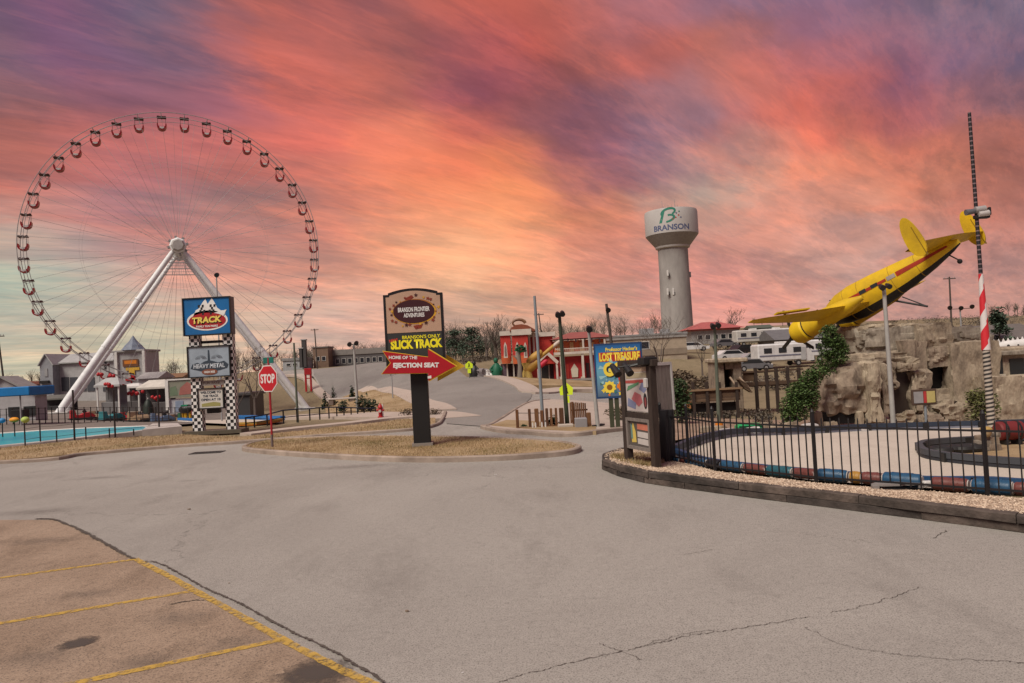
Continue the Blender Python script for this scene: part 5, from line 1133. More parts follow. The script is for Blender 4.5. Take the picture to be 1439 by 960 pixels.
shrub('olive_bush', 'olive green bush at the foot of the striped mast', 1382, 600, 26.5, 1.45, 1.55, OLIVE, 33, 2200, leaf=.06)
shrub('dark_evergreen_bush', 'dark evergreen bush behind the grey back board', 958, 585, 33, 1.3, 2.3, GREENS, 34, 2000, leaf=.08)
shrub('small_shrub', 'small dark green shrub inside the picket fence', 779, 603, 27.2, .62, .50, GREENS, 35, 700, leaf=.04)
shrub('small_shrub', 'low dark green shrub at the left corner of the picket fence', 736, 605, 27.4, .45, .22, GREENS, 37, 300, leaf=.035)
shrub('scrub_bush', 'brown twiggy scrub behind the golf billboard', 884, 590, 33, 2.4, .9, leafmats('scrub', (.11, .08, .05)), 38, 1300, leaf=.07)
shrub('scrub_bush', 'brown scrub thicket between the beige building and the golf deck', 985, 548, 50, 6, 2.0, leafmats('scrub', (1, 1, 1)), 39, 2200, leaf=.12)
shrub('scrub_bush', 'brown bare scrub left of the wooden golf tower', 952, 520, 62, 4.5, 1.5, leafmats('scrub', (1, 1, 1)), 40, 1200, leaf=.14)
for i, (px, py, Y, w, h, l) in enumerate(((456, 552, 64, .75, 1.5, 'left'), (468, 553, 64, 1.0, 1.75, 'middle'), (495, 552, 64, .8, 1.4, 'right'))):
    cypress('dark clipped upright shrub on the grass bank, %s one of three' % l, px, py, Y, w, h, 50+i, 'upright shrubs on the grass bank')
for i, (px, py, Y, w, h, l) in enumerate(((509, 585, 47, 1.2, 1.4, 'dark shrub at the right end of the low rail fence'), (522, 584, 46, 1.3, 1.0, 'low dark shrub beyond the hydrant, end of the rail fence'), (482, 578, 49, 1.0, .9, 'square clipped dark shrub behind the rail fence'))):
    shrub('dark_shrub', l, px, py, Y, w, h, DARKG, 60+i, 500, leaf=.08)
for i, (px, w, l) in enumerate(((571, .9, 'low brown shrub left of the black sign post by the driveway'), (609, 1.0, 'low brown shrub right of the black sign post by the driveway'))):
    shrub('brown_shrub', l, px, 587, 37, w*1.2, .42, leafmats('scrub', (1, 1, 1)), 70+i, 350, leaf=.05)
def far_wood(name, label, specs, m, seed):
    r_ = random.Random(seed); mb = MB()
    for (x0, x1, Y, n, h0, h1_, dz) in specs:
        for k in range(n):
            px = r_.uniform(x0, x1); y = Y*r_.uniform(.95, 1.1); p = on(px, y, dz); h = r_.uniform(h0, h1_); mb.cur = r_.randrange(3)
            mb.cyl(p-Vector((0, 0, .5)), p+Vector((0, 0, h*.6)), .11, .05, 3); wd = r_.uniform(.22, .5)
            for j in range(26):
                s = p+Vector((0, 0, h*r_.uniform(.08, .6))); a = r_.uniform(0, 6.3); e = s+Vector((math.cos(a)*h*wd*r_.uniform(.3, 1), math.sin(a)*h*wd*r_.uniform(.3, 1), h*r_.uniform(.12, .40))); mb.cyl(s, e, .035, .015, 3)
                for q in range(3): f = s.lerp(e, r_.uniform(.3, 1)); mb.cyl(f, f+Vector((r_.uniform(-1, 1)*h*.12, 0, h*r_.uniform(.04, .18))), .022, .010, 3)
    tag(mb.build(name, m, None), label, 'trees', kind='stuff')
def brush(name, label, regions, m, seed):
    r_ = random.Random(seed); mb = MB()
    for (x0, x1, Y0, Y1, n, w, h) in regions:
        for k in range(n):
            p = on(r_.uniform(x0, x1), r_.uniform(Y0, Y1)); s = r_.uniform(.5, 1.2)
            leaf_cloud(mb, [(p.x, p.y, p.z+h*s*.3, w*s, w*s, h*s*.6)], 90, .05*w+.05, r_.randrange(9999), .9)
    tag(mb.build(name, m, None), label, 'brush', kind='stuff')
WOODM = [P('twig_grey', (.12, .10, .085), grime=None), P('twig_brown', (.09, .07, .055), grime=None), P('twig_olive', (.07, .072, .05), grime=None)]
far_wood('far_wood', 'bare winter woods along the skyline behind the buildings', [(-60, 300, 230, 60, 4, 7, 0), (300, 640, 250, 130, 5, 8, 0), (600, 720, 175, 70, 5, 10, -.5), (760, 960, 240, 44, 5, 10, 0), (970, 1120, 260, 10, 3, 5, 0), (1390, 1500, 220, 14, 3, 5, 0)], WOODM, 5)
SCR = leafmats('dead_brush', (.085, .068, .05))
brush('hill_brush', 'brown winter brush over the slope below the vehicles and beige building', [(945, 1130, 58, 80, 60, 1.2, .8), (880, 1010, 44, 66, 40, .9, .6), (1000, 1200, 100, 140, 40, 1.6, 1.0), (955, 1105, 38, 43, 26, .5, .5), (890, 950, 32, 40, 12, .4, .35), (1050, 1110, 30, 36, 9, .3, .3)], SCR, 3)
brush('bank_brush', 'brown brush along the banks beyond the far road bend', [(560, 705, 112, 150, 70, 1.6, 1.0), (395, 560, 205, 240, 40, 1.8, 1.2)], SCR, 4)
brush('skyline_brush', 'low dark brush on the right skyline behind the rock house', [(1170, 1470, 150, 200, 70, 2.2, 1.2), (700, 960, 150, 200, 60, 2.2, 1.3)], SCR, 6)
# ------------------------------------------------------------------ poles
def pole(name, label, cat, px0, py0, px1, py1, Y, r, m, heads=(), crossarm=0, r1=None, foot=None, baseY=None):
    """px0,py0 foot; px1,py1 top"""
    b = base(px0, py0, Y); p = at(px1, py1, Y)-b
    t = thing(name, label, cat, b); MB().cyl((0, 0, -.2), p, r, r1 or r*.7, 10).build('pole', m, t, True)
    for k, (dx, dz, an) in enumerate(heads):
        c = p+Vector((dx, -.1, dz)); MB().tube([c+Vector((-.05*0, .12, .06)), c, c+Vector((0, -.16, -.07))], [.5*an, an, an*1.15], 10).build('lamp_head', DARK, t, True)
    if heads and len(heads) > 1:
        xs = [h[0] for h in heads]; MB().box(p+Vector((sum(xs)/len(xs), 0, .0)), (max(xs)-min(xs), .06, .06)).build('lamp_arm', DARK, t)
    for k in range(crossarm): MB().box(p-Vector((0, 0, .3+.7*k)), (1.9, .12, .14)).build('crossarm', m, t); [MB().cyl(p+Vector((x, 0, -.25-.7*k)), p+Vector((x, 0, .0-.7*k)), .05, .04, 6).build('insulator', GREY, t) for x in (-.8, -.3, .4, .8)]
    if foot: MB().cyl((0, 0, -.05), (0, 0, .28), r*2.1, r*1.8, 12).build('pole_foot', foot, t)
    return t
PG = P('pole_green_grey', (.10, .115, .085)); PS = P('pole_silver', (.36, .35, .33), rough=.5); PW = mat('utility_wood', (.075, .06, .05), .9, .3, 5, .4, stretch=(4, 4, .5)); PB = P('pole_blue_grey', (.22, .25, .27)); PDG = P('pole_dark_green', (.04, .05, .03))
pole('floodlight_pole', 'dark green pole with twin floodlights inside the picket fence', 'light pole', 798, 605, 786, 442, 27.2, .085, PDG, ((-.07, .02, .09), (.10, .05, .09)))
pole('slim_pole', 'tall slim blue grey pole rising from the picket fence', 'pole', 764, 606, 751, 416, 27.6, .065, PB, crossarm=0, r1=.05)
pole('lamp_pole', 'pale lamp pole with one dark floodlight beside the golf billboard', 'light pole', 841, 606, 827, 462, 26.0, .075, PS, ((0, .02, .10),))
pole('utility_pole', 'leaning dark utility pole behind the golf billboard', 'utility pole', 868, 560, 852, 427, 62, .16, PW, ((.1, -.5, .2),))
pole('utility_pole', 'thin utility pole behind the slim pole and red building', 'utility pole', 765, 505, 757, 440, 140, .15, PW, crossarm=1)
pole('lamp_pole', 'green grey lamp pole with an orange foot by the wooden golf deck', 'light pole', 1010, 588, 1004, 458, 30.5, .085, PG, ((-.12, .02, .10), (.10, .05, .10)), foot=ORANGE)
pole('lamp_pole', 'grey steel lamp pole in front of the yellow plane', 'light pole', 1256, 604, 1242, 404, 28.4, .10, PS, ((-.16, .03, .10), (.10, .06, .09)))
pole('lamp_pole', 'pale lamp pole with twin heads on the grass bank by the rail fence', 'light pole', 503, 582, 497, 484, 47, .10, PS, ((-.22, .05, .13), (.22, .1, .13)))
pole('slim_pole', 'thin grey green pole just right of the STOP sign', 'pole', 419, 602, 413, 482, 40, .07, PG, r1=.05)
pole('slim_pole', 'thin pole with a small camera rising behind the blue top panel', 'pole', 312, 596, 304, 384, 46, .05, GREY, ((.1, -.1, .13),), r1=.04)
pole('utility_pole', 'utility pole beside the brown block on the far road', 'utility pole', 446, 519, 442, 462, 180, .18, PW, crossarm=1)
pole('utility_pole', 'utility pole with crossarm right of the yellow plane', 'utility pole', 1337, 464, 1334, 389, 115, .16, PW, crossarm=1)
pole('utility_pole', 'utility pole leaning at the left edge above the grey shed', 'utility pole', 10, 560, -3, 470, 110, .16, PW, crossarm=1)
pole('three_lamp_pole', 'short pole with three lamp heads above the rock house', 'light pole', 1351, 464, 1349, 434, 80, .10, GREY, ((-1.2, .2, .22), (0, .1, .22), (1.2, .2, .22)))
pole('slim_pole', 'thin pale pole in front of the red building porch', 'pole', 795, 532, 790, 474, 82, .10, PS)
pole('slim_pole', 'slim pole on the pavement left of the black sign', 'pole', 552, 560, 549, 502, 56, .05, GREY)
# ------------------------------------------------------------------ yellow road signs
def warning_sign(label, px, py_b, py_c, Y, w):
    b = base(px, py_b, Y); t = thing('warning_sign', label, 'road sign', b); z = at(px, py_c, Y).z-b.z
    fy = P('fluorescent_yellow', (.62, .80, .03), grime=None); MB().cyl((0, 0, -.1), (0, 0, z+w*.4), .035, n=8).build('post', PG, t)
    MB().prism([(-w*.55, -w*.5+z), (w*.55, -w*.5+z), (w*.6, z+w*.1), (0, z+w*.62), (-w*.6, z+w*.1)], -.06, -.04).build('face', fy, t)
    MB().prism([(-w*.25, z-w*1.25), (w*.25, z-w*1.25), (w*.25, z-w*.58), (-w*.25, z-w*.58)], -.06, -.04).build('plaque', fy, t)
    f = MB(); f.ball((0, -.066, z+w*.22), (w*.09, .004, w*.09), 10, 5); f.prism([(-w*.09, z-w*.05), (w*.12, z-w*.02), (w*.1, z+w*.13), (-w*.06, z+w*.12)], -.066, -.0615); f.prism([(-w*.2, z-w*.38), (-w*.1, z-w*.38), (w*.02, z-w*.05), (-w*.08, z-w*.05)], -.066, -.0615); f.prism([(w*.18, z-w*.38), (w*.09, z-w*.38), (0, z-w*.04), (w*.1, z-w*.04)], -.066, -.0615); f.build('walker_symbol', P('sign_black', (1, 1, 1)), t)
warning_sign('fluorescent yellow crossing sign at the bend of the far road', 660, 531, 513, 71, .62)
warning_sign('fluorescent yellow crossing sign behind the floodlight pole', 797, 575, 547, 43, .66)
# ------------------------------------------------------------------ picket fence and planter
def picket_fence():
    Y = 26.9; b = base(760, 605, Y); b.z += .1; t = thing('picket_fence', 'rustic brown stake fence round the planted corner by the far road', 'fence', b)
    pm = [mat('stake_brown_%d' % i, c, .85, .35, 5, .5, stretch=(4, 4, .6)) for i, c in enumerate(((.14, .06, .025), (.10, .045, .022), (.17, .08, .035)))]; r_ = random.Random(3); k = 0
    def st(px, py0, py1, y, w=.11):
        nonlocal k
        p, q = at(px, py0, y)-b, at(px, py1, y)-b; h = q.z-p.z; MB().bbox((p.x, p.y, p.z+h/2-.04), (w, w*.8, h+.1), .02).build('stake', pm[k % 3], t); k += 1
    for px, a, c, w in ((727.5, 599, 576, .11), (745, 600, 575, .10), (755, 601, 574.5, .15), (762.5, 601, 577, .12), (769.5, 601, 574, .10), (775.5, 601, 574, .085), (782.5, 601, 573.5, .085), (790, 602, 573.5, .16)): st(px, a, c, Y, w)
    for i in range(9): st(803+i*2.6, 597, 566+.4*(i % 3), 28.5, .055)
    st(828.5, 607, 580, 26.3, .15); st(806, 598, 565, 28.7, .09)
    p, q = at(727, 598.5, Y)-b, at(792, 603, Y-.1)-b; MB().box(((p.x+q.x)/2, p.y-.09, (p.z+q.z)/2-.02), (q.x-p.x, .12, .13), ry=.0).build('base_beam', pm[2], t)
    p, q = at(790, 604, 26.6)-b, at(812, 606, 26.3)-b; MB().box(((p.x+q.x)/2, p.y-.05, p.z), (q.x-p.x, .14, .12)).build('base_beam', pm[0], t)
    for z in (577, 592):
        p, q = at(803, z, 28.56)-b, at(826, z, 28.56)-b; MB().box(((p.x+q.x)/2, p.y+.06, p.z), (q.x-p.x, .04, .06)).build('rail', pm[1], t)
    for z in (580.5,):
        p, q = at(728, z, Y)-b, at(760, z, Y)-b; MB().cyl(p, q, .018, n=6).build('rope', P('rope_grey', (.25, .22, .2)), t)
picket_fence()
def conc_block():
    b = base(817, 606, 25.9); b.z += .1; o = MB().bbox((0, 0, .16), (.42, .36, .34), .025).build('concrete_block', P('block_grey', (.27, .26, .265)), None, False, b); tag(o, 'grey concrete block in front of the picket fence end post', 'block')
    b = base(795, 602, 26.3); b.z += .1; o = MB().bbox((0, 0, .05), (.55, .3, .12), .03).build('flat_stone', P('stone_pale', (.46, .40, .34)), None, False, b); tag(o, 'pale flat stone lying beside the grey concrete block', 'stone')
conc_block()
for i, (px, l) in enumerate(((749, 'leftmost'), (753, 'second from left'), (762, 'third from left'), (767, 'rightmost'))):
    b = base(px, 606.5, 26.55); b.z += .1; tag(MB().prism([(-.025, 0), (.025, 0), (.025, .17), (0, .21), (-.025, .17)], -.012, .012).build('white_stake', WHITE, None, False, b), 'short white stake before the brown fence, %s' % l, 'stake', 'short white stakes')
def hose():
    L_ = [at(x, y, 25.9) for x, y in ((833, 607), (843, 605), (849, 603), (851, 600), (846, 598))]; b = base(840, 606, 25.9); t = MB(); t.tube([Vector((p.x, p.y+(i*.12), b.z+.13))-b for i, p in enumerate(L_)], .035, 7)
    tag(t.build('edging_tube', DARK, None, True, b), 'black curved garden edging on the pale ground left of the golf billboard', 'edging')
hose()
# ------------------------------------------------------------------ iron fence with pickets, barrels and rails on the right
def iron_fence():
    L_ = FENCE; b = Vector((*L_[2], BEDZ)); t = thing('iron_fence', 'black iron picket fence along the gravel bed in front of the kart track', 'fence', b)
    ir = P('iron_black', (.014, .013, .014), rough=.5); HT = 1.12
    pk = MB(); pk.box((0, 0, HT*.5+.03), (.019, .019, HT-.02)); pk.add([(-.009, -.009, HT+.02), (.009, -.009, HT+.02), (.009, .009, HT+.02), (-.009, .009, HT+.02), (0, 0, HT+.06)], [(0, 1, 4), (1, 2, 4), (2, 3, 4), (3, 0, 4)]); mp_ = pk.mesh('picket', ir)
    ps = MB(); ps.bbox((0, 0, HT/2+.06), (.055, .055, HT+.16), .006); ps.lathe([(.03, HT+.13), (.04, HT+.15), (.02, HT+.19), (.002, HT+.21)], 8); mpst = ps.mesh('post', ir)
    for i in range(len(L_)):
        p = Vector((*L_[i], BEDZ))-b; link('post', mpst, t, p)
    for i in range(len(L_)-1):
        a, c = Vector((*L_[i], BEDZ))-b, Vector((*L_[i+1], BEDZ))-b; d = c-a
        for z in (.10, HT-.12): MB().box((a+c)/2+Vector((0, 0, z)), (d.length-.06, .026, .032), rz=math.atan2(d.y, d.x)).build('rail', ir, t)
        n = max(2, int(round(d.length/.152)))
        for k in range(1, n): o = link('picket', mp_, t, a+d*k/n); o.rotation_euler = (0, 0, math.atan2(d.y, d.x))
iron_fence()
ORD = ['first', 'second', 'third', 'fourth', 'fifth', 'sixth', 'seventh', 'eighth', 'ninth', 'tenth', 'eleventh', 'twelfth', 'thirteenth', 'fourteenth', 'fifteenth', 'sixteenth', 'seventeenth', 'eighteenth', 'nineteenth', 'twentieth', 'twenty first', 'twenty second', 'twenty third', 'twenty fourth', 'twenty fifth', 'twenty sixth']
def barrels():
    cols = {'blue': P('barrel_blue', (.018, .085, .17), rough=.4, grime=(.06, .07, .08)), 'maroon': P('barrel_maroon', (.17, .05, .042), rough=.45, grime=(.10, .05, .035)), 'black': P('barrel_black', (.02, .022, .03)), 'orange': P('barrel_orange', (.42, .22, .04), rough=.45), 'teal': P('barrel_teal', (.02, .11, .14), rough=.4, grime=(.06, .07, .08))}
    wh = P('barrel_white', (.50, .46, .42)); seen = {}
    SP = [(944, 957, 'blue'), (958, 966, 'maroon'), (967, 994, 'blue'), (996, 1012, 'black'), (1014, 1044, 'blue'), (1047, 1077, 'maroon'), (1080, 1114, 'teal'), (1117, 1147, 'maroon'), (1150, 1191, 'blue'), (1195, 1210, 'orange'), (1212, 1240, 'maroon'), (1242, 1296, 'blue'), (1311, 1361, 'maroon'), (1367, 1423, 'blue'), (1426, 1470, 'maroon')]
    f = lambda px: np.interp(px, [945, 1030, 1062, 1097, 1170, 1270, 1335, 1395, 1475], [647, 655, 659.5, 663, 668.5, 675.5, 681, 684, 690]); fyp = [(px, 2.47*FPX/(fp-hz(px))+.25) for px, fp in ((931, 643), (968, 649), (1005, 659), (1147, 675), (1388, 692), (1475, 699))]; fy = lambda px: np.interp(px, [a for a, _ in fyp], [b for _, b in fyp])
    for i, (x0, x1, c) in enumerate(SP):
        xm = (x0+x1)/2; a = at(x0, f(x0), fy(x0)); e = at(x1, f(x1), fy(x1)); d = e-a; L_ = d.length*.99; r = float(np.interp(xm, [950, 1030, 1097, 1170, 1270, 1395], [6.5, 7.5, 8.5, 9.5, 11.5, 11.5]))*(.85 if c in ('maroon', 'orange') else 1)*fy(xm)/FPX
        seen[c] = seen.get(c, 0)+1
        t = thing('barrel', ('%s plastic barrel lying behind the iron fence, %s %s one from the left' % (c, ORD[seen[c]-1], c)) if sum(q[2] == c for q in SP) > 1 else '%s plastic barrel, the only %s one in the row behind the iron fence' % (c, c), 'barrel', ((a+e)/2), math.atan2(d.y, d.x), 'barrels lying along the kart track')
        t.rotation_euler = (0, -math.atan2(d.z, math.hypot(d.x, d.y)), math.atan2(d.y, d.x))
        n = 9; pr = [(-L_/2, r*.80), (-L_/2+.02, r*.93)]
        for k in range(n): 
            q = -L_/2+.04+(L_-.08)*k/(n-1); pr.append((q, r*(1.0 if k in (2, 3, 5, 6) else .955)))
        pr += [(L_/2-.02, r*.93), (L_/2, r*.80)]
        b = MB(); b.tube([(q, 0, 0) for q, _ in pr], [z for _, z in pr], 16); b.build('drum', cols[c], t, True)
        for s in (-1, 1): MB().tube([(s*L_/2, 0, 0), (s*(L_/2+.012), 0, 0)], [r*.78, r*.74], 16).build('end_cap', wh if c != 'black' else DARK, t)
        if L_ > .3:
            for q in (-.25, .25): MB().tube([(L_*q-.012, 0, 0), (L_*q+.012, 0, 0)], [r*1.015, r*1.015], 16, cap=False).build('hoop', cols[c], t)
    p = at(1303, 680, float(fy(1303))); tag(MB().bbox((0, 0, 0), (.15, .12, .10), .02).build('white_block', WHITE, None, False, p), 'small dirty white block between a blue and a maroon barrel', 'block')
barrels()
def rail_line(name, label, line, h, mats, w=.10, z0=.0, cat='barrier', posts=True, band=None):
    b = Vector((*line[0], h1(*line[0]))); t = thing(name, label, cat, b); L_ = [Vector((x, y, h1(x, y)+.03)) for x, y in line]
    def strip(zl, zh, ww, m, nm):
        mb = MB(); vs = []
        for i, p in enumerate(L_):
            d = (L_[min(i+1, len(L_)-1)]-L_[max(i-1, 0)]); nn = Vector((-d.y, d.x, 0)).normalized()*ww/2
            vs += [p-b+nn*s+Vector((0, 0, z)) for s, z in ((1, zl), (1, zh), (-1, zh), (-1, zl))]
        mb.add(vs, [(i*4+j, i*4+(j+1) % 4, (i+1)*4+(j+1) % 4, (i+1)*4+j) for i in range(len(L_)-1) for j in range(4)]+[(3, 2, 1, 0), tuple((len(L_)-1)*4+j for j in range(4))]); mb.build(nm, m, t)
    strip(z0+h*.40, z0+h, w, mats[0], 'rail')
    strip(z0+.0, z0+h*.34, w*.8, mats[1], 'skirting')
    if band: strip(z0+h+.002, z0+h*1.25, w*.8, band, 'top_band')
    if posts:
        acc = 0
        for i in range(1, len(L_)):
            acc += (L_[i]-L_[i-1]).length
            if acc > 1.6: acc = 0; MB().box(L_[i]-b+Vector((0, 0, z0+h*.45)), (w*1.25, w*1.25, h*.95)).build('post', DARK, t)
    return t
RB = P('rail_blue', (.02, .07, .16)); RN = P('rail_navy', (.028, .04, .065)); RP = P('rail_pale', (1, 1, 1)); RR = P('rail_red', (.40, .05, .04))
rail_line('kart_barrier', 'long blue kart track barrier just behind the lying barrels', smooth_line([g2(950, 641), a2(1005, 650.5, 16.2), a2(1147, 668, 14.2), a2(1300, 681, 12.9), a2(1439, 689, 12.2), (10.2, 8.8)], 5), .16, (RB, RN), .12)
rail_line('kart_barrier', 'far blue and white barrier across the back of the kart track', smooth_line([a2(948, 634, 18.3), a2(1000, 624, 21), a2(1080, 615.5, 24), a2(1200, 609.5, 26.3), a2(1320, 605, 26.4), a2(1439, 601, 26), (22, 27)], 6), .24, (RN, P('rail_grey_blue', (.20, .21, .26))), .16, band=None)
rail_line('red_edging', 'low red barrier along the far right of the kart track', smooth_line([a2(1256, 602, 27.3), a2(1330, 600, 27.2), a2(1439, 596.5, 27), (23, 28.2)], 5), .20, (RR, RP), .14)
INF = [g2(1292, 637), g2(1300, 645), g2(1330, 651), g2(1380, 656.5), g2(1439, 661), g2(1520, 664), g2(1600, 640), g2(1520, 624), g2(1439, 624), g2(1380, 626), g2(1330, 629), g2(1302, 632)]
rail_line('infield_barrier', 'dark slate barrier with a pointed end around the kart track infield', smooth_line(INF+[INF[0]], 5), .20, (P('rail_slate', (.06, .065, .075)), P('rail_dark', (.03, .032, .04))), .14)
sheet('infield', smooth_line(INF, 4, True), M_grass, .06, .6)
def tyre(p, r, label):
    mb = MB(); R_, q = r*.72, r*.3; n, k = 18, 8; vs = [((R_+q*math.cos(2*pi*j/k))*math.cos(2*pi*i/n), (R_+q*math.cos(2*pi*j/k))*math.sin(2*pi*i/n), q*math.sin(2*pi*j/k)+q) for i in range(n) for j in range(k)]
    mb.add(vs, [(i*k+j, ((i+1) % n)*k+j, ((i+1) % n)*k+(j+1) % k, i*k+(j+1) % k) for i in range(n) for j in range(k)]); o = mb.build('tyre', P('rubber_black', (.022, .021, .02)), None, True, p); tag(o, label, 'tyre', 'tyres on the kart track infield')
for i, (px, py, l) in enumerate(((1322, 641, 'tyre at the pointed end of the infield'), (1336, 639, 'second tyre from the pointed end of the infield'), (1352, 639, 'tyre half way along the infield'), (1366, 638, 'tyre just left of the rubble heap'))):
    g = G(px, py); g.z += .06; tyre(g, .26, 'black '+l)
def blob(name, c, d, m, seed, amp=.18, sub=3, parent=None, freq=1.3, box=.6, flute=0.):
    """weathered rock: a rounded block displaced by noise"""
    bm = bmesh.new(); bmesh.ops.create_cube(bm, size=2); bmesh.ops.subdivide_edges(bm, edges=bm.edges[:], cuts=2**sub-1, use_grid_fill=True)
    off = Vector((seed*3.7, seed*1.9, seed*.7)); mx = max(d)
    for v in bm.verts:
        p = v.co.copy(); s = p.normalized(); q = p*box+s*(1-box)*1.15; w = Vector((q.x*d[0]/2, q.y*d[1]/2, q.z*d[2]/2))
        jit = noise.noise_vector(w*1.3+off)*.35
        c1 = noise.cell(Vector((w.x*1.1, w.y*1.1, w.z*1.7))+off+jit); c2 = noise.cell(Vector((w.x*2.6, w.y*2.6, w.z*3.6))+off*1.7+jit*1.5)
        f = noise.fractal(w*freq+off, 1, 2, 6)*amp*.55+(c1-.5)*amp*.85+(c2-.5)*amp*.42
        if flute: f += flute*abs(math.sin(w.x*5+noise.noise(w+off)*2))*(.5 if w.z < d[2]*.35 else .1)
        v.co = w+s*f*min(1, mx)
    me = bpy.data.meshes.new(name); bm.to_mesh(me); bm.free(); me.materials.append(m); me.polygons.foreach_set('use_smooth', [True]*len(me.polygons))
    try: me.set_sharp_from_angle(angle=rad(28))
    except Exception: pass
    return link(name, me, parent, c)
def rock_mat(name, c, dk, streak=.85):
    m = mat(name, c, .92, .42, 1.6, 1.0, grime=dk, gscale=1.5, gamt=.85, stretch=(1.6, 1.6, streak), bscale=7); return m
ROCK = rock_mat('rock_tan', (.36, .29, .21), (.10, .075, .055)); ROCK2 = rock_mat('rock_brown', (.32, .25, .185), (.085, .063, .047)); ROCK3 = rock_mat('rock_ochre', (.42, .345, .25), (.14, .10, .07)); ROCKG = rock_mat('rock_grey', (.31, .265, .21), (.10, .08, .062), .8)
def rock_house():
    b = base(1255, 602, 31); t = thing('rock_house', 'artificial brown rock house with cave window and pillars beneath the yellow plane', 'rock building', b); k = FPX
    def R_(px, py, w, h, Y, dep, m, seed, nm='boulder', **kw):
        s = Y/k; c = at(px, py, Y+dep/2)-b; kw['amp'] = kw.get('amp', .1)*1.4;  kw.setdefault('sub', 4); return blob(nm, c, (w*s*1.06, dep, h*s*1.05), m, seed, parent=t, **kw)
    R_(1182, 546, 76, 74, 30.2, 2.6, ROCK2, 1, amp=.12, box=.55, flute=.10, sub=4)
    R_(1222, 551, 19, 84, 29.9, 1.0, ROCK3, 2, 'rock_pillar', amp=.08, box=.8, flute=.08); R_(1240, 545, 18, 74, 30.2, 1.0, ROCK, 3, 'rock_pillar', amp=.10, box=.75, flute=.08)
    R_(1222, 505, 90, 22, 31.2, 2.4, ROCK, 4, 'rock_ledge', amp=.12, box=.7)
    R_(1236, 479, 84, 38, 32.2, 3.0, ROCKG, 5, 'rock_block', amp=.09, box=.92); R_(1293, 478, 46, 46, 31.8, 2.6, ROCK, 6, 'rock_block', amp=.08, box=.92); R_(1228, 463, 70, 12, 32.6, 3.2, ROCK3, 7, 'rock_ledge', amp=.07, box=.85)
    R_(1345, 487, 68, 16, 32.0, 2.4, ROCK3, 8, 'rock_ledge', amp=.08, box=.75); R_(1345, 471, 58, 22, 32.8, 2.4, ROCKG, 9, 'rock_block', amp=.10, box=.8)
    # main wall pieces around the dark window
    R_(1278, 540, 36, 122, 31.6, 1.6, ROCK2, 10, 'rock_wall', amp=.07, box=.93, sub=4); R_(1358, 540, 66, 118, 31.4, 1.6, ROCK, 11, 'rock_wall', amp=.06, box=.94, sub=4); R_(1311, 502, 36, 30, 31.6, 1.5, ROCK2, 12, 'rock_wall', amp=.05, box=.94); R_(1311, 573, 36, 58, 31.6, 1.5, ROCK, 13, 'rock_wall', amp=.06, box=.93)
    c = at(1310, 531, 32.3)-b; MB().box((c.x, c.y, c.z), (1.1, .1, 1.05)).build('window_opening', P('cave_dark', (.006, .005, .005), grime=None), t)
    R_(1270, 513, 26, 16, 30.8, 1.0, ROCK, 14, 'boulder', amp=.10); R_(1252, 525, 14, 40, 30.9, .8, ROCK2, 15, 'boulder', amp=.10); R_(1286, 560, 22, 78, 30.9, .8, ROCK, 16, 'rock_pillar', amp=.10, box=.7)
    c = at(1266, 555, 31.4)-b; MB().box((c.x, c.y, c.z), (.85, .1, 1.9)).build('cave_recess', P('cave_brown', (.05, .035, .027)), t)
    R_(1264, 590, 30, 26, 30.6, .9, ROCK3, 17, 'boulder', amp=.14); R_(1330, 586, 36, 34, 30.6, 1.0, ROCK, 18, 'boulder', amp=.16); R_(1305, 592, 28, 22, 30.3, .8, ROCK2, 19, 'boulder', amp=.15); R_(1225, 592, 34, 18, 30.0, .8, ROCK2, 20, 'boulder', amp=.14)
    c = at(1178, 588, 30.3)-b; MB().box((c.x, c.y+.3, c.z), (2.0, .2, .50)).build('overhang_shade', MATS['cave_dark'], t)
    for px in (1150, 1207): R_(px, 590, 9, 24, 30.2, .4, ROCK3, px, 'rock_foot', amp=.04, sub=2)
    R_(1410, 566, 56, 76, 30.0, 1.8, ROCK3, 21, 'rock_wall', amp=.05, box=.94, sub=4)
rock_house()
def plaster_building():
    Y = 33; b = base(1424, 585, Y); t = thing('stucco_building', 'tan stucco building with two dark windows at the right edge', 'building', b); m = Y/FPX; q = lambda px, py, y=Y: at(px, py, y)-b
    c = q(1425, 540); MB().bbox((c.x+.6, c.y+1.5, c.z), (3.2, 2.6, 3.3), .06).build('wall', ROCK3, t)
    for px, w, h, py in ((1404, 17, 24, 514), (1433, 20, 22, 515)):
        c = q(px, py); MB().box((c.x, c.y+.19, c.z), (w*m, .08, h*m)).build('window', GLASS, t); MB().box((c.x, c.y+.15, c.z-h*m/2-.05), (w*m+.1, .14, .09)).build('sill', CREAM, t)
    c = q(1425, 496); MB().bbox((c.x+.6, c.y+1.4, c.z), (3.5, 3.0, .22), .04).build('parapet', ROCKG, t)
plaster_building()
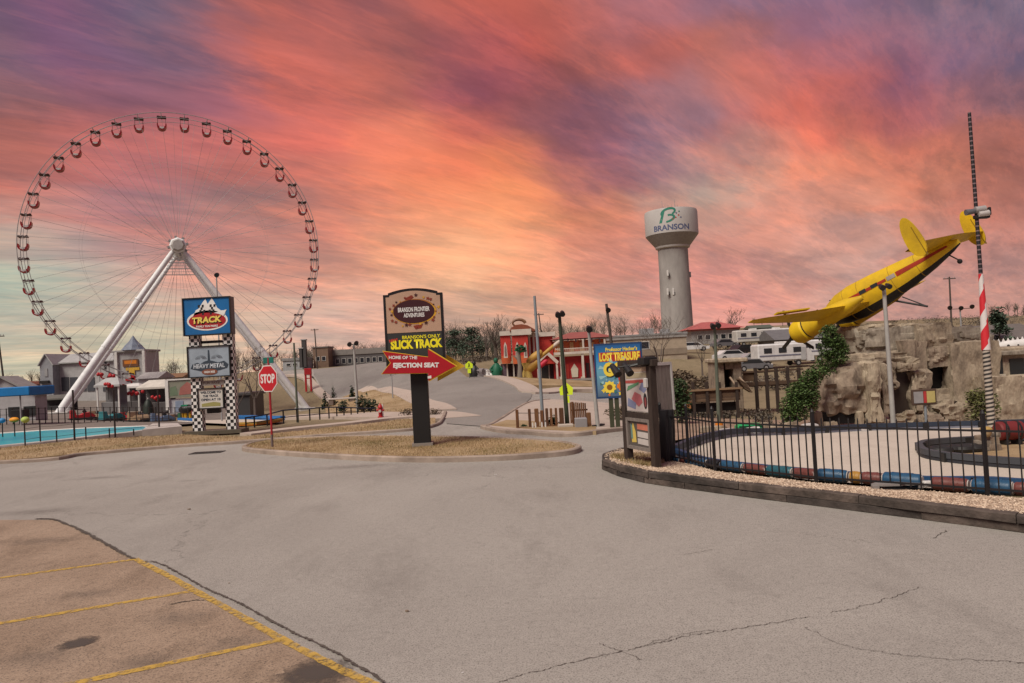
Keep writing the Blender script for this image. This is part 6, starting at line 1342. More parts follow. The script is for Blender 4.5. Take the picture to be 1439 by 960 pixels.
def spiky_boat():
    Y = 62; m = Y/FPX; b = at(1418, 496, Y); t = thing('white_hull', 'white rounded hull with a spiked back on the roof at the right edge', 'sculpture', b); h = MB()
    h.tube([(-1.6, 0, .45), (-1.2, 0, .50), (-.2, 0, .56), (1.2, 0, .6), (2.6, 0, .6)], [.12, .32, .46, .52, .52], 14); h.build('body', WHITE, t, True)
    for k in range(9): MB().add([(-1.2+k*.4-.13, -.1, .85+.02*k), (-1.2+k*.4+.13, -.1, .85+.02*k), (-1.2+k*.4+.13, .1, .85+.02*k), (-1.2+k*.4-.13, .1, .85+.02*k), (-1.2+k*.4, 0, 1.22+.02*k)], [(0, 1, 4), (1, 2, 4), (2, 3, 4), (3, 0, 4)]).build('spike', WHITE, t)
    for x in (-.3, .5, 1.3): MB().ball((x, -.42, .6), (.12, .1, .12), 10, 6).build('porthole', DARK, t)
    MB().bbox((.6, 0, -.1), (3.6, .9, .3), .04).build('plinth', GREY, t); MB().box((.6, 0, -1.4), (3.2, .8, 2.6)).build('support', DARK, t)
spiky_boat()
def far_roof(name, label, x0, x1, py_eave, py_ridge, py_base, Y, dep, wm, rm, shed=False):
    """long low far building: walls and a pitched roof"""
    b = base((x0+x1)/2, py_base, Y); m = Y/FPX; w = (x1-x0)*m; t = thing(name, label, 'building', b); ze = at((x0+x1)/2, py_eave, Y).z-b.z; zr = at((x0+x1)/2, py_ridge, Y).z-b.z
    MB().box((0, dep/2, ze/2-.5), (w, dep, ze+1)).build('wall', wm, t)
    if shed: MB().bbox((0, dep/2, (ze+zr)/2), (w+.4, dep+.4, max(zr-ze, .3)), .05).build('roof', rm, t)
    else:
        r = MB(); o = .35; r.add([(-w/2-o, -o, ze), (w/2+o, -o, ze), (w/2+o, dep+o, ze), (-w/2-o, dep+o, ze), (-w/2-o, dep/2, zr), (w/2+o, dep/2, zr)], [(0, 1, 5, 4), (2, 3, 4, 5), (1, 2, 5), (3, 0, 4), (3, 2, 1, 0)]); r.build('roof', rm, t)
    return t, w, ze, b
def windows(t, w, z, h, n, y=-.03, x0=None, x1=None, ww=None, m=None, nm='window', frame=None):
    x0 = -w/2+.1*w if x0 is None else x0; x1 = w/2-.1*w if x1 is None else x1
    for i in range(n):
        x = x0+(x1-x0)*(i+.5)/n; q = ww or (x1-x0)/n*.6; f = MB()
        for s in (-1, 1): f.box((x+s*(q/2+.03), y-.02, z), (.07, .10, h+.14)); f.box((x, y-.021, z+s*(h/2+.035)), (q, .10, .07))
        o = f.build(nm, frame or WHITE, t); MB().box((x, y, z), (q, .06, h)).build('pane', m or GLASS, o)
BEIGE = P('wall_beige', (.38, .31, .23)); GWALL = P('wall_grey', (.30, .285, .27)); WWALL = P('wall_white', (.40, .395, .39)); GROOF = P('roof_grey', (.24, .235, .23)); DROOF = P('roof_dark', (.06, .055, .055)); PROOF = P('roof_pink', (.42, .11, .10)); BRWALL = P('wall_brown', (.20, .13, .09)); PALER = P('roof_pale', (.40, .40, .39))
t, w, ze, _ = far_roof('beige_building', 'long low beige building with a flat grey roof behind the golf billboard', 842, 966, 473, 469.5, 506, 98, 8, BEIGE, GROOF, True); MB().box((0, -.06, ze*.18), (w, .1, ze*.3)).build('plinth', P('wall_base_tan', (.25, .20, .15)), t); MB().box((0, -.08, ze-.15), (w+.2, .14, .3)).build('fascia', GWALL, t); windows(t, w*.3, ze*.55, .9, 1)
MB().bbox((w*.1, 3, ze+.7), (1.8, 1.5, .8), .05).build('roof_vent', GREY, t); MB().bbox((w*.33, 4, ze+.6), (1.2, 1.2, .7), .05).build('roof_vent', GREY, t)
t, w, ze, _ = far_roof('pavilion', 'pavilion with a pink pyramid roof on the hill right of the water tower', 972, 1040, 463, 463.2, 481, 165, 9, GWALL, PROOF, True)
r = MB(); r.add([(-w/2-1, -1, ze+.2), (w/2+1, -1, ze+.2), (w/2+1, 10, ze+.2), (-w/2-1, 10, ze+.2), (-1.8, 4.5, ze+1.9), (1.8, 4.5, ze+1.9)], [(0, 1, 5, 4), (2, 3, 4, 5), (1, 2, 5), (3, 0, 4)]); r.build('hip_roof', PROOF, t); windows(t, w, ze*.4, 1.0, 5)
t, w, ze, _ = far_roof('green_hut', 'small dark green hut on the hill below the plane wing tip', 1058, 1086, 461, 456, 472, 150, 5, P('wall_green_grey', (.10, .12, .10)), P('roof_moss', (.09, .11, .08))); windows(t, w, ze*.45, .7, 2)
t, w, ze, _ = far_roof('grey_shed', 'long grey shed with a sloping roof behind the plane engine', 1092, 1166, 476, 461, 496, 118, 9, P('wall_slate', (.12, .115, .115)), P('roof_slate', (.15, .145, .145))); windows(t, w, ze*.4, .8, 3)
t, w, ze, _ = far_roof('brown_roof_house', 'grey roofed house on the rise behind the rock house', 1356, 1470, 476, 455, 492, 96, 10, GWALL, P('roof_brown', (.15, .13, .115))); windows(t, w, ze*.4, .9, 4)
t, w, ze, _ = far_roof('long_store', 'long dark fronted store across the far road', 462, 548, 498, 490, 515, 205, 10, P('wall_charcoal', (.11, .10, .10)), P('roof_gravel', (.22, .20, .185)), True); windows(t, w, ze*.35, 1.3, 8)
t, w, ze, _ = far_roof('brown_block', 'square brown block at the left end of the long dark store', 441, 462, 489, 487, 518, 200, 6, BRWALL, P('roof_brown', (1, 1, 1)), True); windows(t, w, ze*.4, 1.1, 2)
t, w, ze, _ = far_roof('grey_hall', 'small pale grey hall left of the brown block', 398, 432, 507, 503, 523, 195, 6, P('wall_pale_grey', (.33, .34, .35)), GROOF, True); windows(t, w, ze*.5, .6, 3)
for i, (px, py, h, l) in enumerate(((429, 478, 3.6, 'taller'), (425, 490, 2.2, 'shorter'))):
    b = base(px, 520, 194); p = at(px, py, 194)-b; tg = thing('chimney_stack', '%s dark chimney stack between the pale hall and the brown block' % l, 'chimney', b); MB().bbox((0, 0, p.z/2), (1.1, 1.1, p.z), .05).build('shaft', DROOF, tg); MB().bbox((0, 0, p.z+.1), (1.4, 1.4, .3), .05).build('cap', GREY, tg)
# ------------------------------------------------------------------ red crooked building with balcony
def red_building():
    Y = 87; m = Y/FPX; b = base(780, 534, Y); t = thing('red_building', 'crooked red two storey building with white trim, balcony and curved roof', 'building', b); q = lambda px, py: at(px, py, Y)-b
    red = P('wall_red', (.47, .042, .03)); ora = P('wall_orange_red', (.55, .12, .04)); wt = P('trim_cream', (.58, .52, .45)); dk = P('recess_dark', (.045, .02, .022)); rf = P('roof_maroon', (.30, .09, .075)); pur = P('panel_mauve', (.19, .13, .17)); out = P('recess_red', (.42, .025, .025))
    def bx(x0, y0, x1, y1, d0, d1, mm, nm, b_=.0):
        a, c = q((x0+x1)/2, (y0+y1)/2), None; w, h = (x1-x0)*m, (y1-y0)*m; o = MB(); (o.bbox(((a.x), (d0+d1)/2, a.z), (w, d1-d0, h), b_) if b_ else o.box((a.x, (d0+d1)/2, a.z), (w, d1-d0, h))); return o.build(nm, mm, t)
    # left wing: overhanging upper box on posts
    bx(704, 472, 718, 508, -.9, 3, red, 'upper_wall'); bx(720, 472, 742, 508, -1.6, 3, red, 'upper_wall'); bx(705.5, 500, 717.5, 511, -1.0, 2.9, ora, 'lower_band'); bx(721, 500, 741, 511, -1.7, 2.9, ora, 'lower_band')
    bx(702, 466, 719, 472, -1.1, 3, wt, 'cornice'); bx(718.5, 463.5, 746, 471.5, -1.8, 3, wt, 'cornice'); bx(703, 511, 742, 533, .4, 3, dk, 'ground_floor')
    for x in (703, 713, 722, 731, 741): bx(x-1, 511, x+1, 533, -.5, -.2, wt, 'post')
    for x in (709, 727): bx(x-2, 512, x+3, 530, .2, .38, pur, 'poster_panel')
    for x, y0, w in ((710.5, 480, 5.5), (727, 481, 6), (738, 480, 5)):
        c = q(x, 492); h = 22*m; f = MB(); f.prism([(c.x-w*m/2, c.z-h/2), (c.x+w*m/2, c.z-h/2), (c.x+w*m/2*.7, c.z+h*.28), (c.x, c.z+h/2), (c.x-w*m/2*.7, c.z+h*.28)], -1.72, -1.62); o = f.build('pointed_window', wt, t); MB().prism([(c.x-w*m*.26, c.z-h*.38), (c.x+w*m*.26, c.z-h*.38), (c.x+w*m*.18, c.z+h*.15), (c.x, c.z+h*.32), (c.x-w*m*.18, c.z+h*.15)], -1.76, -1.725).build('pane', P('pane_grey', (.22, .18, .16), rough=.3), o)
    # curved roof with a scroll
    L_ = [q(x, y) for x, y in ((716, 466), (719, 461), (725, 457.5), (733, 456.5), (741, 458), (748, 462), (755, 466))]
    MB().prism([(p.x, p.z) for p in L_], -1.7, 2.5).build('curved_roof', P('roof_rust', (.24, .07, .035)), t); s = MB(); c = q(731, 455)
    s.tube([c+Vector((.9*math.cos(a)*(1-a/9)-.3, -.8, .55*math.sin(a)*(1-a/9))) for a in [k*.45 for k in range(13)]], [.22-.012*k for k in range(13)], 6); s.build('roof_scroll', P('scroll_brown', (.20, .10, .05)), t, True)
    # middle wing
    bx(742, 473, 778, 534, .2, 4, red, 'middle_wall'); bx(741, 467, 780, 473, -.1, 4, wt, 'parapet')
    for x in (744, 750): bx(x-1.3, 463, x+1.3, 502, -.35, .2, wt, 'pilaster')
    # porch gable
    c = [q(x, y) for x, y in ((753, 508), (768, 493), (784, 508), (782, 512), (768, 499), (755, 512))]; MB().prism([(p.x, p.z) for p in c], -1.6, -1.2).build('porch_gable', wt, t)
    c = [q(x, y) for x, y in ((757, 511), (768, 500), (781, 511))]; MB().prism([(p.x, p.z) for p in c], -1.3, .0).build('gable_infill', red, t)
    for x in (756, 782): bx(x-1.3, 510, x+1.3, 534, -1.5, -1.2, wt, 'porch_post')
    bx(761, 514, 771, 533, .1, .19, GLASS, 'door'); bx(773, 512, 780, 533, .08, .19, dk, 'doorway'); bx(760, 513, 761, 533, .06, .19, wt, 'door_frame'); bx(771, 513, 772.4, 533, .06, .19, wt, 'door_frame')
    # right wing with balcony
    bx(778, 500, 852, 534, -.45, 4, out, 'lower_wall'); bx(778, 478, 852, 496, -.3, 4, ora, 'upper_wall')
    for x in (785, 803, 817, 832, 845): bx(x-2.6, 481, x+2.6, 494, -.42, -.31, P('shutter_peach', (.55, .30, .13)), 'upper_window')
    bx(778, 493.5, 856, 497, -1.4, .45, wt, 'balcony_floor'); bx(779, 488.5, 856, 489.6, -1.4, -1.3, wt, 'handrail')
    for k in range(27): x = 780+k*2.8; bx(x-.35, 489.6, x+.35, 493.5, -1.39, -1.31, wt, 'baluster')
    for x in (788, 818, 848): bx(x-1.6, 497, x+1.6, 533, -1.3, -1.0, wt, 'column'); bx(x-2.6, 529, x+2.6, 534, -1.4, -.9, CREAM, 'column_base'); bx(x-1.2, 477, x+1.2, 488.5, -1.3, -1.05, wt, 'upper_post')
    c = q(807, 521); MB().prism([(c.x-.35, c.z-.75), (c.x+.35, c.z-.75), (c.x+.42, c.z+.2), (c.x, c.z+.85), (c.x-.42, c.z+.2)], -.57, -.46).build('arched_window', CREAM, t)
    bx(793, 512, 799, 532, -.57, -.46, red, 'wall_panel'); bx(823, 510, 828, 533, -.57, -.46, dk, 'wall_panel')
    w0, w1 = q(772, 478), q(862, 478); zz = q(815, 466).z; r = MB(); x0, x1 = w0.x, w1.x
    r.add([(x0, -1.3, w0.z), (x1, -1.3, w0.z), (x1, 5, w0.z), (x0, 5, w0.z), (x0+2.6, 1.6, zz), (x1-2.6, 1.6, zz)], [(0, 1, 5, 4), (2, 3, 4, 5), (1, 2, 5), (3, 0, 4), (3, 2, 1, 0)]); r.build('hip_roof', rf, t)
    for k in range(6): bx(786+k*11-.9, 476, 786+k*11+.9, 481, -1.25, -.9, dk, 'roof_bracket')
    bx(700, 533.2, 858, 536, -2.2, -1.7, P('walk_grey', (.30, .27, .25)), 'step')
red_building()
def statues():
    Y = 72
    b = base(743, 536, Y); t = thing('food_sculpture', 'giant tilted ochre food sculpture on a fork with a yellow stand by the red building', 'sculpture', b); q = lambda px, py: at(px, py, Y)-b; oc = P('sculpture_ochre', (.46, .26, .05)); m = Y/FPX
    MB().lathe([(.55, 0), (.5, .3), (.32, 1.0), (.5, 1.5)], 12, (q(741, 530).x, 0, 0)).build('stand', P('stand_yellow', (.62, .45, .12)), t, True)
    d = (q(784, 481)-q(740, 519)).normalized()
    for px, py, L_, r, mm, nm in ((747, 515, .95, .48, oc, 'lower_bun'), (749, 508, .9, .40, P('filling_brown', (.20, .07, .02)), 'filling'), (751, 502, .95, .42, oc, 'upper_bun'), (762, 512, .65, .26, P('sauce_red', (.50, .02, .05)), 'tongue'), (770, 493, 1.2, .20, oc, 'fork_handle'), (781, 484, .6, .2, P('tip_pale', (.55, .45, .38)), 'fork_tip')):
        c = q(px, py); MB().tube([c-d*L_, c-d*L_*.8, c, c+d*L_*.8, c+d*L_], [r*.3, r*.8, r, r*.8, r*.3], 10).build(nm, mm, t, True)
    b = base(731, 535, 71); t = thing('palm_figure', 'grey trunked figure with a green leafy head beside the food sculpture', 'sculpture', b); m = 71/FPX; h = (535-492)*m; tr = MB(); tr.tube([(0, 0, 0), (.06, 0, h*.4), (-.05, 0, h*.8), (0, 0, h*.9)], [.28, .2, .22, .15], 9); tr.build('trunk', P('trunk_grey', (.20, .17, .14)), t, True); lf = MB(); leaf_cloud(lf, [(.1, 0, h*.95, .55, .5, .42), (.45, 0, h*.88, .3, .3, .25)], 260, .16, 3); lf.build('green_head', leafmats('statue_green', (.03, .16, .075)), t); MB().cyl((0, 0, h*.55), (-.5, 0, h*.75), .09, .06, 7).build('arm', P('trunk_grey', (1, 1, 1)), t)
    for i, (px, py, w, h, mm, nm, l, c) in enumerate(((667, 531, 1.0, 1.6, DARK, 'dark_figure', 'dark hunched figure right of the yellow crossing sign', 'sculpture'), (678, 531, 1.2, .9, P('boulder_grey', (.22, .19, .19)), 'boulder', 'grey boulder between the dark and white shapes by the far road', 'boulder'), (685, 531.5, .9, .8, WHITE, 'boulder', 'white painted boulder left of the green figure', 'boulder'), (690, 531, .7, .6, P('boulder_grey', (1, 1, 1)), 'boulder', 'small grey boulder right behind the white boulder', 'boulder'), (698, 532, 1.2, 1.9, P('figure_green', (.008, .10, .05)), 'green_figure', 'green seated figure left of the red building posts', 'sculpture'), (694, 533, .7, .4, WHITE, 'boulder', 'low white stone at the foot of the green figure', 'boulder'))):
        b = base(px, py, 74); t = thing(nm, l, c, b)
        if 'figure' in nm:
            o = MB(); o.tube([(0, 0, -.1), (0, 0, h*.25), (.05, 0, h*.55), (.0, 0, h*.72)], [w*.45, w*.5, w*.36, w*.16], 12); o.ball((0, -.05, h*.85), (w*.2, w*.2, h*.15), 10, 7); o.tube([(.2*w, -.1, h*.6), (.5*w, -.3, h*.4), (.4*w, -.5, h*.3)], [.12, .1, .09], 7); o.tube([(-.2*w, -.1, h*.6), (-.5*w, -.3, h*.4), (-.3*w, -.5, h*.3)], [.12, .1, .09], 7); o.build('body', mm, t, True)
        else: blob('stone', (0, 0, h*.4), (w, w*.8, h), mm, i+40, parent=t, amp=.15)
statues()
# ------------------------------------------------------------------ pool and left side
def pool():
    A = [g2(-160, 652), g2(0, 631.5), g2(60, 625.5), g2(120, 618.5), g2(175, 612.5), g2(215, 607), g2(205, 602.5), g2(120, 605.5), g2(60, 608.5), g2(0, 612.5), g2(-160, 622)]
    wat = bpy.data.materials.new('pool_water'); wat.use_nodes = True; nt = wat.node_tree; p = nt.nodes['Principled BSDF']; p.inputs['Base Color'].default_value = (.012, .27, .34, 1); p.inputs['Roughness'].default_value = .35; p.inputs['Specular IOR Level'].default_value = .15
    n = nt.nodes.new('ShaderNodeTexNoise'); n.inputs['Scale'].default_value = 2.2; n.inputs['Detail'].default_value = 4; bp = nt.nodes.new('ShaderNodeBump'); bp.inputs['Strength'].default_value = .35; bp.inputs['Distance'].default_value = .05; tc = nt.nodes.new('ShaderNodeTexCoord'); nt.links.new(tc.outputs['Object'], n.inputs['Vector']); nt.links.new(n.outputs[0], bp.inputs['Height']); nt.links.new(bp.outputs[0], p.inputs['Normal'])
    rp = nt.nodes.new('ShaderNodeMapRange'); rp.inputs[1].default_value = .3; rp.inputs[2].default_value = .7; n2 = nt.nodes.new('ShaderNodeTexNoise'); n2.inputs['Scale'].default_value = .35; nt.links.new(tc.outputs['Object'], n2.inputs['Vector']); nt.links.new(n2.outputs[0], rp.inputs[0]); mx = nt.nodes.new('ShaderNodeMix'); mx.data_type = 'RGBA'; nt.links.new(rp.outputs[0], mx.inputs[0]); mx.inputs[6].default_value = (.008, .25, .34, 1); mx.inputs[7].default_value = (.02, .40, .44, 1); nt.links.new(mx.outputs[2], p.inputs['Base Color'])
    sheet('pool_water', A, wat, .10, 1.0, zf=lambda x, y: x*0)
    kerb('pool_coping', [(x, y) for x, y in A], P('coping_white', (.60, .56, .52)), .26, .17, closed=True)
    b = g2(236, 611); t = MB(); q = [g2(200, 611.5), g2(256, 606.5), g2(250, 602.5), g2(215, 603.0)]
    W_ = [Vector((x, y, 0)) for x, y in q]; t.slab([(v.x, v.y) for v in W_], -.1, .26); tag(t.build('pool_end_wall', P('end_wall_pale', (.50, .46, .42)), None), 'low pale wall at the right end of the blue pool', 'wall')
pool()
def pool_fence():
    b = Vector((*g2(105, 621), 0)); t = thing('pool_fence', 'thin black post and wire fence in front of the blue pool', 'fence', b)
    pts_ = [(35.5, 630, 592), (57, 626, 590), (80, 625, 605), (105, 621.5, 548), (121, 620, 600), (154, 616, 602), (162, 615, 548), (188, 612, 603), (224, 607.5, 548)]
    mp_ = P('pole_brown_black', (.03, .022, .02)); prev = None
    for px, py, tp in pts_:
        g = G(px, py); h = at(px, tp, g.y).z-g.z; MB().cyl(g-b, g-b+Vector((0, 0, h)), .04 if h > 1.5 else .028, n=7).build('post', mp_, t)
    for z in (.35, .8):
        L_ = [G(px, py)-b+Vector((0, 0, z)) for px, py, _ in pts_]; MB().tube(L_, .008, 4).build('wire', mp_, t)
pool_fence()
for i, (px, py, c, l) in enumerate(((3, 591, P('ball_blue', (.06, .25, .50)), 'pale blue'), (20, 590, P('ball_orange', (.75, .30, .02)), 'orange'), (35.5, 590, P('ball_lime', (.42, .55, .12)), 'lime green'))):
    Y = G(35.5, 630).y if i == 2 else 37; p = at(px, py, Y); b = Vector((p.x, p.y, h1(p.x, p.y))); t = thing('globe_marker', '%s ball on a thin post beyond the blue pool' % l, 'marker', b if i < 2 else p-Vector((0, 0, .14)), 0, 'coloured balls by the pool')
    z = p.z-(b.z if i < 2 else p.z-.14); MB().ball((0, 0, z), (.16 if i != 1 else .24, .16, .13), 14, 9).build('ball', c, t, True)
    if i < 2: MB().cyl((0, 0, 0), (0, 0, z-.1), .03, n=6).build('post', MATS['pole_brown_black'], t)
# rail fence of the small track and its coloured kerbs
def rail_fence():
    PT = [(346, 604.5, 590), (358, 604, 589.5), (376, 603, 588), (399, 602, 584), (418, 601, 583.5), (436, 599, 583), (450, 598.5, 582.6), (463, 597, 582), (474, 595.5, 581.5), (484, 593, 581), (494, 591, 580), (503, 588.5, 579), (512, 585.5, 577.5), (521, 583.5, 576.5), (528, 582.5, 576)]
    Yf = lambda px: np.interp(px, [346, 528], [35.5, 44]); b = base(436, 600, 39); t = thing('rail_fence', 'low black rail fence curving beside the small kart track', 'fence', b); bot = []; top = []
    for px, py, tp in PT:
        Y = Yf(px); p = at(px, py, Y); z0 = h1(p.x, p.y); h = (py-tp)*Y/FPX; p.z = z0; bot.append(p-b); top.append(p-b+Vector((0, 0, h)))
        MB().box(p-b+Vector((0, 0, h/2)), (.06, .06, h+.06)).build('post', DARK, t)
    MB().tube(top, .035, 5).build('top_rail', P('rail_dark_blue', (.02, .03, .06)), t); MB().tube([a.lerp(c, .45) for a, c in zip(bot, top)], .022, 5).build('mid_rail', DARK, t)
rail_fence()
rail_line('track_kerb', 'blue painted kerb of the small kart track behind the checkered pylon', [a2(*p) for p in ((335, 583.5, 50), (350, 585, 48.5), (366, 588, 46), (382, 592, 43), (398, 595, 41.5))], .24, (BLUE, BLUE), .28, posts=False)
rail_line('track_kerb', 'ochre painted kerb of the small kart track near the rail fence', [a2(*p) for p in ((335, 600, 37.5), (360, 601.5, 37), (378, 599.5, 38.2), (396, 597, 39.5))], .16, (P('kerb_ochre', (.42, .25, .05)), ORANGE), .25, posts=False)
rail_line('track_kerb', 'blue kerb of the small kart track left of the pylon', [a2(*p) for p in ((252, 588, 50), (268, 590, 47), (280, 593, 44))], .22, (BLUE, WHITE), .25, posts=False)
sheet('small_kart_track', [a2(330, 585, 49), a2(350, 587, 47), a2(398, 597, 41), a2(394, 600, 39), a2(335, 599.5, 38.5), a2(240, 590, 50)], M_track, .04, 1.2)
sheet('small_kart_track', [a2(180, 585, 62), a2(255, 582, 62), a2(270, 592, 46), a2(250, 586.5, 53)], M_track, .05, 1.2)
def hydrant():
    b = base(535.5, 596, 37); b.z += .02; t = thing('fire_hydrant', 'small red fire hydrant at the driveway corner', 'fire hydrant', b); h = MB(); h.lathe([(.15, 0), (.15, .06), (.1, .08), (.1, .48), (.13, .5), (.13, .54), (.10, .6), (.04, .66), (.03, .72)], 14); h.build('body', RED, t, True)
    for a in (-1, 1): MB().cyl((a*.08, 0, .38), (a*.19, 0, .38), .055, n=10).build('side_nozzle', RED, t)
    MB().cyl((0, -.08, .34), (0, -.19, .34), .07, n=10).build('front_nozzle', P('nozzle_pale', (.5, .45, .4)), t)
    b = base(539, 596, 37); tag(MB().cyl((0, 0, -.1), (0, 0, .7), .03, n=6).build('marker_stake', WHITE, None, False, b), 'thin white marker stake beside the red hydrant', 'stake')
hydrant()
def red_frame():
    b = base(434, 548, 132); m = 132/FPX; t = thing('red_arch', 'red upright frame with two legs below the far road', 'frame', b); h = 33*m
    for x in (-.45, .45): MB().bbox((x, 0, h*.36), (.3, .3, h*.75), .02).build('leg', RED, t)
    MB().bbox((0, 0, h*.84), (1.25, .45, h*.28), .05).build('head', RED, t); MB().bbox((0, 0, h*.55), (.9, .15, .15), .02).build('rung', RED, t)
red_frame()
def low_wall():
    b = base(480, 553, 63); t = thing('low_bench_wall', 'low pale stone bench between the upright shrubs on the bank', 'bench', b)
    MB().bbox((0, 0, .5), (2.6, .5, .14), .03).build('seat', P('bench_pale', (.45, .40, .36)), t)
    for x in (-.9, .9): MB().bbox((x, 0, .2), (.4, .4, .46), .03).build('leg', P('bench_dark', (.16, .12, .10)), t)
low_wall()
# ------------------------------------------------------------------ fairground buildings on the left
def gable(name, label, x0, x1, py_eave, py_ridge, py_base, Y, dep, wm, rm, rz=0., cat='building'):
    b = base((x0+x1)/2, py_base, Y); m = Y/FPX; w = (x1-x0)*m; t = thing(name, label, cat, b, rz); ze = at((x0+x1)/2, py_eave, Y).z-b.z; zr = at((x0+x1)/2, py_ridge, Y).z-b.z
    MB().prism([(-w/2, -1), (w/2, -1), (w/2, ze), (0, zr), (-w/2, ze)], 0, dep).build('wall', wm, t); r = MB(); o = .3
    for s in (-1, 1):
        d = Vector((s*w/2, 0, ze-zr)); n = Vector((-d.z*s, 0, d.x*s)).normalized()*.14*(1); e = d*(1+o/d.length); vs = [(0, -o, zr), (e.x, -o, zr+e.z), (e.x, dep+o, zr+e.z), (0, dep+o, zr)]; vs += [(x+n.x*s*s, y, z+abs(n.z)) for x, y, z in vs]
        r.add([(x, y, z+.02) for x, y, z in vs], [(0, 1, 2, 3), (7, 6, 5, 4), (0, 4, 5, 1), (1, 5, 6, 2), (2, 6, 7, 3), (3, 7, 4, 0)])
    r.build('roof', rm, t); return t, w, ze, zr
def left_side():
    Y = 128; m = Y/FPX
    # white hall: gable end plus long side
    t, w, ze, zr = gable('white_hall', 'big white gabled hall behind the left leg of the wheel', 58, 76, 512, 498, 572, Y, 16, P('hall_grey_white', (.27, .28, .30)), PALER)
    MB().box((.0, -.05, zr*.62), (.5, .1, 1.4)).build('louvre', GREY, t); MB().bbox((-.2, -.3, zr*.42), (1.6, .5, .5), .05).build('wall_sign', DARK, t)
    b = base(118, 572, Y+2); q = lambda px, py, y=Y+2: at(px, py, y)-b; t = thing('white_hall_wing', 'long white side wing with pale roof and dark window band behind the wheel leg', 'building', b)
    c = q(118, 538); w = 88*m; MB().box((c.x, 4, q(118, 507).z/2-.5), (w, 8, q(118, 507).z+1)).build('wall', WWALL, t); r = MB(); z0, z1 = q(118, 508).z, q(118, 495).z; r.add([(-w/2-.3, -.5, z0), (w/2+.3, -.5, z0), (w/2+.3, 5, z1), (-w/2-.3, 5, z1), (-w/2-.3, -.5, z0-.2), (w/2+.3, -.5, z0-.2), (w/2+.3, 9, z0), (-w/2-.3, 9, z0)], [(0, 1, 2, 3), (4, 5, 1, 0), (3, 2, 6, 7), (1, 6, 2), (0, 3, 7)]); r.build('roof', PALER, t)
    for i, px in enumerate((92, 104, 116, 128, 150)): c = q(px, 540); MB().box((c.x, -.04, c.z), (10.5*m, .12, 20*m)).build('window', P('window_band', (.07, .075, .085), rough=.25, grime=None), t)
    for px in (134, 148): c = q(px, 513); MB().box((c.x, -.04, c.z), (3*m, .1, 11*m)).build('window', GLASS, t)
    # sign tower with colourful boards
    b = base(184, 572, 120); m2 = 120/FPX; q = lambda px, py: at(px, py, 120)-b; t = thing('show_building', 'white showfront with colourful picture boards and a small blue roof turret', 'building', b)
    c = q(184, 532); h = q(184, 494).z; w = 43*m2; MB().box((0, 2.5, h/2-.5), (w, 5, h+1)).build('wall', WWALL, t); MB().bbox((0, 2.4, h+.1), (w+.5, 5.6, .35), .05).build('parapet', P('trim_grey', (.36, .35, .34)), t)
    for x in (165, 204): MB().bbox((q(x, 520).x, -.2, h/2), (.45, .45, h), .04).build('pilaster', WHITE, t)
    z = q(186, 490).z; tu = MB(); tu.lathe([(1.9, h+.25), (1.5, h+.7), (1.3, h+1.0), (.8, h+1.5), (.5, h+1.9), (.06, h+2.6)], 10, (.3, 1.0, 0)); tu.build('turret', P('turret_blue', (.18, .21, .27)), t)
    for px, py, w_, h_, mm, nm in ((184, 510, 22, 10, P('board_brown_red', (.17, .07, .03)), 'picture_board'), (184, 509, 17, 5, ORANGE, 'picture_band'), (187, 518.5, 19, 4, P('board_gold', (.62, .38, .05)), 'picture_board'), (186, 523, 8, 7, P('board_gold', (1, 1, 1)), 'picture_board'), (187, 529, 5, 9, RED, 'picture_board'), (184, 533, 14, 4, RED, 'picture_board')): c = q(px, py); MB().box((c.x, -.12-.02*(w_ < 18), c.z), (w_*m2, .12, h_*m2)).build(nm, mm, t)
    # stall row
    def stall(label, x0, x1, py_roof, py_top, py_base, Y, wm, rm, posts=True, back=True, dep=1.8):
        b = base((x0+x1)/2, py_base, Y); m = Y/FPX; w = (x1-x0)*m; q = lambda px, py: at(px, py, Y)-b; t = thing('stall', label, 'stall', b, 0, 'fairground stalls under the wheel'); z0, z1 = q((x0+x1)/2, py_roof).z, q((x0+x1)/2, py_top).z; r = MB(); o = .25
        r.add([(-w/2-o, -o, z0), (w/2+o, -o, z0), (w/2+o, dep+o, z0), (-w/2-o, dep+o, z0), (-w*.28, dep/2, z1), (w*.28, dep/2, z1)], [(0, 1, 5, 4), (2, 3, 4, 5), (1, 2, 5), (3, 0, 4), (3, 2, 1, 0)]); r.build('roof', rm, t); MB().box((0, -o+.02, z0-.1), (w+2*o, .06, .22)).build('fascia', rm, t)
        for s in (-1, 1): MB().box((s*w/2, 0, z0/2-.1), (.14, .14, z0+.1)).build('post', WHITE, t)
        MB().box((0, dep-.1, z0/2-.2), (w, .12, z0+.2)).build('back_wall', wm, t)
        MB().bbox((0, .5, z0*.2), (w*.8, .5, z0*.4), .04).build('counter', wm, t); return t
    stall('grey stall with a pale roof just right of the wheel leg', 138, 168, 541, 531, 580, 82, P('stall_grey', (.17, .165, .165)), PALER)
    stall('wide open stall under a cream tent roof beside the showfront', 197, 238, 544, 534, 580, 86, P('stall_dark', (.085, .075, .075)), P('tent_cream', (.56, .52, .46)))
    stall('dim stall with a white awning below the picture boards', 173, 196, 543, 539, 579, 88, P('stall_dark', (1, 1, 1)), WHITE)
    stall('dark low stall at the foot of the wheel leg', 56, 100, 560, 555, 576, 112, P('stall_black', (.045, .043, .043)), P('roof_moss_grey', (.13, .125, .11)))
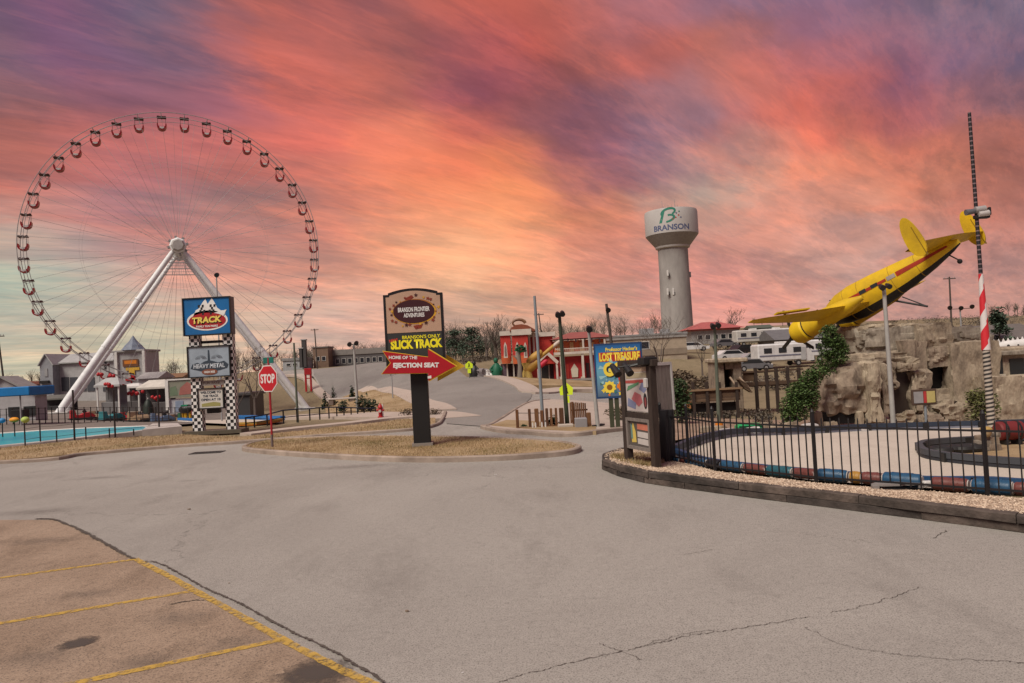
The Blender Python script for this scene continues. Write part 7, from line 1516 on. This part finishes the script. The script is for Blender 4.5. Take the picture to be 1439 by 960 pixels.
    # red flowers / bunting ornaments
    for i, (px, py, Y, l) in enumerate(((140, 526, 90, 'red cluster above the stall roof by the wheel leg'), (158, 528, 90, 'red cluster over the middle of the grey stall'), (152, 541, 80, 'red lantern cluster on the grey stall front'), (184, 552, 84, 'red lantern cluster in the dim stall'), (196, 552, 84, 'red lantern cluster at the edge of the cream tent'), (219, 560, 84, 'red lantern cluster right of the dark closed parasol'))):
        p = at(px, py, Y); t = thing('red_ornament', l, 'ornament', p, 0, 'red ornaments on the stalls'); r_ = random.Random(i); 
        for k in range(5): MB().ball((r_.uniform(-.4, .4), r_.uniform(-.1, .1), r_.uniform(-.2, .2)), .2, 8, 6).build('ball', RED, t, True)
        MB().cyl((0, .0, -.1), (0, .0, -1.6), .03, n=5).build('stalk', DARK, t)
    b = base(208.5, 577, 80); t = thing('closed_parasol', 'dark green closed parasol standing before the cream tent stall', 'parasol', b); m3 = 80/FPX; MB().lathe([(.62, .35), (.60, .5), (.50, 1.2), (.30, 1.75), (.05, 1.95)], 12).build('canopy', P('parasol_dark', (.012, .02, .013)), t, True); MB().cyl((0, 0, 0), (0, 0, 2.1), .05, n=8).build('pole', WHITE, t)
    # ride figure
    b = base(263, 586, 58); t = thing('ride_figure', 'toy ride figure with black back, yellow legs and a pink side left of the pylon', 'ride', b); m3 = 58/FPX
    h = MB(); h.tube([(-.55, 0, .95), (-.3, 0, 1.05), (.1, 0, 1.05), (.5, 0, 1.15)], [.2, .34, .34, .22], 12); h.build('back', DARK, t, True)
    for x in (-.35, -.1, .25): MB().cyl((x, 0, 0), (x, 0, .85), .09, .13, 8).build('leg', P('ride_yellow', (.55, .33, .02)), t, True)
    MB().ball((.62, -.1, .75), (.2, .2, .5), 10, 7).build('side', P('ride_pink', (.52, .13, .18)), t, True); MB().tube([(.45, 0, 1.15), (.6, 0, 1.45), (.85, 0, 1.42)], [.2, .17, .08], 9).build('head', DARK, t, True)
    MB().box((-.1, 0, 1.35), (.5, .5, .1)).build('saddle', GREEN, t)
    # picture billboard behind the pylon
    b = base(259, 583, 62); q = lambda px, py: at(px, py, 62)-b; m3 = 62/FPX; t = thing('picture_billboard', 'white framed billboard with a faded picture behind the checkered pylon', 'billboard', b)
    c = q(256, 546); MB().box((c.x, 0, c.z), (38*m3, .2, 25*m3)).build('board', P('billboard_olive', (.22, .22, .17)), t); MB().box((c.x-20.5*m3, -.03, q(240, 555).z), (4.5*m3, .3, 42*m3)).build('frame_post', WHITE, t); MB().box((c.x, -.04, c.z+13*m3), (40*m3, .3, 2*m3)).build('frame_top', WHITE, t)
    MB().prism([(c.x-4*m3, c.z-9*m3), (c.x+17*m3, c.z-8*m3), (c.x+18*m3, c.z+3*m3), (c.x+8*m3, c.z+9*m3), (c.x-2*m3, c.z+1*m3)], -.115, -.102).build('picture_print', P('print_faded_red', (.33, .12, .10)), t); MB().prism([(c.x-17*m3, c.z-10*m3), (c.x-5*m3, c.z-9*m3), (c.x-8*m3, c.z+4*m3), (c.x-16*m3, c.z+2*m3)], -.113, -.102).build('picture_print', P('print_faded_green', (.14, .19, .12)), t)
    c = q(258, 571); MB().box((c.x, .2, c.z), (40*m3, .3, 20*m3)).build('base_panel', P('panel_white', (.44, .44, .46)), t); c = q(252, 571); MB().box((c.x, .03, c.z), (11*m3, .06, 15*m3)).build('base_door', P('panel_blue_grey', (.22, .27, .36)), t)
    # left edge shed and blue canopy
    t, w, ze, zr = gable('grey_shed_left', 'pale grey shed behind the blue canopy at the left edge', -40, 50, 556, 531, 588, 62, 1.6, P('shed_grey', (.36, .35, .355)), P('roof_warm_grey', (.26, .25, .24))); t.name = 'pale_shed'
    for x in (w*.18, w*.42): MB().box((x, -.04, ze*.35), (1.0, .1, .8)).build('window', GLASS, t)
    b = base(12, 590, 50); q = lambda px, py: at(px, py, 50)-b; m3 = 50/FPX; t = thing('blue_canopy', 'bright blue canopy on grey posts at the left edge', 'canopy', b); c = q(10, 551)
    MB().bbox((c.x, 1.4, c.z), (62*m3, 2.8, 13*m3), .06).build('canopy_top', P('canopy_blue', (.006, .16, .42)), t)
    for px in (-18, 25): MB().cyl((q(px, 580).x, .3, -.1), (q(px, 580).x, .3, c.z), .05, n=8).build('post', GREY, t)
    MB().bbox((q(17, 576).x, .8, .75), (.9, .6, .6), .04).build('barbecue', DARK, t)
    b = base(43, 535, 150); t, w, ze, _ = far_roof('red_roof_house', 'low house with a reddish roof left of the white hall', 26, 60, 541, 536, 560, 150, 6, BRWALL, P('roof_red_brown', (.20, .07, .05)), True)
    t, w, ze, _ = far_roof('brown_far_house', 'low brown roofed house right of the showfront', 214, 256, 531, 525, 552, 165, 7, P('wall_tan_grey', (.24, .21, .19)), P('roof_ochre', (.22, .12, .06))); windows(t, w, ze*.45, 1., 3)
    t, w, ze, _ = far_roof('small_gable_house', 'small pale house with a peaked roof beside the showfront', 196, 222, 532, 523, 570, 108, 5, WWALL, P('roof_pale_grey', (.36, .34, .33))); windows(t, w, ze*.6, .8, 2)
    t, w, ze, _ = far_roof('dark_stall_row', 'dark stall row with red goods behind the stop sign tree', 330, 352, 556, 552, 586, 72, 4, P('stall_black', (1, 1, 1)), P('roof_dark', (1, 1, 1)), True)
    # fence of thin dark posts at the back of the tarmac
    b = base(90, 592, 56); t = thing('paling_fence', 'dark wire fence running behind the blue pool', 'fence', b)
    pl = [base(px, 0, 52+.02*px) for px in range(-40, 262, 9)]; pmesh = MB().cyl((0, 0, -.1), (0, 0, 1.15), .035, n=5).mesh('post', MATS['pole_brown_black'])
    for p in pl: link('post', pmesh, t, p-b)
    for z in (.3, .7, 1.1): MB().tube([p-b+Vector((0, 0, z)) for p in pl], .014, 4).build('wire', MATS['pole_brown_black'], t)
left_side()
def bumper_cars():
    cl = [('maroon', RED), ('slate blue', P('car_slate', (.08, .12, .2))), ('teal', P('car_teal', (.03, .17, .19))), ('tan', P('car_tan', (.30, .20, .12))), ('dark green', P('car_green', (.03, .10, .05)))]; proto = None
    bodies = []
    for i, (px, Y, k) in enumerate(((92, 60, 0), (112, 64, 3), (133, 60, 2), (152, 66, 0), (170, 60, 3), (186, 64, 1), (203, 60, 1), (222, 66, 3), (240, 60, 4))):
        b = base(px, 0, Y); nm, mm = cl[k]; t = thing('kiddie_car', '%s small ride car on the tarmac behind the pool, %s from the left' % (nm, ORD[i]), 'ride car', b, random.Random(i).uniform(-1, 1), 'small ride cars behind the pool')
        o = MB(); o.prism([(-.85, .15), (.85, .15), (.9, .35), (.5, .62), (.1, .58), (-.1, .45), (-.45, .45), (-.55, .85), (-.8, .85)], -.45, .45); o.build('body', mm, t); MB().bbox((0, 0, .14), (1.9, 1.1, .16), .06).build('bumper', DARK, t); MB().cyl((.25, 0, .6), (.1, 0, .8), .13, n=10).build('steering_wheel', DARK, t)
        for x in (-.55, .55):
            for y in (-.42, .42): MB().cyl((x, y-.06, .14), (x, y+.06, .14), .15, n=10).build('wheel', DARK, t)
bumper_cars()
# ------------------------------------------------------------------ vehicles on the hill lot
def car(label, px, py, Y, L_, col, rz, group, van=False):
    b = base(px, py, Y); t = thing('parked_car' if not van else 'camper_van', label, 'car' if not van else 'camper', b, rz, group); h = 1.45 if not van else 2.7; w = 1.75 if not van else 2.2
    if van:
        MB().bbox((0, 0, 1.65), (L_, w, 2.1), .18).build('body', col, t); MB().prism([(L_/2-.1, .5), (L_/2+.9, .55), (L_/2+.85, 1.2), (L_/2+.3, 2.0), (L_/2-.1, 2.0)], -w/2+.1, w/2-.1).build('cab', col, t)
        for x in (-L_*.3, 0, L_*.3): MB().box((x, -w/2-.01, 1.9), (L_*.16, .04, .6)).build('window', GLASS, t)
        MB().box((0, -w/2-.012, 1.3), (L_*.95, .03, .16)).build('stripe', P('van_stripe', (.15, .15, .2)), t); MB().bbox((.3, 0, 2.8), (1.1, .9, .25), .05).build('roof_unit', WHITE, t); MB().box((L_*.42, -w/2-.015, 1.4), (.6, .03, 1.5)).build('door', P('door_grey', (.4, .4, .4)), t)
    else:
        MB().prism([(-L_/2, .3), (L_/2, .3), (L_/2+.02, .62), (L_*.30, .85), (L_*.14, 1.38), (-L_*.26, 1.4), (-L_*.42, .92), (-L_/2-.02, .8)], -w/2, w/2).build('body', col, t)
        for s in (-1, 1): MB().prism([(L_*.255, .88), (L_*.125, 1.3), (-L_*.24, 1.32), (-L_*.35, .92)], s*(w/2)-.012, s*(w/2)+.012).build('side_window', GLASS, t)
        for s in (-1, 1): MB().bbox((L_/2, s*.6, .66), (.08, .35, .14), .03).build('headlight', WHITE, t)
    for x in (-L_*.31, L_*.31):
        for s in (-1, 1): o = MB().cyl((x, s*(w/2-.12), .33), (x, s*(w/2+.03), .33), .34, n=14).build('wheel', DARK, t); MB().cyl((x, s*(w/2+.031), .33), (x, s*(w/2+.045), .33), .19, n=10).build('rim', STEEL, o)
WC = P('car_white', (.62, .61, .60), rough=.3); SC = P('car_silver', (.34, .34, .35), rough=.3); BC = P('car_black', (.02, .02, .022), rough=.3); GC = P('car_grey', (.16, .16, .17), rough=.3); grp = 'vehicles on the hill lot'
car('white pickup sized car left of the lot, below the pink roof', 1028, 502, 96, 4.6, WC, .2, grp); car('black car just right of the white car on the hill lot', 1045, 500, 104, 4.3, BC, .5, grp); car('silver car in front of the campers, lower row', 1063, 512, 92, 4.3, SC, .1, grp); car('grey car behind the white car, upper row of the lot', 1018, 493, 122, 4.4, GC, .3, grp); car('white car at the upper left of the hill lot', 975, 497, 110, 4.4, WC, -.1, grp); car('dark grey car below the silver car by the golf fence', 1056, 508, 84, 4.2, GC, .1, grp)
car('large white camper on the hill lot below the plane wing', 1095, 512, 88, 6.0, WC, .1, grp, True); car('pale camper with grey roof left of the large white camper', 1057, 494, 126, 6.0, P('camper_cream', (.50, .48, .44)), .1, grp, True); car('small white camper partly behind the plane propeller', 1131, 512, 92, 4.6, WC, 0., grp, True); car('white camper in the upper row behind the large camper', 1090, 492, 128, 6.4, WC, .2, grp, True)
# ------------------------------------------------------------------ wooden mini golf deck, tower, bridge
def golf_deck():
    Y = 37; m = Y/FPX; b = base(1000, 590, Y); q = lambda px, py, y=Y: at(px, py, y)-b; t = thing('golf_deck', 'brown boarded mini golf deck with railings in front of the scrub', 'deck', b)
    br = [mat('board_brown_%d' % i, c, .85, .35, 4, .4, stretch=(.6, 4, 4)) for i, c in enumerate(((.115, .07, .042), (.09, .055, .035), (.135, .088, .056)))]
    for i in range(7): y0 = 549+i*2.2; c = q(997, y0+1.1); MB().box((c.x, .0+.006*(i % 2), c.z), (86*m, .06, 2.12*m)).build('board', br[i % 3], t)
    for px in (957, 975, 994, 1012, 1036): c = q(px, 570); MB().box((c.x, -.06, q(px, 562).z), (.13, .13, 50*m)).build('post', DWOOD, t)
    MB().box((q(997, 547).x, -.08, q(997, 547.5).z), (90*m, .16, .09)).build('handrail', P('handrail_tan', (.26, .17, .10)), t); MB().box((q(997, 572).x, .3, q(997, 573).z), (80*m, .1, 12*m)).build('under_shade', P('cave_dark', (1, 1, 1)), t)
    for px in (958, 967): MB().box((q(px, 570).x, -.12, q(px, 569).z), (6*m, .06, 10*m)).build('orange_board', P('board_orange', (.32, .14, .05)), t)
    Y = 42; b = base(1024, 585, Y); t = thing('golf_tower', 'brown rustic tower with a black opening and a flat cap beside the bridge', 'tower', b); m = Y/FPX; q = lambda px, py: at(px, py, Y)-b
    for x0, x1, y0, y1 in ((1009, 1019, 509, 575), (1032, 1044, 509, 575), (1019, 1032, 509, 519), (1019, 1032, 545, 575)):
        c = q((x0+x1)/2, (y0+y1)/2); MB().bbox((c.x, 1.0, c.z), ((x1-x0)*m-.01, 2.0, (y1-y0)*m), .03).build('wall', ROCK2, t)
    c = q(1025.5, 532); MB().box((c.x, 1.1, c.z), (13*m, .1, 27*m)).build('opening', P('cave_dark', (1, 1, 1)), t); c = q(1026, 506.5); MB().bbox((c.x, .9, c.z), (44*m, 2.6, 6*m), .06).build('cap', ROCK3, t)
    MB().tube([q(1025, 530)+Vector((0, -.1, 0)), q(1034, 545)+Vector((0, -.4, 0))], .06, 6).build('chute_rail', P('rail_tan', (.36, .26, .18)), t); MB().tube([q(1038, 530)+Vector((0, -.1, 0)), q(1050, 546)+Vector((0, -.4, 0))], .07, 6).build('chute_rail', P('rail_tan', (1, 1, 1)), t)
    for i in range(6): c = q(1040+i*1.6, 536+i*2.3); MB().box((c.x, -.2, c.z), (.5, .6, .06), ry=.6).build('stair_tread', br[i % 3], t)
    Y = 44; b = base(1085, 583, Y); t = thing('golf_bridge', 'brown timber footbridge with square railings left of the ivy', 'bridge', b); m = Y/FPX; q = lambda px, py: at(px, py, Y)-b
    for py, hh, y in ((521, 2.4, 0), (538, 5, 0)): c = q(1086, py); MB().box((c.x, y, c.z), (84*m, .14, hh*m)).build('beam', br[1], t)
    MB().box((q(1086, 539).x, .7, q(1086, 541).z), (84*m, 1.4, .08)).build('deck', br[0], t); c = q(1052, 529); MB().box((c.x, .06, c.z), (15*m, .05, 14*m)).build('board_infill', br[0], t)
    for px in (1063, 1078, 1092, 1108, 1124): c = q(px, 550); MB().box((c.x, -.02, q(px, 548).z), (.17, .17, 62*m)).build('post', DWOOD, t)
golf_deck()
def green_pond():
    b = G(1056, 611); t = thing('green_trough', 'bright green plastic trough with dark stripes on the golf course', 'trough', b); m = b.y/FPX
    for k, (dx, w, h) in enumerate(((0, 44, 8), (3, 36, 14))):
        o = MB(); o.bbox((dx*m, k*.5, h*m/2), (w*m, .5, h*m), .08); o.build('shell', P('plastic_green', (.02, .30, .10), rough=.4), t); MB().box((dx*m, k*.5-.256, h*m*.75), (w*m*.92, .02, .06)).build('stripe', P('stripe_dark_green', (.005, .06, .025)), t)
green_pond()
r_ = random.Random(77)
for i in range(26):
    px = 956+i*9.6+r_.uniform(-2, 2); py = r_.uniform(600, 612)-.0*(px-955); Y = r_.uniform(25.5, 31); b = base(px, 0, Y); s = r_.uniform(.15, .42)
    o = blob('golf_rock', (b.x, b.y, b.z+s*.25), (s*1.4, s, s*.9), (ROCK, ROCK2, ROCK3, RP)[i % 4], i+100, amp=.15, sub=2); tag(o, 'edging rock on the mini golf ground behind the kart track, %s from the left' % ORD[i], 'rock', 'edging rocks on the mini golf ground')
# ------------------------------------------------------------------ things on the kart track and bed
def track_sign_board():
    Y = 27.5; b = base(1301, 600, Y); m = Y/FPX; q = lambda px, py: at(px, py, Y)-b; t = thing('track_notice', 'small framed notice with grey, red and yellow panels on a grey post', 'sign', b); c = q(1298, 558); MB().cyl((c.x+.06, .05, -.2), (c.x+.06, .05, c.z), .05, n=8).build('post', PB, t); MB().bbox((c.x, 0, c.z), (34*m, .1, 22*m), .02).build('frame', P('frame_brown', (.08, .05, .035)), t)
    for x, w, mm in ((-8.5, 13, P('notice_grey', (.28, .27, .27))), (.8, 4, P('notice_red', (.42, .04, .04))), (9, 11.5, P('notice_yellow', (.48, .40, .15)))): MB().box((c.x+x*m, -.055, c.z), (w*m, .02, 16*m)).build('panel', mm, t)
track_sign_board()
def rubble():
    g = G(1388, 637); g.z += .05; t = thing('rubble_heap', 'heap of grey rubble blocks with a tan helmeted bust on the infield', 'rock heap', g); m = g.y/FPX
    for i, (x, z, w, h, mm) in enumerate(((-10, 4, 22, 9, ROCKG), (8, 5, 20, 12, ROCK2), (-4, 11, 16, 8, ROCKG), (10, 14, 16, 12, ROCK3), (-2, 18, 14, 8, ROCK2), (16, 21, 10, 8, ROCKG), (-17, 4, 10, 7, ROCK2))): blob('block', (x*m, .03*i, z*m), (w*m, .30, h*m), mm, i+70, parent=t, amp=.08, sub=2, box=.8)
    MB().ball((-2*m, -.05, 27*m), (.11, .10, .12), 12, 8).build('head', P('bust_tan', (.42, .30, .16)), t, True); MB().lathe([(.13, 29.5*m), (.12, 32*m), (.06, 34.5*m)], 12, (-2*m, -.05, 0)).build('hat', P('hat_ochre', (.40, .26, .08)), t, True)
    g2_ = G(1420, 628); t = thing('red_engine_box', 'dark red barrel shaped box behind the rubble heap', 'box', g2_+Vector((0, 0, .05))); m = g2_.y/FPX; o = MB(); o.tube([(-17*m, 0, .33), (-15*m, 0, .33), (15*m, 0, .33), (17*m, 0, .33)], [.19, .22, .22, .19], 14); o.build('body', P('box_maroon', (.16, .02, .02)), t, True)
    for x in (-9, 9): MB().tube([(x*m-.02, 0, .33), (x*m+.02, 0, .33)], [.235, .235], 14).build('band', DARK, t); MB().box((x*m, 0, .06), (.08, .3, .14)).build('foot', DARK, t)
rubble()
def drain_slab():
    g = G(1262, 695); g.z = BEDZ; t = thing('drain_slab', 'broken grey concrete drain slab with a dark gap on the gravel bed', 'drain cover', g, -.12); MB().slab([(-.40, .05), (-.30, .16), (.10, .20), (.36, .10), (.40, -.02), (.05, -.06), (-.25, -.05)], .05, .085).build('slab', P('slab_grey', (.24, .22, .205)), t); MB().slab([(-.36, -.02), (.22, -.05), (.26, -.10), (-.05, -.13), (-.3, -.1)], .004, .02).build('gap', P('cave_dark', (1, 1, 1)), t); MB().box((-.36, -.02, .03), (.10, .10, .07)).build('support', P('slab_grey', (1, 1, 1)), t); MB().box((.36, .03, .03), (.08, .12, .06)).build('support', P('slab_grey', (1, 1, 1)), t)
drain_slab()
def grate():
    g = G(291, 636.5); t = thing('drain_grate', 'dark iron drain grate in the road left of the island', 'drain grate', g); MB().box((0, 0, .004), (1.05, .52, .012)).build('pit', P('cave_dark', (1, 1, 1)), t)
    for i in range(9): MB().box((-.45+i*.1125, 0, .014), (.05, .46, .02)).build('bar', P('grate_iron', (.07, .065, .06)), t)
    f = MB(); [f.box((0, s*.25, .013), (1.05, .04, .022)) for s in (-1, 1)]; [f.box((s*.51, 0, .0125), (.04, .46, .022)) for s in (-1, 1)]; f.build('frame', P('grate_iron', (1, 1, 1)), t)
grate()
for i, (px, py, s, l) in enumerate(((265, 716.5, .05, 'dark pebble lying on the open road right of the lot corner'), (572, 860, .03, 'small dark pebble on the road near the yellow line'), (650, 946, .018, 'tiny pale chip on the road at the bottom centre'), (696, 668, .06, 'pale paper scrap on the road below the island'), (1018, 692, .03, 'pale pebble at the foot of the timber kerb'), (322, 820, .02, 'tiny stone on the road beside the yellow edge line'), (600, 646, .05, 'stone on the kerb of the island below the sign'))):
    g = G(px, py); o = blob('pebble', (g.x, g.y, g.z+s*.3), (s*1.5, s, s*.7), (ROCK2, ROCK2, WHITE, WHITE, WHITE, ROCK2, ROCK)[i], i+200, amp=.2, sub=1); tag(o, l, 'stone')
